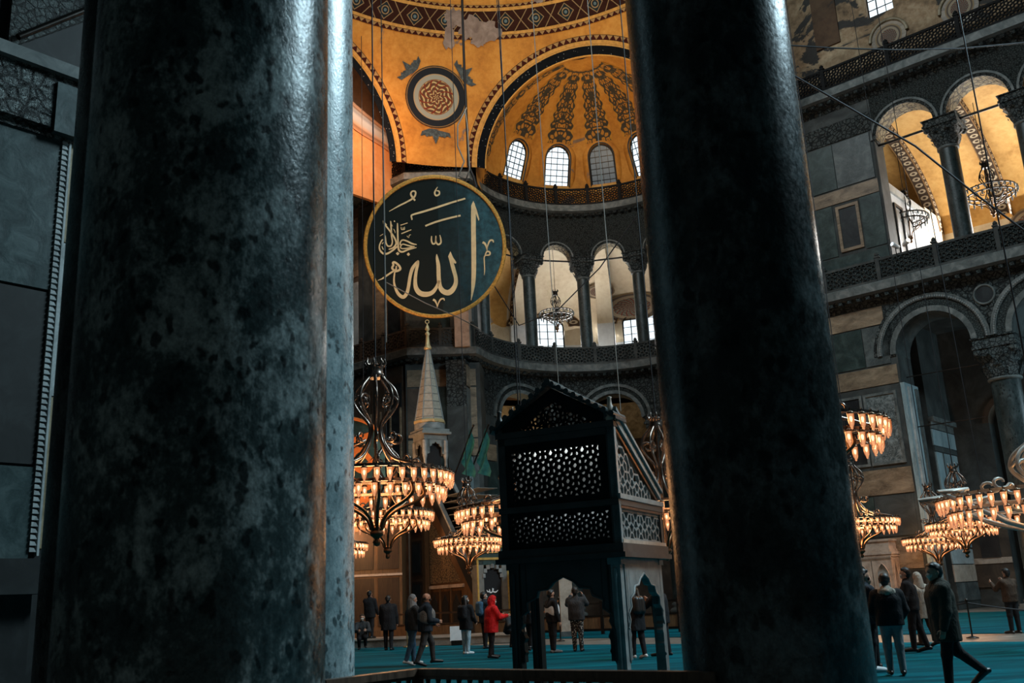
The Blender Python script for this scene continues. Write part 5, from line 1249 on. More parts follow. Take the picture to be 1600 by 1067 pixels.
    mb.prism(F, [(0.85, 0), (LS, 0), (LS, zb), (0.85, zt)], -0.62, -0.50, 'wood_brown'); mb.prism(F, [(0.85, 0), (LS, 0), (LS, zb), (0.85, zt)], 0.50, 0.62, 'wood_brown')
    mb.prism(F, [(1.0, 2.45), (4.2, 2.45), (1.0, 5.75)], -0.66, -0.60, 'wood_mosaic')
    mb.prism(F, [(0.9, 2.2), (4.5, 2.2), (4.5, 2.35), (0.9, 2.35)], -0.70, -0.60, 'marble_warm')
    for k in range(3):
        a = 1.05+k*1.15; mb.fbox(F, a, a+0.85, -0.68, -0.60, 0.35, 2.05, 'wood_dark'); mb.fbox(F, a-0.12, a-0.03, -0.74, -0.60, 0.2, 2.2, 'wood_brown')
        mb.prism(F, [(a+0.1, 0.4), (a+0.75, 0.4), (a+0.75, 1.5), (a+0.42, 1.9), (a+0.1, 1.5)], -0.70, -0.66, 'void_black')
    mb.build('stair_flank', root)
    mb = MB('minbar_marble')
    for k in range(18): mb.fbox(F, 0.85+k*0.286, LS, -0.5, 0.5, zt-0.32*(k+1)-0.0, zt-0.32*k-0.32+0.02 if False else zt-0.32*k-0.3)
    mb.build('steps', root)
    for d_ in (-0.62, 0.62):
        mb = MB('void_black'); mb.prism(F, [(0.85, zt), (LS, zb), (LS, zb+0.85), (0.85, zt+0.95)], d_-0.05, d_+0.05, 'void_black')
        mb.prism(F, [(0.8, zt+0.92), (LS, zb+0.82), (LS, zb+0.98), (0.8, zt+1.10)], d_-0.10, d_+0.10, 'kiosk_edge'); mb.build('handrail', root)
    # portal
    FP2 = frame(F(LS, -0.85, 0), -sd, -dr); PW = 1.7
    mb = MB('minbar_marble')
    mb.fbox(FP2, 0.0, 0.38, -0.12, 0.3, 0, 3.4); mb.fbox(FP2, PW-0.38, PW, -0.12, 0.3, 0, 3.4); mb.fbox(FP2, -0.05, PW+0.05, -0.2, 0.34, 3.95, 4.15); mb.fbox(FP2, 0, PW, -0.12, 0.3, 3.1, 3.95, 'minbar_green')
    pt = mb.build('portal', root)
    mb = MB('portal_gold')
    for a, c, e, g in ((0.02, 0.10, 0.0, 3.4), (PW-0.10, PW-0.02, 0, 3.4), (0.02, PW-0.02, 3.32, 3.42), (0.02, PW-0.02, 3.86, 3.96), (0.12, PW-0.12, 3.62, 3.66)): mb.fbox(FP2, a, c, -0.17, -0.10, e, g)
    for r, zz in ((0.42, 4.15), (0.28, 4.15), (0.15, 4.2)): mb.tube([FP2(PW/2+r*math.cos(PI*k/14), 0.0, zz+r*1.3*math.sin(PI*k/14)) for k in range(15)], 0.035, 6)
    for sg in (-1, 1): mb.tube([FP2(PW/2+sg*(0.45+0.3*k/8), 0.0, 4.2+0.16*abs(math.sin(k*0.8))) for k in range(9)], 0.03, 6)
    for k in range(5): mb.sphere(FP2(PW/2-0.5+k*0.25, 0, 4.25+0.45*math.cos((k-2)*0.7)), 0.06, 8, 6)
    mb.tube([FP2(PW/2, 0, 4.6), FP2(PW/2, 0, 4.95)], [0.05, 0.01], 6)
    mb.build('crest', pt)
    mb = MB('void_black'); N = 12; mb.prism(FP2, [(0.38, 0.0), (PW-0.38, 0.0), (PW-0.38, 2.5)]+[(PW/2+(PW/2-0.38)*math.cos(PI*k/N), 2.5+0.5*math.sin(PI*k/N)) for k in range(N+1)], -0.02, 0.1, 'void_black')
    for k in range(7):
        a = PI*(k+0.5)/7; mb.box(FP2(PW/2+0.50*math.cos(a), -0.08, 2.5+0.55*math.sin(a)), (0.08, 0.08, 0.09), 0.4*k, 'kiosk_edge')
    dc = mb.build('door_curtain', pt)
    mb = MB('white_paint')      # white embroidered script on the curtain
    F5 = lambda x, y, d: FP2(PW/2+x, -0.04-d*0.2, 1.95+y)
    for s_ in ([(0.28, 0.02, 0.03), (0.15, -0.06, 0.06), (0.02, -0.02, 0.05), (0.05, 0.1, 0.03)], [(0.0, 0.12, 0.03), (-0.02, -0.04, 0.05), (-0.15, -0.06, 0.05), (-0.16, 0.08, 0.03)], [(-0.12, 0.0, 0.04), (-0.25, -0.03, 0.05), (-0.30, 0.05, 0.03)]): stroke(mb, F5, s_, 'white_paint')
    mb.build('curtain_script', pt)
minbar()
# banners leaning from the minbar
for i, (x0, lb) in enumerate(((-3.05, 'green banner on a dark pole leaning from the minbar, nearer the spire'), (-2.3, 'green banner on a dark pole leaning from the minbar, farther from the spire'))):
    root = thing('banner', lb, 'flag', (x0, 46.9, 6.6), 0.0, 'green banners on the minbar')
    mb = MB('iron_dark'); A = Vector((-0.55, 0.25, -0.2)); Bq = Vector((0.95, -0.1, 3.3)); mb.tube([A, Bq], 0.04, 6); mb.sphere(Bq, 0.06, 8, 6); mb.build('pole', root)
    mb = MB('flag_green'); rows = []
    for k in range(9):
        t = k/8; top = A+(Bq-A)*(0.62+0.34*t); drop = 1.0+1.45*t
        rows.append([top+Vector((0.10*math.sin(j*1.3+t*5), 0.10*math.cos(j*1.1+t*6), -drop*j/8)) for j in range(9)])
    mb.grid(rows); mb.build('cloth', root)

# ------------------------------------------------------------------ chandeliers
def scroll(cx, cz, r0, r1, a0, a1, n=14):
    return [(cx+(r0+(r1-r0)*k/n)*math.cos(a0+(a1-a0)*k/n), cz+(r0+(r1-r0)*k/n)*math.sin(a0+(a1-a0)*k/n)) for k in range(n+1)]
_lamp = {}
def lamp_mesh(kind):
    if kind in _lamp: return _lamp[kind]
    mb = MB('lamp_glass' if kind[:3] == 'lit' else 'lamp_clear')
    mb.lathe([(0.062, 0.0), (0.058, -0.05), (0.056, -0.13), (0.047, -0.19), (0.028, -0.235), (0.020, -0.25), (0.024, -0.265), (0.0, -0.29)], (0, 0, 0), 10, 'lamp_glass' if kind[:3] == 'lit' else 'lamp_clear')
    mb.lathe([(0.0, 0.06), (0.03, 0.035), (0.066, 0.012), (0.066, -0.012), (0.05, -0.012)], (0, 0, 0), 10, 'lamp_metal')
    mb.tube([(0, 0, 0.05), (0, 0, 0.10)], 0.012, 5, 'lamp_metal')
    if kind == 'lit' : mb.lathe([(0.0, -0.05), (0.022, -0.065), (0.026, -0.10), (0.012, -0.145), (0.0, -0.15)], (0, 0, 0), 8, 'bulb')
    if kind == 'bulb': mb = MB('bulb'); mb.lathe([(0.0, -0.05), (0.022, -0.065), (0.026, -0.10), (0.012, -0.145), (0.0, -0.15)], (0, 0, 0), 8, 'bulb')
    o = mb.build('glass_lamp'); _lamp[kind] = o.data; COL.objects.unlink(o); bpy.data.objects.remove(o); return _lamp[kind]
def chandelier(label, loc, R=1.5, lit=True, n_up=30, n_lo=22, hgt=2.3, rod_top=29.5, metal='iron_dark', arms=8, energy=60, lamp_s=1.0, far=False):
    dd_ = RS*RS-(loc[0]-S.x)**2-(loc[1]-S.y)**2
    if lit: rod_top = S.z+math.sqrt(dd_) if dd_ > 0 and loc[1] > 40 else 44
    root = thing('chandelier', label, 'chandelier', loc, 0.0, 'lit chandeliers over the nave' if lit else 'unlit chandeliers in the galleries')
    def P(r, z, a): return Vector((r*math.cos(a), r*math.sin(a), z))
    sg = 6 if far else 8; k_ = R/1.5
    # ring: two flat hoops
    mb = MB(metal)
    for r, z in ((R, 0.10), (R-0.14*k_, -0.18)):
        mb.grid([[P(r+dx, z+dz, 2*PI*k/48) for k in range(48)] for dx, dz in ((-0.03, -0.03), (0.03, -0.03), (0.03, 0.03), (-0.03, 0.03), (-0.03, -0.03))], metal, True, None, False)
    mb.build('lamp_ring', root)
    for i in range(arms):
        a = 2*PI*i/arms+0.2
        mb = MB(metal)
        up = [(0.13, hgt), (0.20, hgt-0.12), (0.40, hgt-0.35), (0.46, hgt-0.62), (0.34, hgt-0.86), (0.15, hgt-1.10), (0.12, hgt-1.30), (0.22, hgt-1.60), (0.52, hgt-1.92), (R-0.25*k_, 0.16), (R-0.04, 0.12)]
        mb.tube([P(r*k_ if r < R-0.3 else r, z, a) for r, z in catmull(up, 5)], 0.034*k_, sg, metal, False, 0.7)
        for cx, cz, r0, r1, s0, s1 in ((0.30, hgt-0.62, 0.16, 0.05, 0.2, 6.5), (0.44, hgt-1.42, 0.14, 0.04, -2.6, 3.6), (0.80, 0.34, 0.16, 0.05, 3.4, 9.4)):
            mb.tube([P(r*k_, z, a) for r, z in scroll(cx, cz, r0, r1, s0, s1, 10)], [0.03*k_-0.0012*j for j in range(11)], 5, metal)
        mb.build('upper_arm', root)
        mb = MB('bronze' if metal != 'iron_pale' else metal)
        lo = [(R-0.10*k_, -0.16), (R-0.22*k_, -0.22), (0.78*k_, -0.42), (0.55*k_, -0.62), (0.22*k_, -0.80), (0.13*k_, -0.98), (0.08*k_, -1.02)]
        lo = [(R-0.55*k_, -0.16), (R-0.52*k_, -0.34), (0.80*k_, -0.50), (0.42*k_, -0.66), (0.20*k_, -0.84), (0.12*k_, -1.02), (0.09*k_, -1.06)]
        mb.tube([P(r, z, a) for r, z in catmull(lo, 5)], 0.036*k_, sg, None, False, 0.7)
        mb.tube([P(R-0.55*k_, -0.18, a), P(R-0.14*k_, -0.18, a)], 0.02, 5); mb.build('lower_arm', root)
    mb = MB(metal); mb.lathe([(0.03, -1.0), (0.035, 0.2), (0.03, hgt)], (0, 0, 0), 8)
    mb.build('stem', root)
    mb = MB(metal); mb.lathe([(0.17, hgt-0.10), (0.20, hgt-0.04), (0.17, hgt+0.02), (0.17, hgt+0.14), (0.20, hgt+0.18), (0.15, hgt+0.2)], (0, 0, 0), 14)
    for i in range(8):
        a = 2*PI*i/8; mb.tube([P(0.17, hgt+0.15, a), P(0.23, hgt+0.24, a), P(0.20, hgt+0.34, a)], [0.035, 0.03, 0.008], 5)
    mb.build('crown', root)
    mb = MB('bronze' if metal != 'iron_pale' else metal); mb.lathe([(0.10, -1.0), (0.14, -1.03), (0.10, -1.07), (0.15, -1.12), (0.14, -1.18), (0.07, -1.23), (0.05, -1.27), (0.09, -1.32), (0.05, -1.39), (0.0, -1.41)], (0, 0, 0), 14); mb.build('finial', root)
    me = lamp_mesh(('lit' if far else 'lit_open') if lit else 'unlit'); m0 = lamp_mesh('bulb') if lit and not far else None
    for n_, r, z in ((n_up, R+0.06, 0.04), (n_lo, R-0.10*k_, -0.24)):
        for i in range(n_):
            o = bpy.data.objects.new('glass_lamp', me); COL.objects.link(o); o.parent = root
            o.location = P(r, z, 2*PI*(i+0.3*(z < 0))/n_); o.scale = (lamp_s,)*3
            if m0: q = bpy.data.objects.new('bulb', m0); COL.objects.link(q); q.parent = o
    mb = MB('cable'); mb.tube([(0, 0, hgt), (0, 0, rod_top-loc[2])], 0.018, 6); mb.build('suspension_rod', root)
    if lit:
        l = bpy.data.lights.new('chandelier_glow', 'POINT'); l.energy = energy; l.color = (1.0, 0.50, 0.20); l.shadow_soft_size = 0.5
        o = bpy.data.objects.new('chandelier_glow', l); o.location = (loc[0], loc[1], loc[2]-0.1); COL.objects.link(o)
    return root
CH = [('nearest big chandelier at left, with dark iron scrolls over two rows of glass lamps', (-3.03, 20.5, 4.15), 1.55, 130),
      ('lit chandelier below and behind the nearest left chandelier', (-4.38, 32.0, 4.40), 1.45, 170),
      ('far chandelier showing only a few lamps beside the pale column at left', (-8.25, 43.2, 4.15), 1.37, 500),
      ('small far chandelier in front of the gold framed minbar portal', (-2.22, 41.0, 4.0), 1.36, 120),
      ('lit chandelier ring cut off by the left edge of the marble loge', (0.08, 24.2, 3.65), 1.6, 110),
      ('lit chandelier seen through the side lattice of the marble loge', (3.9, 26.5, 3.75), 1.55, 90),
      ('lit chandelier emerging from behind the dark column at right', (5.30, 18.0, 4.35), 1.55, 120),
      ('slim far chandelier hanging above the pale marble fountain', (13.42, 39.0, 3.89), 1.5, 380),
      ('far right chandelier, the lower one of the overlapping pair', (19.35, 46.0, 3.35), 1.4, 140),
      ('far right chandelier, the upper one of the overlapping pair', (18.9, 42.0, 3.75), 1.4, 140)]
for lb, lc, R, en in CH: chandelier(lb, lc, R, True, 40, 29, 2.3, 29.0, 'iron_brown', 8, en, 1.0, lc[1] > 30)
chandelier('big chandelier at the right picture edge with pale scrolls above its lamps', (11.45, 21.0, 3.15), 2.2, True, 54, 40, 1.3, 27, 'iron_pale', 8, 150, 1.0)
for lb, lc, s_ in (('unlit chandelier hanging behind the exedra gallery columns', (3.30, 66.6, 21.3), 1.2), ('small unlit chandelier in front of the white gallery pier', (22.4, 50.3, 21.0), 1.05), ('unlit chandelier with pale glass lamps under the yellow gallery vault', (25.7, 47.5, 21.2), 1.3)):
    chandelier(lb, lc, s_, False, 26, 18, 1.5, 26.5, 'iron_dark', 6, 0, 0.75, True)
# ------------------------------------------------------------------ wooden rail in front of the camera
def rail():
    A, K, Bq = Vector((-1.75, 8.05, 0)), Vector((-0.88, 8.25, 0)), Vector((1.1, 6.75, 0))
    A = Vector((-1.42, 7.0, 0)); K = Vector((-0.84, 7.75, 0)); Bq = Vector((1.15, 6.15, 0))
    root = thing('wooden_barrier', 'low dark wooden rail with turned balusters at the bottom of the picture', 'railing', K)
    for a, c in ((A, K), (K, Bq)):
        a, c = a-K, c-K; L = (c-a).length
        mb = MB('wood_rail'); up = Vector((0, 0, 1))
        mb.bar(a+up*1.045, c+up*1.045, 0.085, 0.05); mb.bar(a+up*1.01, c+up*1.01, 0.05, 0.03); mb.build('handrail', root)
        mb = MB('wood_dark'); mb.bar(a+up*0.22, c+up*0.22, 0.07, 0.07); mb.build('bottom_rail', root)
        n = int(L/0.105)
        for i in range(1, n):
            p = a+(c-a)*i/n; mb = MB('wood_dark')
            mb.lathe([(0.018, 0.24), (0.022, 0.3), (0.036, 0.42), (0.030, 0.52), (0.016, 0.62), (0.024, 0.66), (0.034, 0.80), (0.036, 0.90), (0.018, 0.97), (0.022, 1.0)], (p.x, p.y, 0), 9); mb.build('baluster', root)
    for p in (A-K, Vector((0, 0, 0)), Bq-K):
        mb = MB('wood_dark'); mb.box((p.x, p.y, 0.5), (0.045, 0.045, 0.5)); mb.box((p.x, p.y, 0.04), (0.06, 0.06, 0.04)); mb.build('post', root)
rail()
# ------------------------------------------------------------------ pale marble fountain block at the right wall
def fountain():
    root = thing('marble_fountain', 'pale marble fountain house with pointed niches under the slim far chandelier', 'fountain', (17.06, 48.44, 0), rad(-41))
    mb = MB('marble_warm'); W2, D2 = 1.0, 0.8
    mb.box((0, D2, 0.15), (W2+0.15, D2+0.15, 0.15)); mb.box((0, D2+0.1, 1.5), (W2-0.12, D2-0.1, 1.4)); mb.build('body', root)
    mb = MB('marble_warm')
    for z, o, h in ((2.62, 0.0, 0.07), (2.76, 0.05, 0.05), (2.88, 0.10, 0.06), (3.0, 0.0, 0.08), (3.25, -0.05, 0.2), (3.5, 0.02, 0.05)): mb.box((0, D2, z), (W2+o, D2+o, h))
    for k in range(26): mb.box((-W2+0.02+k*0.079, -0.05, 2.69), (0.02, 0.03, 0.05))
    mb.build('cornice', root)
    for side in (0, 1):
        for k in range(2):
            FF = (lambda s_, d_, z_, k=k: Vector((-0.98+k*1.0+s_, d_, z_))) if side == 0 else (lambda s_, d_, z_, k=k: Vector((1.0-d_, 0.02+k*0.8+s_, z_)))
            w_ = 0.96 if side == 0 else 0.76; c = w_/2; hw = w_/2-0.16; mb = MB('marble_warm')
            pts = [(c-hw, 0.45), (c-hw, 1.75), (c-hw*0.86, 2.0), (c-hw*0.45, 2.25), (c, 2.40), (c+hw*0.45, 2.25), (c+hw*0.86, 2.0), (c+hw, 1.75), (c+hw, 0.45)]
            for (xa, za), (xb, zb) in zip(pts[1:-2], pts[2:-1]): mb.hexa([FF(xa, 0, za), FF(xb, 0, zb), FF(xb, 0.14, zb), FF(xa, 0.14, za), FF(xa, 0, 2.56), FF(xb, 0, 2.56), FF(xb, 0.14, 2.56), FF(xa, 0.14, 2.56)])
            for a, e in ((0, c-hw), (c+hw, w_)): mb.fbox(FF, a, e, 0, 0.14, 0.3, 2.56)
            mb.fbox(FF, 0.02, w_-0.02, 0.10, 0.14, 0.3, 0.45); mb.tube([FF(x, -0.01, z) for x, z in pts], 0.025, 5); mb.fbox(FF, c-hw, c+hw, 0.15, 0.2, 0.4, 2.4, 'marble_pale'); mb.build('niche', root)
fountain()
# ------------------------------------------------------------------ flood lamps on the gallery rail
p = FW(15.5, -0.75, 17.95)
for i, (o, lb) in enumerate(((0.0, 'small white flood lamp on the gallery rail, shining left one'), (0.55, 'small white flood lamp on the gallery rail, turned right one'))):
    q = p-u2*o; root = thing('flood_lamp', lb, 'lamp', q, 0.0, 'flood lamps on the gallery rail')
    mb = MB('iron_dark'); mb.tube([(0, 0, -0.32), (0, 0, 0.05)], 0.03, 6); mb.build('bracket', root)
    mb = MB('white_paint'); mb.lathe([(0.09, -0.24), (0.11, -0.2), (0.13, 0.18), (0.12, 0.22)], (0, 0, 0.15), 14, 'white_paint', (-0.75, -0.35, 0.25) if i == 0 else (0.2, -0.9, 0.25)); mb.build('housing', root)
    ax = Vector((-0.75, -0.35, 0.25) if i == 0 else (0.2, -0.9, 0.25)).normalized()
    mb = MB('bulb_white' if i else 'window_day'); mb.lathe([(0.0, 0.235), (0.105, 0.23), (0.105, 0.222)], (0, 0, 0.15), 14, None, ax); mb.build('lens', root)
# ------------------------------------------------------------------ hanging cables
def cable(label, pts, r=0.012, mat='cable', name='hanging_cable'):
    mb = MB(mat); o = Vector(pts[0]); mb.tube([Vector(q)-o for q in pts], r, 6); ob = mb.build(name); ob.location = o; tag(ob, label, 'cable' if name == 'hanging_cable' else 'rope', 'cables hanging in the nave' if name == 'hanging_cable' else 'barrier ropes'); return ob
def vline(x, y, z0, z1): return [(x, y, z1), (x+0.02, y, (z0+z1)/2), (x, y, z0)]
cable('dark rod with a hook holding the top of the round calligraphy disc', [(-2.0, 50.6, 44), (-2.05, 50.6, 32), (-2.0, 50.55, 25.6), (-1.75, 50.5, 24.9), (-1.6, 50.5, 24.3), (-1.85, 50.5, 23.8), (-2.25, 50.5, 24.0)], 0.085)
cable('pale cord looping beside the hook of the round calligraphy disc', [(-2.0, 50.5, 29.3), (-2.55, 50.5, 28.2), (-2.6, 50.5, 26.9), (-2.25, 50.5, 25.9), (-2.6, 50.5, 25.0), (-2.2, 50.5, 24.7), (-1.95, 50.5, 25.4), (-2.0, 50.5, 28.2), (-2.1, 50.5, 29.2)], 0.05, 'cable_pale')
cable('pale thin wire crossing the left half of the calligraphy disc', [(-5.49, 40.0, 31), (-5.44, 40.0, 20), (-5.42, 40, 12.5)], 0.022, 'cable_pale')
cable('dark thin wire over the right rim of the calligraphy disc', [(0.03, 40.0, 31), (0.16, 40, 20), (0.25, 40, 9.0)], 0.022)
cable('thin pale wire hanging in front of the left conch window', [(1.70, 40.0, 31), (1.78, 40, 22), (1.90, 40.0, 9.5)], 0.020, 'cable_pale')
cable('thin pale wire hanging in front of the middle conch window', [(4.36, 40.0, 31), (4.38, 40, 20), (4.45, 40.0, 9.0)], 0.022, 'cable_pale')
cable('electric cable sagging from the calligraphy disc to the spire', [(-6.6, 49, 18.3), (-4.6, 49.5, 17.2), (-2.9, 50.5, 16.6), (-1.9, 54, 16.9)], 0.03, 'cable_pale')
cable('cable slung diagonally across the right gallery columns', [(10.23, 30, 18.68), (12.05, 30, 17.3), (14.02, 30, 15.79), (15.68, 30, 14.01), (17.5, 30, 12.2)], 0.035)
cable('cable running level across the tympanum wall at upper right', [(10.94, 32, 21.08), (12.48, 32, 20.89), (14.85, 32, 20.68), (17.23, 32, 20.61), (21, 32, 20.8)], 0.03)
cable('cable drooping across the exedra gallery columns', [(-1.5, 57, 21.5), (0.5, 59, 18.4), (3, 59.5, 19.4), (6.0, 59.8, 22.3), (8.6, 59.0, 25.5)], 0.04)
cable('vertical cable down the front of the right wall pier', [(13.9, 42.5, 27), (14.2, 42.5, 15), (14.35, 42.5, 6.0)], 0.02)
cable('vertical cable through the first arch of the right wall', [(18.4, 39.0, 17.2), (18.5, 39, 11), (18.6, 39, 4.5)], 0.02)
# ------------------------------------------------------------------ posts, ropes and the low fence near the pulpit
def stanchion(label, loc, col='brass', h=1.0):
    root = thing('stanchion', label, 'barrier post', loc, 0.0, 'brass posts of the rope barrier' if col == 'brass' else 'dark barrier posts'); mb = MB(col); mb.lathe([(0.022, 0.03), (0.022, h-0.05), (0.03, h-0.04), (0.045, h), (0.03, h+0.05), (0.0, h+0.06)], (0, 0, 0), 10); mb.build('post', root)
    mb = MB(col); mb.lathe([(0.16, 0), (0.16, 0.02), (0.05, 0.05), (0.022, 0.06)], (0, 0, 0), 16); mb.build('base', root); return root
bx = [(-4.42, 37.3), (-3.75, 37.1), (-2.15, 37.0), (-1.42, 37.2), (0.35, 36.6)]
wh = ['leftmost brass barrier post in the row before the pulpit', 'brass barrier post just left of the bald man', 'brass barrier post just right of the bald man', 'brass barrier post behind the woman in white jeans', 'brass barrier post behind the red jacket']
for (x, y), lb in zip(bx, wh): stanchion(lb, (x, y, 0), 'brass', 1.25)
stanchion('thin black barrier post on the bare floor strip at right', (11.75, 26.6, 0), 'iron_dark', 0.95)
for i, (a, c, lb) in enumerate((((11.75, 26.6), (15.5, 25.0), 'black rope from the barrier post to the right picture edge'), ((11.75, 26.6), (8.4, 30.5), 'black rope from the barrier post to the left behind the walkers'))):
    pts = [(a[0]+(c[0]-a[0])*k/10, a[1]+(c[1]-a[1])*k/10, 0.9-0.28*math.sin(PI*k/10)) for k in range(11)]
    cable(lb, pts, 0.022, 'cable', 'barrier_rope')
stanchion('thin dark barrier post seen through the front arch of the loge', (1.25, 36.4, 0), 'iron_dark', 1.5)
cable('dark red rope slung between posts behind the front arch of the loge', [(0.35, 36.6, 1.2), (0.6, 36.5, 1.02), (0.9, 36.45, 1.08), (1.25, 36.4, 1.42)], 0.03, 'gilt_red', 'barrier_rope')
def fence(label, A, Bq, h, mat):
    A, Bq = Vector(A), Vector(Bq); root = thing('low_fence', label, 'fence', A); D = Bq-A; L = D.length; n = max(1, int(L/1.6))
    F = frame((0, 0, 0), D, Vector((-D.y, D.x, 0)))
    mb = MB(mat); mb.fbox(F, 0, L, 0, 0.06, h-0.08, h); mb.fbox(F, 0, L, 0, 0.06, 0.12, 0.22); mb.fbox(F, 0, L, 0.0, 0.05, h*0.55, h*0.6); mb.build('rail', root)
    for i in range(n+1): mb = MB(mat); mb.box(F(L*i/n, 0.03, h/2+0.03), (0.06, 0.06, h/2+0.03), math.atan2(D.y, D.x)); mb.build('post', root)
    for i in range(n): mb = MB(mat); mb.fbox(F, L*i/n+0.08, L*(i+1)/n-0.08, 0.02, 0.04, 0.22, h*0.55, 'wood_brown'); mb.build('panel', root)
fence('low brown wooden fence around the foot of the pulpit', (-6.2, 44.4, 0), (-0.3, 42.2, 0), 1.15, 'wood_dark')
fence('low dark fence behind the marble loge', (0.2, 42.4, 0), (9, 38.0, 0), 1.25, 'iron_dark')
# raised wooden stand with orange glow panels left of the pulpit
def block(name, label, cat, loc, parts, rz=0.0):
    root = thing(name, label, cat, loc, rz)
    for nm_, mt, boxes in parts:
        mb = MB(mt)
        for c, h in boxes: mb.box(c, h)
        mb.build(nm_, root)
    return root
block('wooden_loge', 'large brown wooden loge with panels left of the pulpit', 'loge', (-7.0, 47.8, 0),
      [('body', 'wood_brown', [((0, 0, 2.6), (1.25, 0.9, 2.6)), ((0, -0.02, 5.35), (1.4, 1.0, 0.14)), ((0, -0.05, 0.2), (1.35, 1.0, 0.2))]), ('front_panel', 'wood_dark', [((-0.6, -0.92, 1.7), (0.5, 0.03, 1.1)), ((0.6, -0.92, 1.7), (0.5, 0.03, 1.1)), ((-0.6, -0.92, 4.1), (0.5, 0.03, 0.9)), ((0.6, -0.92, 4.1), (0.5, 0.03, 0.9))]), ('moulding', 'marble_warm', [((0, -0.95, 2.95), (1.27, 0.04, 0.05))])])
block('marble_step', 'low bare marble step between the teal carpets, behind the visitors at left', 'step', (-3.6, 38.9, 0), [('slab', 'floor_marble', [((0, 0, 0.16), (3.6, 1.0, 0.16))]), ('nosing', 'marble_warm', [((0, -1.0, 0.30), (3.62, 0.04, 0.03))])], rad(-12))
block('information_board', 'small pale notice box standing on the floor by the fence', 'sign', (-2.55, 36.9, 0), [('board', 'white_paint', [((0, 0, 0.42), (0.24, 0.03, 0.26))]), ('foot', 'iron_dark', [((0, 0, 0.09), (0.2, 0.1, 0.09))])])
block('lit_cabinet', 'tall cream lit cabinet behind the front arch of the loge', 'cabinet', (1.7, 40.4, 0), [('body', 'marble_warm', [((0, 0, 1.3), (0.26, 0.22, 1.3))]), ('plinth', 'marble_grey', [((0, 0, 0.1), (0.32, 0.28, 0.1))])])
block('marble_block', 'pinkish lit marble block right of the gold framed portal', 'block', (-0.05, 44.6, 0), [('body', 'marble_warm', [((0, 0, 1.3), (0.42, 0.5, 1.3)), ((0, 0, 2.75), (0.34, 0.4, 0.18))]), ('recess', 'masonry_brown', [((0.1, -0.51, 1.75), (0.2, 0.02, 0.5))])])

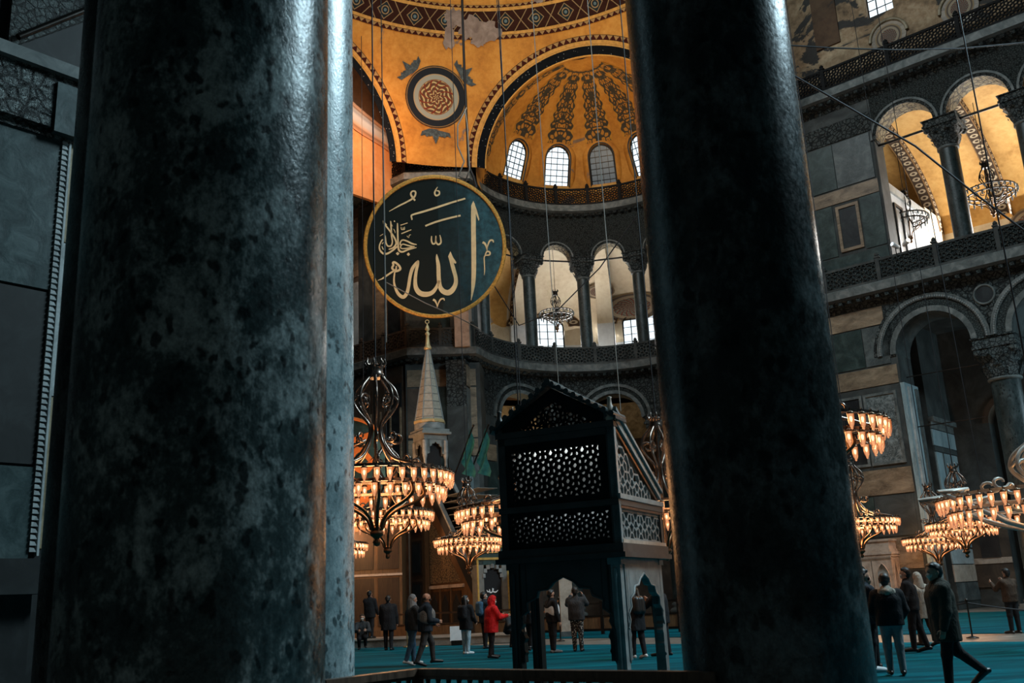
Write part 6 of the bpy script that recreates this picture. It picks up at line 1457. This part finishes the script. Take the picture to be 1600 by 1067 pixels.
# ------------------------------------------------------------------ people
def sdf_mesh(name, prims, res, k, parent, cut=None):
    """continuous skin over round cones [(a, b, ra, rb, material, (scale x, y, z) or None)] by surface nets"""
    A = np.array([p[0] for p in prims], float); Bq = np.array([p[1] for p in prims], float)
    RA = np.array([p[2] for p in prims], float); RB = np.array([p[3] for p in prims], float); mats = [p[4] for p in prims]
    mx = np.maximum(RA, RB)[:, None]+k+res*2
    lo = np.minimum(A-mx, Bq-mx).min(0); hi = np.maximum(A+mx, Bq+mx).max(0)
    dim = np.maximum(4, np.ceil((hi-lo)/res).astype(int)+1)
    gx = [lo[i]+np.arange(dim[i])*res for i in range(3)]
    D = np.full(dim, 10.0, np.float32)
    for i in range(len(prims)):
        m_ = max(RA[i], RB[i])+k*1.6+res*2; l = np.minimum(A[i], Bq[i])-m_; h = np.maximum(A[i], Bq[i])+m_
        i0 = np.maximum(0, np.floor((l-lo)/res).astype(int)); i1 = np.minimum(dim, np.ceil((h-lo)/res).astype(int)+1)
        if (i1 <= i0).any(): continue
        X, Y, Z = np.meshgrid(gx[0][i0[0]:i1[0]], gx[1][i0[1]:i1[1]], gx[2][i0[2]:i1[2]], indexing='ij')
        d = Bq[i]-A[i]; L2 = max(1e-9, d@d); px, py, pz = X-A[i][0], Y-A[i][1], Z-A[i][2]
        t = np.clip((px*d[0]+py*d[1]+pz*d[2])/L2, 0, 1)
        sc = prims[i][5] if len(prims[i]) > 5 and prims[i][5] else (1, 1, 1)
        q = np.sqrt(((px-t*d[0])/sc[0])**2+((py-t*d[1])/sc[1])**2+((pz-t*d[2])/sc[2])**2)-(RA[i]+(RB[i]-RA[i])*t)
        sl = tuple(slice(a, b_) for a, b_ in zip(i0, i1)); o = D[sl]
        hh = np.clip(0.5+0.5*(o-q)/k, 0, 1); D[sl] = o+(q-o)*hh-k*hh*(1-hh)
    if cut is not None: D = np.maximum(D, (cut-gx[2])[None, None, :].astype(np.float32))
    ins = D < 0
    c = [ins[a:dim[0]-1+a, b_:dim[1]-1+b_, e:dim[2]-1+e] for a in (0, 1) for b_ in (0, 1) for e in (0, 1)]
    cnt = sum(x.astype(np.int8) for x in c); act = (cnt > 0) & (cnt < 8)
    ids = np.argwhere(act); 
    if len(ids) == 0: return None
    idx = -np.ones(act.shape, int); idx[act] = np.arange(len(ids))
    vs = np.zeros((len(ids), 3)); wn = np.zeros(len(ids)); offs = [np.array(o) for o in ((0, 0, 0), (0, 0, 1), (0, 1, 0), (0, 1, 1), (1, 0, 0), (1, 0, 1), (1, 1, 0), (1, 1, 1))]
    for a in range(8):
        for b_ in range(a+1, 8):
            if abs(offs[a]-offs[b_]).sum() != 1: continue
            pa, pb = ids+offs[a], ids+offs[b_]; da = D[tuple(pa.T)]; db = D[tuple(pb.T)]; m_ = (da < 0) != (db < 0)
            t = np.where(m_, da/(da-db+1e-12), 0)[:, None]; vs += np.where(m_[:, None], pa+(pb-pa)*t, 0); wn += m_
    vs = lo+vs/wn[:, None]*res
    faces = []
    for ax in range(3):
        o1, o2 = [(1, 2), (2, 0), (0, 1)][ax]
        s0 = [slice(0, None)]*3; s1 = [slice(0, None)]*3; s0[ax] = slice(0, dim[ax]-1); s1[ax] = slice(1, dim[ax])
        e = np.argwhere(ins[tuple(s0)] != ins[tuple(s1)]); sg = ins[tuple(s0)][tuple(e.T)]
        ok = (e[:, o1] > 0) & (e[:, o2] > 0) & (e[:, o1] < dim[o1]-1) & (e[:, o2] < dim[o2]-1); e = e[ok]; sg = sg[ok]
        v1 = np.zeros(3, int); v1[o1] = 1; v2 = np.zeros(3, int); v2[o2] = 1
        q = np.stack([idx[tuple((e-v1-v2).T)], idx[tuple((e-v2).T)], idx[tuple(e.T)], idx[tuple((e-v1).T)]], 1)
        q[~sg] = q[~sg][:, ::-1]; faces.append(q[(q >= 0).all(1)])
    faces = np.concatenate(faces)
    fc = vs[faces].mean(1); best = np.full(len(fc), 1e9); bm = np.zeros(len(fc), int); names = sorted(set(mats))
    for i in range(len(prims)):
        d = Bq[i]-A[i]; p_ = fc-A[i]; t = np.clip(p_@d/max(1e-9, d@d), 0, 1); q = np.linalg.norm(p_-t[:, None]*d, axis=1)-(RA[i]+(RB[i]-RA[i])*t)
        m_ = q < best; best[m_] = q[m_]; bm[m_] = names.index(mats[i])
    me = bpy.data.meshes.new(name); me.from_pydata(vs.tolist(), [], faces.tolist())
    for x in names: me.materials.append(M[x])
    me.polygons.foreach_set('material_index', bm.tolist()); me.polygons.foreach_set('use_smooth', [True]*len(faces)); me.update()
    ob = bpy.data.objects.new(name, me); COL.objects.link(ob); ob.parent = parent; return ob
plain('skin', (0.40, 0.22, 0.15), 0.55, 0, 0.08, 10)
plain('hair_black', (0.010, 0.008, 0.007), 0.5, 0, 0.3, 20)
plain('hair_brown', (0.05, 0.028, 0.016), 0.5, 0, 0.3, 20)
plain('cloth_khaki', (0.055, 0.052, 0.040), 0.85, 0, 0.25, 9)
plain('cloth_white', (0.62, 0.64, 0.65), 0.85, 0, 0.1, 9)
plain('mask_white', (0.52, 0.49, 0.44), 0.8, 0, 0.1)
plain('leather_black', (0.008, 0.008, 0.008), 0.4, 0, 0.2)
plain('phone_black', (0.006, 0.006, 0.008), 0.25, 0, 0.1)
_t = NT('cloth_speckled'); _v = _t.vor(_t.obj(), 22, 'F1'); M['cloth_speckled'] = _t.fin(_t.mix(_t.math('LESS_THAN', _v, 0.33), (0.012, 0.012, 0.012), (0.42, 0.42, 0.40)), 0.85)
V = lambda *a: np.array(a, float)
def rot_x(v, a): c, s_ = math.cos(a), math.sin(a); return V(v[0], v[1]*c-v[2]*s_, v[1]*s_+v[2]*c)
def rot_z(v, a): c, s_ = math.cos(a), math.sin(a); return V(v[0]*c-v[1]*s_, v[0]*s_+v[1]*c, v[2])
def cloth_(name, col):
    t = NT(name); v = t.obj((1, 1, 0.45)); nz = t.noise(v, 9, 5, 0.6, 0.8); f = t.noise(v, 30, 3, 0.6)
    c = t.ramp(nz, [(0.3, tuple(k*0.65 for k in col)), (0.7, tuple(min(1, k*1.3) for k in col))]); t.bump(t.math('ADD', nz, t.math('MULTIPLY', f, 0.15)), 0.7, 0.06); M[name] = t.fin(c, 0.85, 0, 0.3)
for _k, _c in (('cloth_black', (0.010, 0.010, 0.012)), ('cloth_navy', (0.012, 0.022, 0.035)), ('cloth_charcoal', (0.035, 0.037, 0.040)), ('cloth_grey', (0.16, 0.17, 0.175)), ('cloth_olive', (0.030, 0.030, 0.022)), ('cloth_red', (0.55, 0.012, 0.014)), ('cloth_beige', (0.33, 0.29, 0.24)), ('cloth_brown', (0.06, 0.035, 0.022)), ('denim_blue', (0.045, 0.10, 0.16)), ('denim_light', (0.30, 0.42, 0.48)), ('denim_grey', (0.17, 0.20, 0.21))): cloth_(_k, _c)
def person(label, loc, face, h=1.75, top='cloth_black', bottom='cloth_charcoal', shoe='leather_black', hair='hair_black', hair_style='short', mask=None, hood=None,
           lean=0, head=(0, 0), legL=(0, 0), legR=(0, 0), armL=(5, 8, 15, 0), armR=(5, 8, 15, 0), coat=0.0, bulk=1.0, wide=1.0, bag=None, res=None, sit=None, band=None, collar=None):
    """face = compass direction looked to (0 = away from the camera, 90 = to the right). leg = (hip forward, knee bend) ; arm = (shoulder forward, outward, elbow bend, elbow inward), degrees"""
    root = thing('person', label, 'person', (loc[0], loc[1], loc[2] if len(loc) > 2 else 0), rad(-face))
    res = res or 0.02; k = 0.03
    TH, SH, UA, FAm = 0.245*h, 0.245*h, 0.172*h, 0.145*h
    hip = V(0, 0, 0)
    J = {}
    for sd, (f, kb), x in (('L', legL, -1), ('R', legR, 1)):
        hp = hip+V(x*0.052*h*wide, 0, 0); a = rad(f); kn = hp+TH*V(0.06*x*(1 if sit else 0.25), math.sin(a), -math.cos(a)); b_ = a-rad(kb); an = kn+SH*V(0, math.sin(b_), -math.cos(b_))
        fa = -b_*0.7 if b_ < -0.12 and not sit else 0
        J[sd] = (hp, kn, an, an+V(0.02*x, 0.135*h*math.cos(fa)-0.022*h*math.sin(fa), -0.022*h*math.cos(fa)-0.135*h*math.sin(fa)), an+V(0, -0.030*h*math.cos(fa)-0.02*h*math.sin(fa), -0.020*h*math.cos(fa)+0.03*h*math.sin(fa)))
    zmin = min(min(j[2][2]-0.038*h for j in J.values()), min(j[3][2]-0.017*h for j in J.values()))
    dz = V(0, 0, -zmin); hip = hip+dz; J = {s_: tuple(p+dz for p in j) for s_, j in J.items()}
    ln = rad(lean); sp = lambda u_, y=0: hip+u_*h*V(0, math.sin(ln), math.cos(ln))+V(0, y, 0)
    belly, chest, shz, neck = sp(0.08), sp(0.21, 0.0), sp(0.285), sp(0.325)
    hy, hp_ = rad(head[0]), rad(head[1])
    def hd(x, y, z): v = rot_z(rot_x(V(x, y, z)*h, -hp_), -hy); return sp(0.345)+v
    HC_ = hd(0, 0.012, 0.072)
    AR = {}
    for sd, (f, o, eb, inn), x in (('L', armL, -1), ('R', armR, 1)):
        s0 = shz+V(x*0.112*h*wide, 0, -0.012*h); d1 = rot_x(V(x*math.sin(rad(o)), 0, -math.cos(rad(o))), rad(f)); el = s0+UA*d1
        d2 = rot_x(V(x*math.sin(rad(o*0.3-inn)), 0, -math.cos(rad(o*0.3-inn))), rad(f+eb)); d2 = d2/np.linalg.norm(d2); wr = el+FAm*d2
        AR[sd] = (s0, el, wr, d2)
    sk = 'skin'; P = []
    P += [(sp(-0.01)+V(-0.045*h, 0, 0), sp(-0.01)+V(0.045*h, 0, 0), 0.062*h, 0.062*h, sk), (belly, chest, 0.075*h, 0.085*h, sk), (shz+V(-0.085*h, 0, -0.015*h), shz+V(0.085*h, 0, -0.015*h), 0.042*h, 0.042*h, sk), (shz, sp(0.36), 0.036*h, 0.031*h, sk)]
    P += [(hd(0, -0.006, 0.082), hd(0, 0.006, 0.082), 0.052*h, 0.052*h, sk), (hd(0, 0.012, 0.055), hd(0, 0.030, 0.020), 0.043*h, 0.026*h, sk), (hd(0, 0.056, 0.068), hd(0, 0.066, 0.050), 0.006*h, 0.010*h, sk), (hd(-0.02, 0.049, 0.082), hd(0.02, 0.049, 0.082), 0.009*h, 0.009*h, sk),
          (hd(-0.012, 0.049, 0.030), hd(0.012, 0.049, 0.030), 0.007*h, 0.007*h, sk), (hd(-0.052, -0.004, 0.070), hd(-0.053, -0.008, 0.052), 0.010*h, 0.007*h, sk), (hd(0.052, -0.004, 0.070), hd(0.053, -0.008, 0.052), 0.010*h, 0.007*h, sk)]
    for sd, x in (('L', -1), ('R', 1)):
        hp, kn, an, toe, heel = J[sd]
        P += [(hp, kn, 0.052*h, 0.033*h, sk), (kn, kn+(an-kn)*0.35, 0.033*h, 0.034*h, sk), (kn+(an-kn)*0.35, an, 0.034*h, 0.021*h, sk), (an, toe, 0.022*h, 0.016*h, sk), (an, heel, 0.022*h, 0.017*h, sk)]
        s0, el, wr, d2 = AR[sd]; P += [(s0, el, 0.034*h, 0.025*h, sk), (el, wr, 0.025*h, 0.016*h, sk)]
    body = sdf_mesh('body', P, res, 0.022, root)
    # hands: palm, four fingers of unequal length, thumb from the side of the palm
    for sd, x in (('L', -1), ('R', 1)):
        s0, el, wr, d2 = AR[sd]; d2 = d2/np.linalg.norm(d2); side = np.cross(d2, V(x, 0.15, 0)); 
        if np.linalg.norm(side) < 0.1: side = np.cross(d2, V(0, 0, 1))
        side /= np.linalg.norm(side); 
        if side[1] < 0 and abs(side[1]) > 0.2: side = -side
        pn = np.cross(side, d2)*(1 if x > 0 else -1); pn /= np.linalg.norm(pn)
        if pn[0]*x > 0: pn = -pn
        H = [(wr, wr+d2*0.045*h, 0.013*h, 0.012*h, sk), (wr+side*0.012*h, wr+d2*0.05*h+side*0.016*h, 0.010*h, 0.010*h, sk), (wr-side*0.010*h, wr+d2*0.048*h-side*0.014*h, 0.010*h, 0.009*h, sk)]
        for q, (o, L) in enumerate(((0.019, 0.036), (0.0065, 0.041), (-0.006, 0.038), (-0.0175, 0.029))):
            b0 = wr+d2*0.052*h+side*o*h; b1 = b0+(d2*0.9+pn*0.35)*L*0.5*h; b2 = b1+(d2*0.6+pn*0.8)*L*0.5*h
            H += [(b0, b1, 0.0056*h, 0.005*h, sk), (b1, b2, 0.005*h, 0.0042*h, sk)]
        t0 = wr+d2*0.014*h+side*0.014*h; t1 = t0+(side*0.75+d2*0.6+pn*0.3)*0.030*h; H += [(t0, t1, 0.0075*h, 0.0062*h, sk), (t1, t1+(d2*0.8+pn*0.4+side*0.1)*0.022*h, 0.0062*h, 0.005*h, sk)]
        sdf_mesh('hand', H, 0.0068 if res < 0.016 else 0.009, 0.006, body)
    # trousers
    T = [(sp(-0.01)+V(-0.045*h*wide, 0, 0), sp(-0.01)+V(0.045*h*wide, 0, 0), 0.072*h, 0.072*h, bottom), (sp(0.03), sp(0.07), 0.080*h*wide, 0.080*h*wide, bottom)]
    for sd in 'LR': hp, kn, an, toe, heel = J[sd]; T += [(hp, kn, 0.062*h, 0.044*h, bottom), (kn, an+(kn-an)*0.03, 0.044*h, 0.033*h, bottom)]
    sdf_mesh('trousers', T, res, k, root)
    for sd in 'LR':
        hp, kn, an, toe, heel = J[sd]; sdf_mesh('shoe', [(an+V(0, 0, -0.008*h), toe, 0.029*h, 0.021*h, shoe), (an+V(0, 0, -0.005*h), heel, 0.028*h, 0.022*h, shoe)], min(res, 0.016), 0.02, root)
    # jacket
    bt = 0.098*h*bulk*wide; c1 = [(belly+V(-0.025*h, 0, 0), chest+V(-0.035*h, 0, 0), bt*0.94, bt*0.95, top), (belly+V(0.025*h, 0, 0), chest+V(0.035*h, 0, 0), bt*0.94, bt*0.95, top), (shz+V(-0.088*h*wide, 0, -0.022*h), shz+V(0.088*h*wide, 0, -0.022*h), 0.058*h*bulk, 0.058*h*bulk, top), (chest, shz, bt*0.9, 0.062*h*bulk, top), (shz, sp(0.325), 0.06*h, 0.046*h, collar or top)]
    lowz = sp(-0.02-coat); c1 += [(belly+V(-0.03*h, 0, 0), lowz+V(-0.04*h, 0.01, 0), bt*0.93, bt*(0.88+0.25*coat), top), (belly+V(0.03*h, 0, 0), lowz+V(0.04*h, 0.01, 0), bt*0.93, bt*(0.88+0.25*coat), top)]
    for sd in 'LR': s0, el, wr, d2 = AR[sd]; c1 += [(s0, el, 0.050*h*bulk, 0.040*h*bulk, top), (el, wr-(wr-el)*0.04, 0.040*h*bulk, 0.028*h*bulk, top)]
    if hood == 'down': c1 += [(sp(0.30, -0.045*h)+V(-0.04*h, 0, 0), sp(0.30, -0.045*h)+V(0.04*h, 0, 0), 0.045*h, 0.045*h, collar or top), (sp(0.325, -0.02*h), sp(0.30, -0.075*h), 0.05*h, 0.035*h, collar or top)]
    jk = sdf_mesh('jacket', c1, res, k, root, lowz[2]-0.02*h) or root
    if band: 
        sdf_mesh('jacket_band', [(sp(0.125, 0.012*h)+V(x*h, 0, 0), sp(0.175, 0.012*h)+V(x*h, 0, 0), bt*1.06, bt*1.06, band) for x in (-0.045, 0.0, 0.045)], res, k, jk)
    # head wear
    if hood == 'up':
        sdf_mesh('hood', [(hd(0, -0.012, 0.085), hd(0, -0.005, 0.10), 0.066*h, 0.060*h, top), (hd(0, -0.03, 0.05), sp(0.31), 0.060*h, 0.062*h, top), (hd(-0.05, 0.018, 0.06), hd(-0.04, 0.02, 0.02), 0.018*h, 0.02*h, top), (hd(0.05, 0.018, 0.06), hd(0.04, 0.02, 0.02), 0.018*h, 0.02*h, top), (hd(-0.03, 0.03, 0.125), hd(0.03, 0.03, 0.125), 0.016*h, 0.016*h, top)], min(res, 0.016), 0.02, root)
    elif hair:
        Hh = [(hd(0, -0.012, 0.092), hd(0, -0.004, 0.100), 0.056*h, 0.052*h, hair), (hd(0, -0.03, 0.06), hd(0, -0.025, 0.04), 0.043*h, 0.035*h, hair), (hd(-0.03, 0.028, 0.122), hd(0.03, 0.028, 0.122), 0.018*h, 0.018*h, hair), (hd(-0.046, -0.008, 0.092), hd(-0.048, -0.012, 0.075), 0.014*h, 0.010*h, hair), (hd(0.046, -0.008, 0.092), hd(0.048, -0.012, 0.075), 0.014*h, 0.010*h, hair)]
        if hair_style == 'long': Hh += [(hd(-0.04, -0.02, 0.06), sp(0.24, -0.06*h)+V(-0.05*h, 0, 0), 0.034*h, 0.03*h, hair), (hd(0.04, -0.02, 0.06), sp(0.24, -0.06*h)+V(0.05*h, 0, 0), 0.034*h, 0.03*h, hair), (hd(-0.05, 0.01, 0.05), sp(0.25, 0.05*h)+V(-0.06*h, 0, 0), 0.018*h, 0.02*h, hair), (hd(0.05, 0.01, 0.05), sp(0.25, 0.05*h)+V(0.06*h, 0, 0), 0.018*h, 0.02*h, hair)]
        if hair_style == 'rim': Hh = [(hd(-0.047, -0.02, 0.062), hd(0, -0.05, 0.055), 0.016*h, 0.018*h, hair), (hd(0.047, -0.02, 0.062), hd(0, -0.05, 0.055), 0.016*h, 0.018*h, hair)]
        if hair_style == 'scarf': Hh = [(hd(0, -0.010, 0.088), hd(0, -0.004, 0.098), 0.060*h, 0.055*h, hair), (hd(0, -0.03, 0.05), sp(0.28, -0.02*h), 0.055*h, 0.075*h, hair), (hd(0, 0.02, 0.0), sp(0.26, 0.03*h), 0.04*h, 0.06*h, hair)]
        sdf_mesh('headscarf' if hair_style == 'scarf' else 'hair', Hh, min(res, 0.014), 0.012, body)
    if mask: sdf_mesh('face_mask', [(hd(-0.016, 0.048, 0.046), hd(0.016, 0.048, 0.046), 0.020*h, 0.020*h, mask), (hd(0, 0.050, 0.05), hd(0, 0.042, 0.018), 0.020*h, 0.017*h, mask), (hd(-0.05, 0.0, 0.055), hd(-0.02, 0.046, 0.05), 0.004*h, 0.008*h, mask), (hd(0.05, 0.0, 0.055), hd(0.02, 0.046, 0.05), 0.004*h, 0.008*h, mask)], 0.010, 0.01, body)
    if res < 0.02:
        mb = MB('hair_black')
        for x in (-1, 1): mb.sphere(hd(x*0.021, 0.0515, 0.070), 0.0062*h, 8, 6)
        mb.build('eyes', body)
    if bag: 
        sdf_mesh('backpack', [(sp(0.12, -0.10*h)+V(-0.04*h, 0, 0), sp(0.26, -0.10*h)+V(-0.04*h, 0, 0), 0.065*h, 0.06*h, bag), (sp(0.12, -0.10*h)+V(0.04*h, 0, 0), sp(0.26, -0.10*h)+V(0.04*h, 0, 0), 0.065*h, 0.06*h, bag)], res, k, root)
    return root
SH_ = dict(armL=(20, 10, 95, 30), armR=(20, 10, 95, 30))
person('man striding left at right front in a dark olive hooded parka and pale face mask', (6.06, 14.55), -88, 1.76, 'cloth_olive', 'cloth_black', 'leather_black', 'hair_black', 'short', 'mask_white', 'down', 3, (-4, 4), (10, 6), (-22, 28), (4, 6, 12, 0), (-4, 6, 14, 0), 0.10, 1.12, 1.02, None, 0.0125)
person('man in dark navy jacket and white shoes, arms folded, beside the fur collar jacket', (6.16, 18.1), 82, 1.76, 'cloth_navy', 'cloth_black', 'cloth_white', 'hair_black', 'short', 'cloth_black', 'down', 2, (0, 2), (3, 2), (-2, 3), (22, 8, 100, 30), (22, 8, 95, 34), 0.02, 1.05, 1.0, None, 0.014, collar='cloth_navy')
person('young person seen from behind in black jacket with fur collar and grey jeans', (6.24, 17.2), 14, 1.64, 'cloth_black', 'denim_grey', 'leather_black', 'hair_black', 'short', None, 'down', 0, (10, 4), (4, 2), (-4, 3), (10, 16, 40, 20), (8, 16, 40, 20), 0.0, 1.15, 1.03, None, 0.014, collar='cloth_beige')
person('bald person hidden behind the fur collar jacket, only the head showing', (6.55, 19.0), -70, 1.66, 'cloth_brown', 'cloth_black', 'leather_black', None, 'short', None, None, 0, (0, 0), (0, 0), (0, 0), res=0.02)
person('man in black coat standing behind the group, looking left with a white mask', (8.62, 22.3), -60, 1.78, 'cloth_black', 'cloth_black', 'leather_black', 'hair_black', 'short', 'mask_white', None, 4, (0, 0), (6, 4), (-10, 6), (10, 8, 30, 10), (14, 8, 80, 30), 0.0, 1.02, 1.0, None, 0.016)
person('person in a pale beige coat and headscarf half hidden behind the striding man', (9.55, 24.1), -20, 1.68, 'cloth_beige', 'cloth_brown', 'leather_black', 'cloth_beige', 'scarf', None, None, 2, (0, 0), (8, 4), (-12, 8), (6, 8, 20, 6), (8, 8, 20, 6), 0.12, 1.0, 1.0, None, 0.018)
person('dark figure at the far right edge holding up a phone', (13.45, 27.7), -15, 1.72, 'cloth_brown', 'cloth_black', 'leather_black', 'hair_black', 'short', None, None, 0, (0, 0), (2, 0), (-2, 0), (50, 8, 85, 10), (55, 8, 85, 10), 0.0, 1.0, 1.0, None, 0.018)
person('bald man walking right in a dark jacket with grey chest band and grey trousers', (-2.58, 25.7), 72, 1.76, 'cloth_navy', 'cloth_charcoal', 'leather_black', 'hair_brown', 'rim', 'cloth_black', None, 4, (6, 4), (26, 22), (-12, 10), (8, 10, 55, 16), (6, 8, 75, 20), 0.02, 1.14, 1.03, None, 0.0135, band='cloth_grey')
person('person in blue jeans with grey hood hidden behind the bald man', (-2.98, 26.3), 60, 1.74, 'cloth_charcoal', 'denim_blue', 'cloth_white', 'cloth_grey', 'scarf', None, None, 3, (0, 0), (8, 6), (-12, 8), (30, 8, 60, 10), (20, 8, 60, 10), 0.0, 1.1, 1.0, None, 0.016)
person('person in a long black coat seen from behind, left of the bald man', (-4.88, 35.6), 5, 1.85, 'cloth_black', 'cloth_black', 'leather_black', 'hair_black', 'short', None, None, 0, (0, 0), (4, 2), (-4, 2), (8, 10, 10, 0), (8, 10, 10, 0), 0.12, 1.15, 1.05, None, 0.02)
person('dark figure with raised arm standing on the marble step at left', (-6.1, 39.2, 0.32), 20, 1.78, 'cloth_black', 'cloth_black', 'leather_black', 'hair_black', 'short', None, None, 0, (0, 0), (2, 0), (-2, 0), (60, 10, 80, 10), (10, 10, 20, 0), 0.05, 1.1, 1.0, None, 0.02)
person('crouching person in grey jacket and face mask at left by the step', (-6.1, 37.4), 172, 1.70, 'cloth_charcoal', 'cloth_black', 'leather_black', 'cloth_brown', 'short', 'mask_white', None, 16, (0, 6), (88, 128), (80, 120), (34, 14, 60, 30), (34, 14, 60, 30), 0.0, 1.05, 1.0, None, 0.018, sit=1)
person('long haired woman in black jacket, light blue jeans and white mask', (-1.82, 30.6), 35, 1.70, 'cloth_black', 'denim_light', 'cloth_white', 'hair_black', 'long', 'mask_white', None, 0, (30, 0), (3, 2), (-3, 2), (6, 10, 15, 0), (10, 10, 40, 14), 0.07, 1.05, 1.0, 'cloth_black', 0.016)
person('person in navy jacket behind the long haired woman, looking up right', (-1.35, 33.4), 60, 1.80, 'cloth_navy', 'cloth_black', 'leather_black', 'hair_black', 'short', 'mask_white', None, 0, (10, -6), (3, 2), (-3, 2), (30, 10, 70, 20), (20, 10, 60, 20), 0.02, 1.1, 1.0, 'denim_blue', 0.018)
person('woman in a bright red hooded coat and white mask looking at her hands', (-0.95, 27.7), 68, 1.62, 'cloth_red', 'cloth_black', 'leather_black', 'cloth_red', 'short', 'mask_white', 'up', 5, (6, 10), (4, 3), (-5, 4), (28, 10, 78, 14), (30, 10, 70, 14), 0.08, 1.15, 1.06, None, 0.014)
person('sitting dark clad person leaning forward between the red coat and the loge', (-0.55, 33.8), 150, 1.70, 'cloth_charcoal', 'cloth_black', 'leather_black', 'hair_brown', 'short', None, None, 34, (0, 20), (86, 100), (80, 98), (40, 12, 60, 20), (40, 12, 60, 20), 0.0, 1.05, 1.0, None, 0.018, sit=1)
person('dark figure with blue bag just left of the loge leg', (-0.18, 30.6), 120, 1.74, 'cloth_navy', 'cloth_black', 'leather_black', 'cloth_navy', 'scarf', None, None, 8, (0, 14), (4, 2), (-4, 3), (30, 10, 60, 20), (30, 10, 60, 20), 0.1, 1.1, 1.0, None, 0.018)
person('young man in dark jacket with white front and black mask under the loge arch', (0.78, 29.1), 62, 1.74, 'cloth_black', 'cloth_black', 'cloth_grey', 'hair_black', 'short', 'cloth_black', None, 0, (0, 0), (2, 1), (-2, 2), (4, 8, 12, 0), (4, 8, 14, 0), 0.0, 1.0, 1.0, None, 0.0145, band='cloth_white')
person('man from behind in grey jacket and black and white speckled trousers', (1.50, 29.2), 10, 1.78, 'cloth_charcoal', 'cloth_speckled', 'leather_black', 'hair_black', 'short', None, None, 0, (0, -10), (2, 0), (-2, 0), (70, 14, 95, 26), (70, 14, 95, 26), 0.0, 1.1, 1.02, None, 0.0155)
person('dark figure left behind the loge arch near its orange patch', (0.15, 31.6), 40, 1.70, 'cloth_black', 'cloth_black', 'leather_black', 'hair_black', 'short', None, None, 6, (0, 0), (4, 2), (-6, 4), (10, 8, 40, 10), (10, 8, 40, 10), 0.06, 1.05, 1.0, None, 0.02)
person('dark figure under the side arch of the loge with one pale lower leg', (2.72, 24.6), -30, 1.72, 'cloth_black', 'cloth_black', 'cloth_white', 'hair_brown', 'long', None, None, 4, (0, 0), (6, 4), (-6, 6), (30, 10, 70, 14), (20, 10, 60, 14), 0.12, 1.1, 1.0, 'leather_black', 0.018)
person('figure in black beside the dark column, holding a pale camera', (3.4, 25.0), -50, 1.76, 'cloth_black', 'cloth_black', 'leather_black', 'cloth_beige', 'short', 'mask_white', None, 4, (0, 6), (4, 2), (-4, 4), (50, 10, 75, 20), (50, 10, 75, 20), 0.05, 1.12, 1.0, None, 0.018)

# timber frame left standing on the upper cornice above the disc
root = thing('trestle', 'small dark timber frame on the upper cornice under the painted medallion', 'frame', (-4.6, 57.0, 28.0))
for nm_, pts in (('post', [(-1.1, 0, 0), (-1.05, 0, 1.5), (-0.8, 0, 2.5)]), ('post', [(0.1, 0, 0), (0.15, 0, 2.1)]), ('post', [(1.2, 0, 0), (1.25, 0, 1.9)]), ('rail', [(-0.8, 0, 2.45), (-0.3, 0, 2.15), (0.15, 0, 2.05), (0.7, 0, 1.8), (1.35, 0, 2.0)]), ('rail', [(-1.0, 0, 1.5), (0.1, 0, 1.4)]), ('brace', [(0.15, 0, 2.0), (0.4, 0, 0.4)])):
    mb = MB('wood_dark'); mb.tube([Vector(p) for p in pts], 0.06, 6); mb.build(nm_, root)
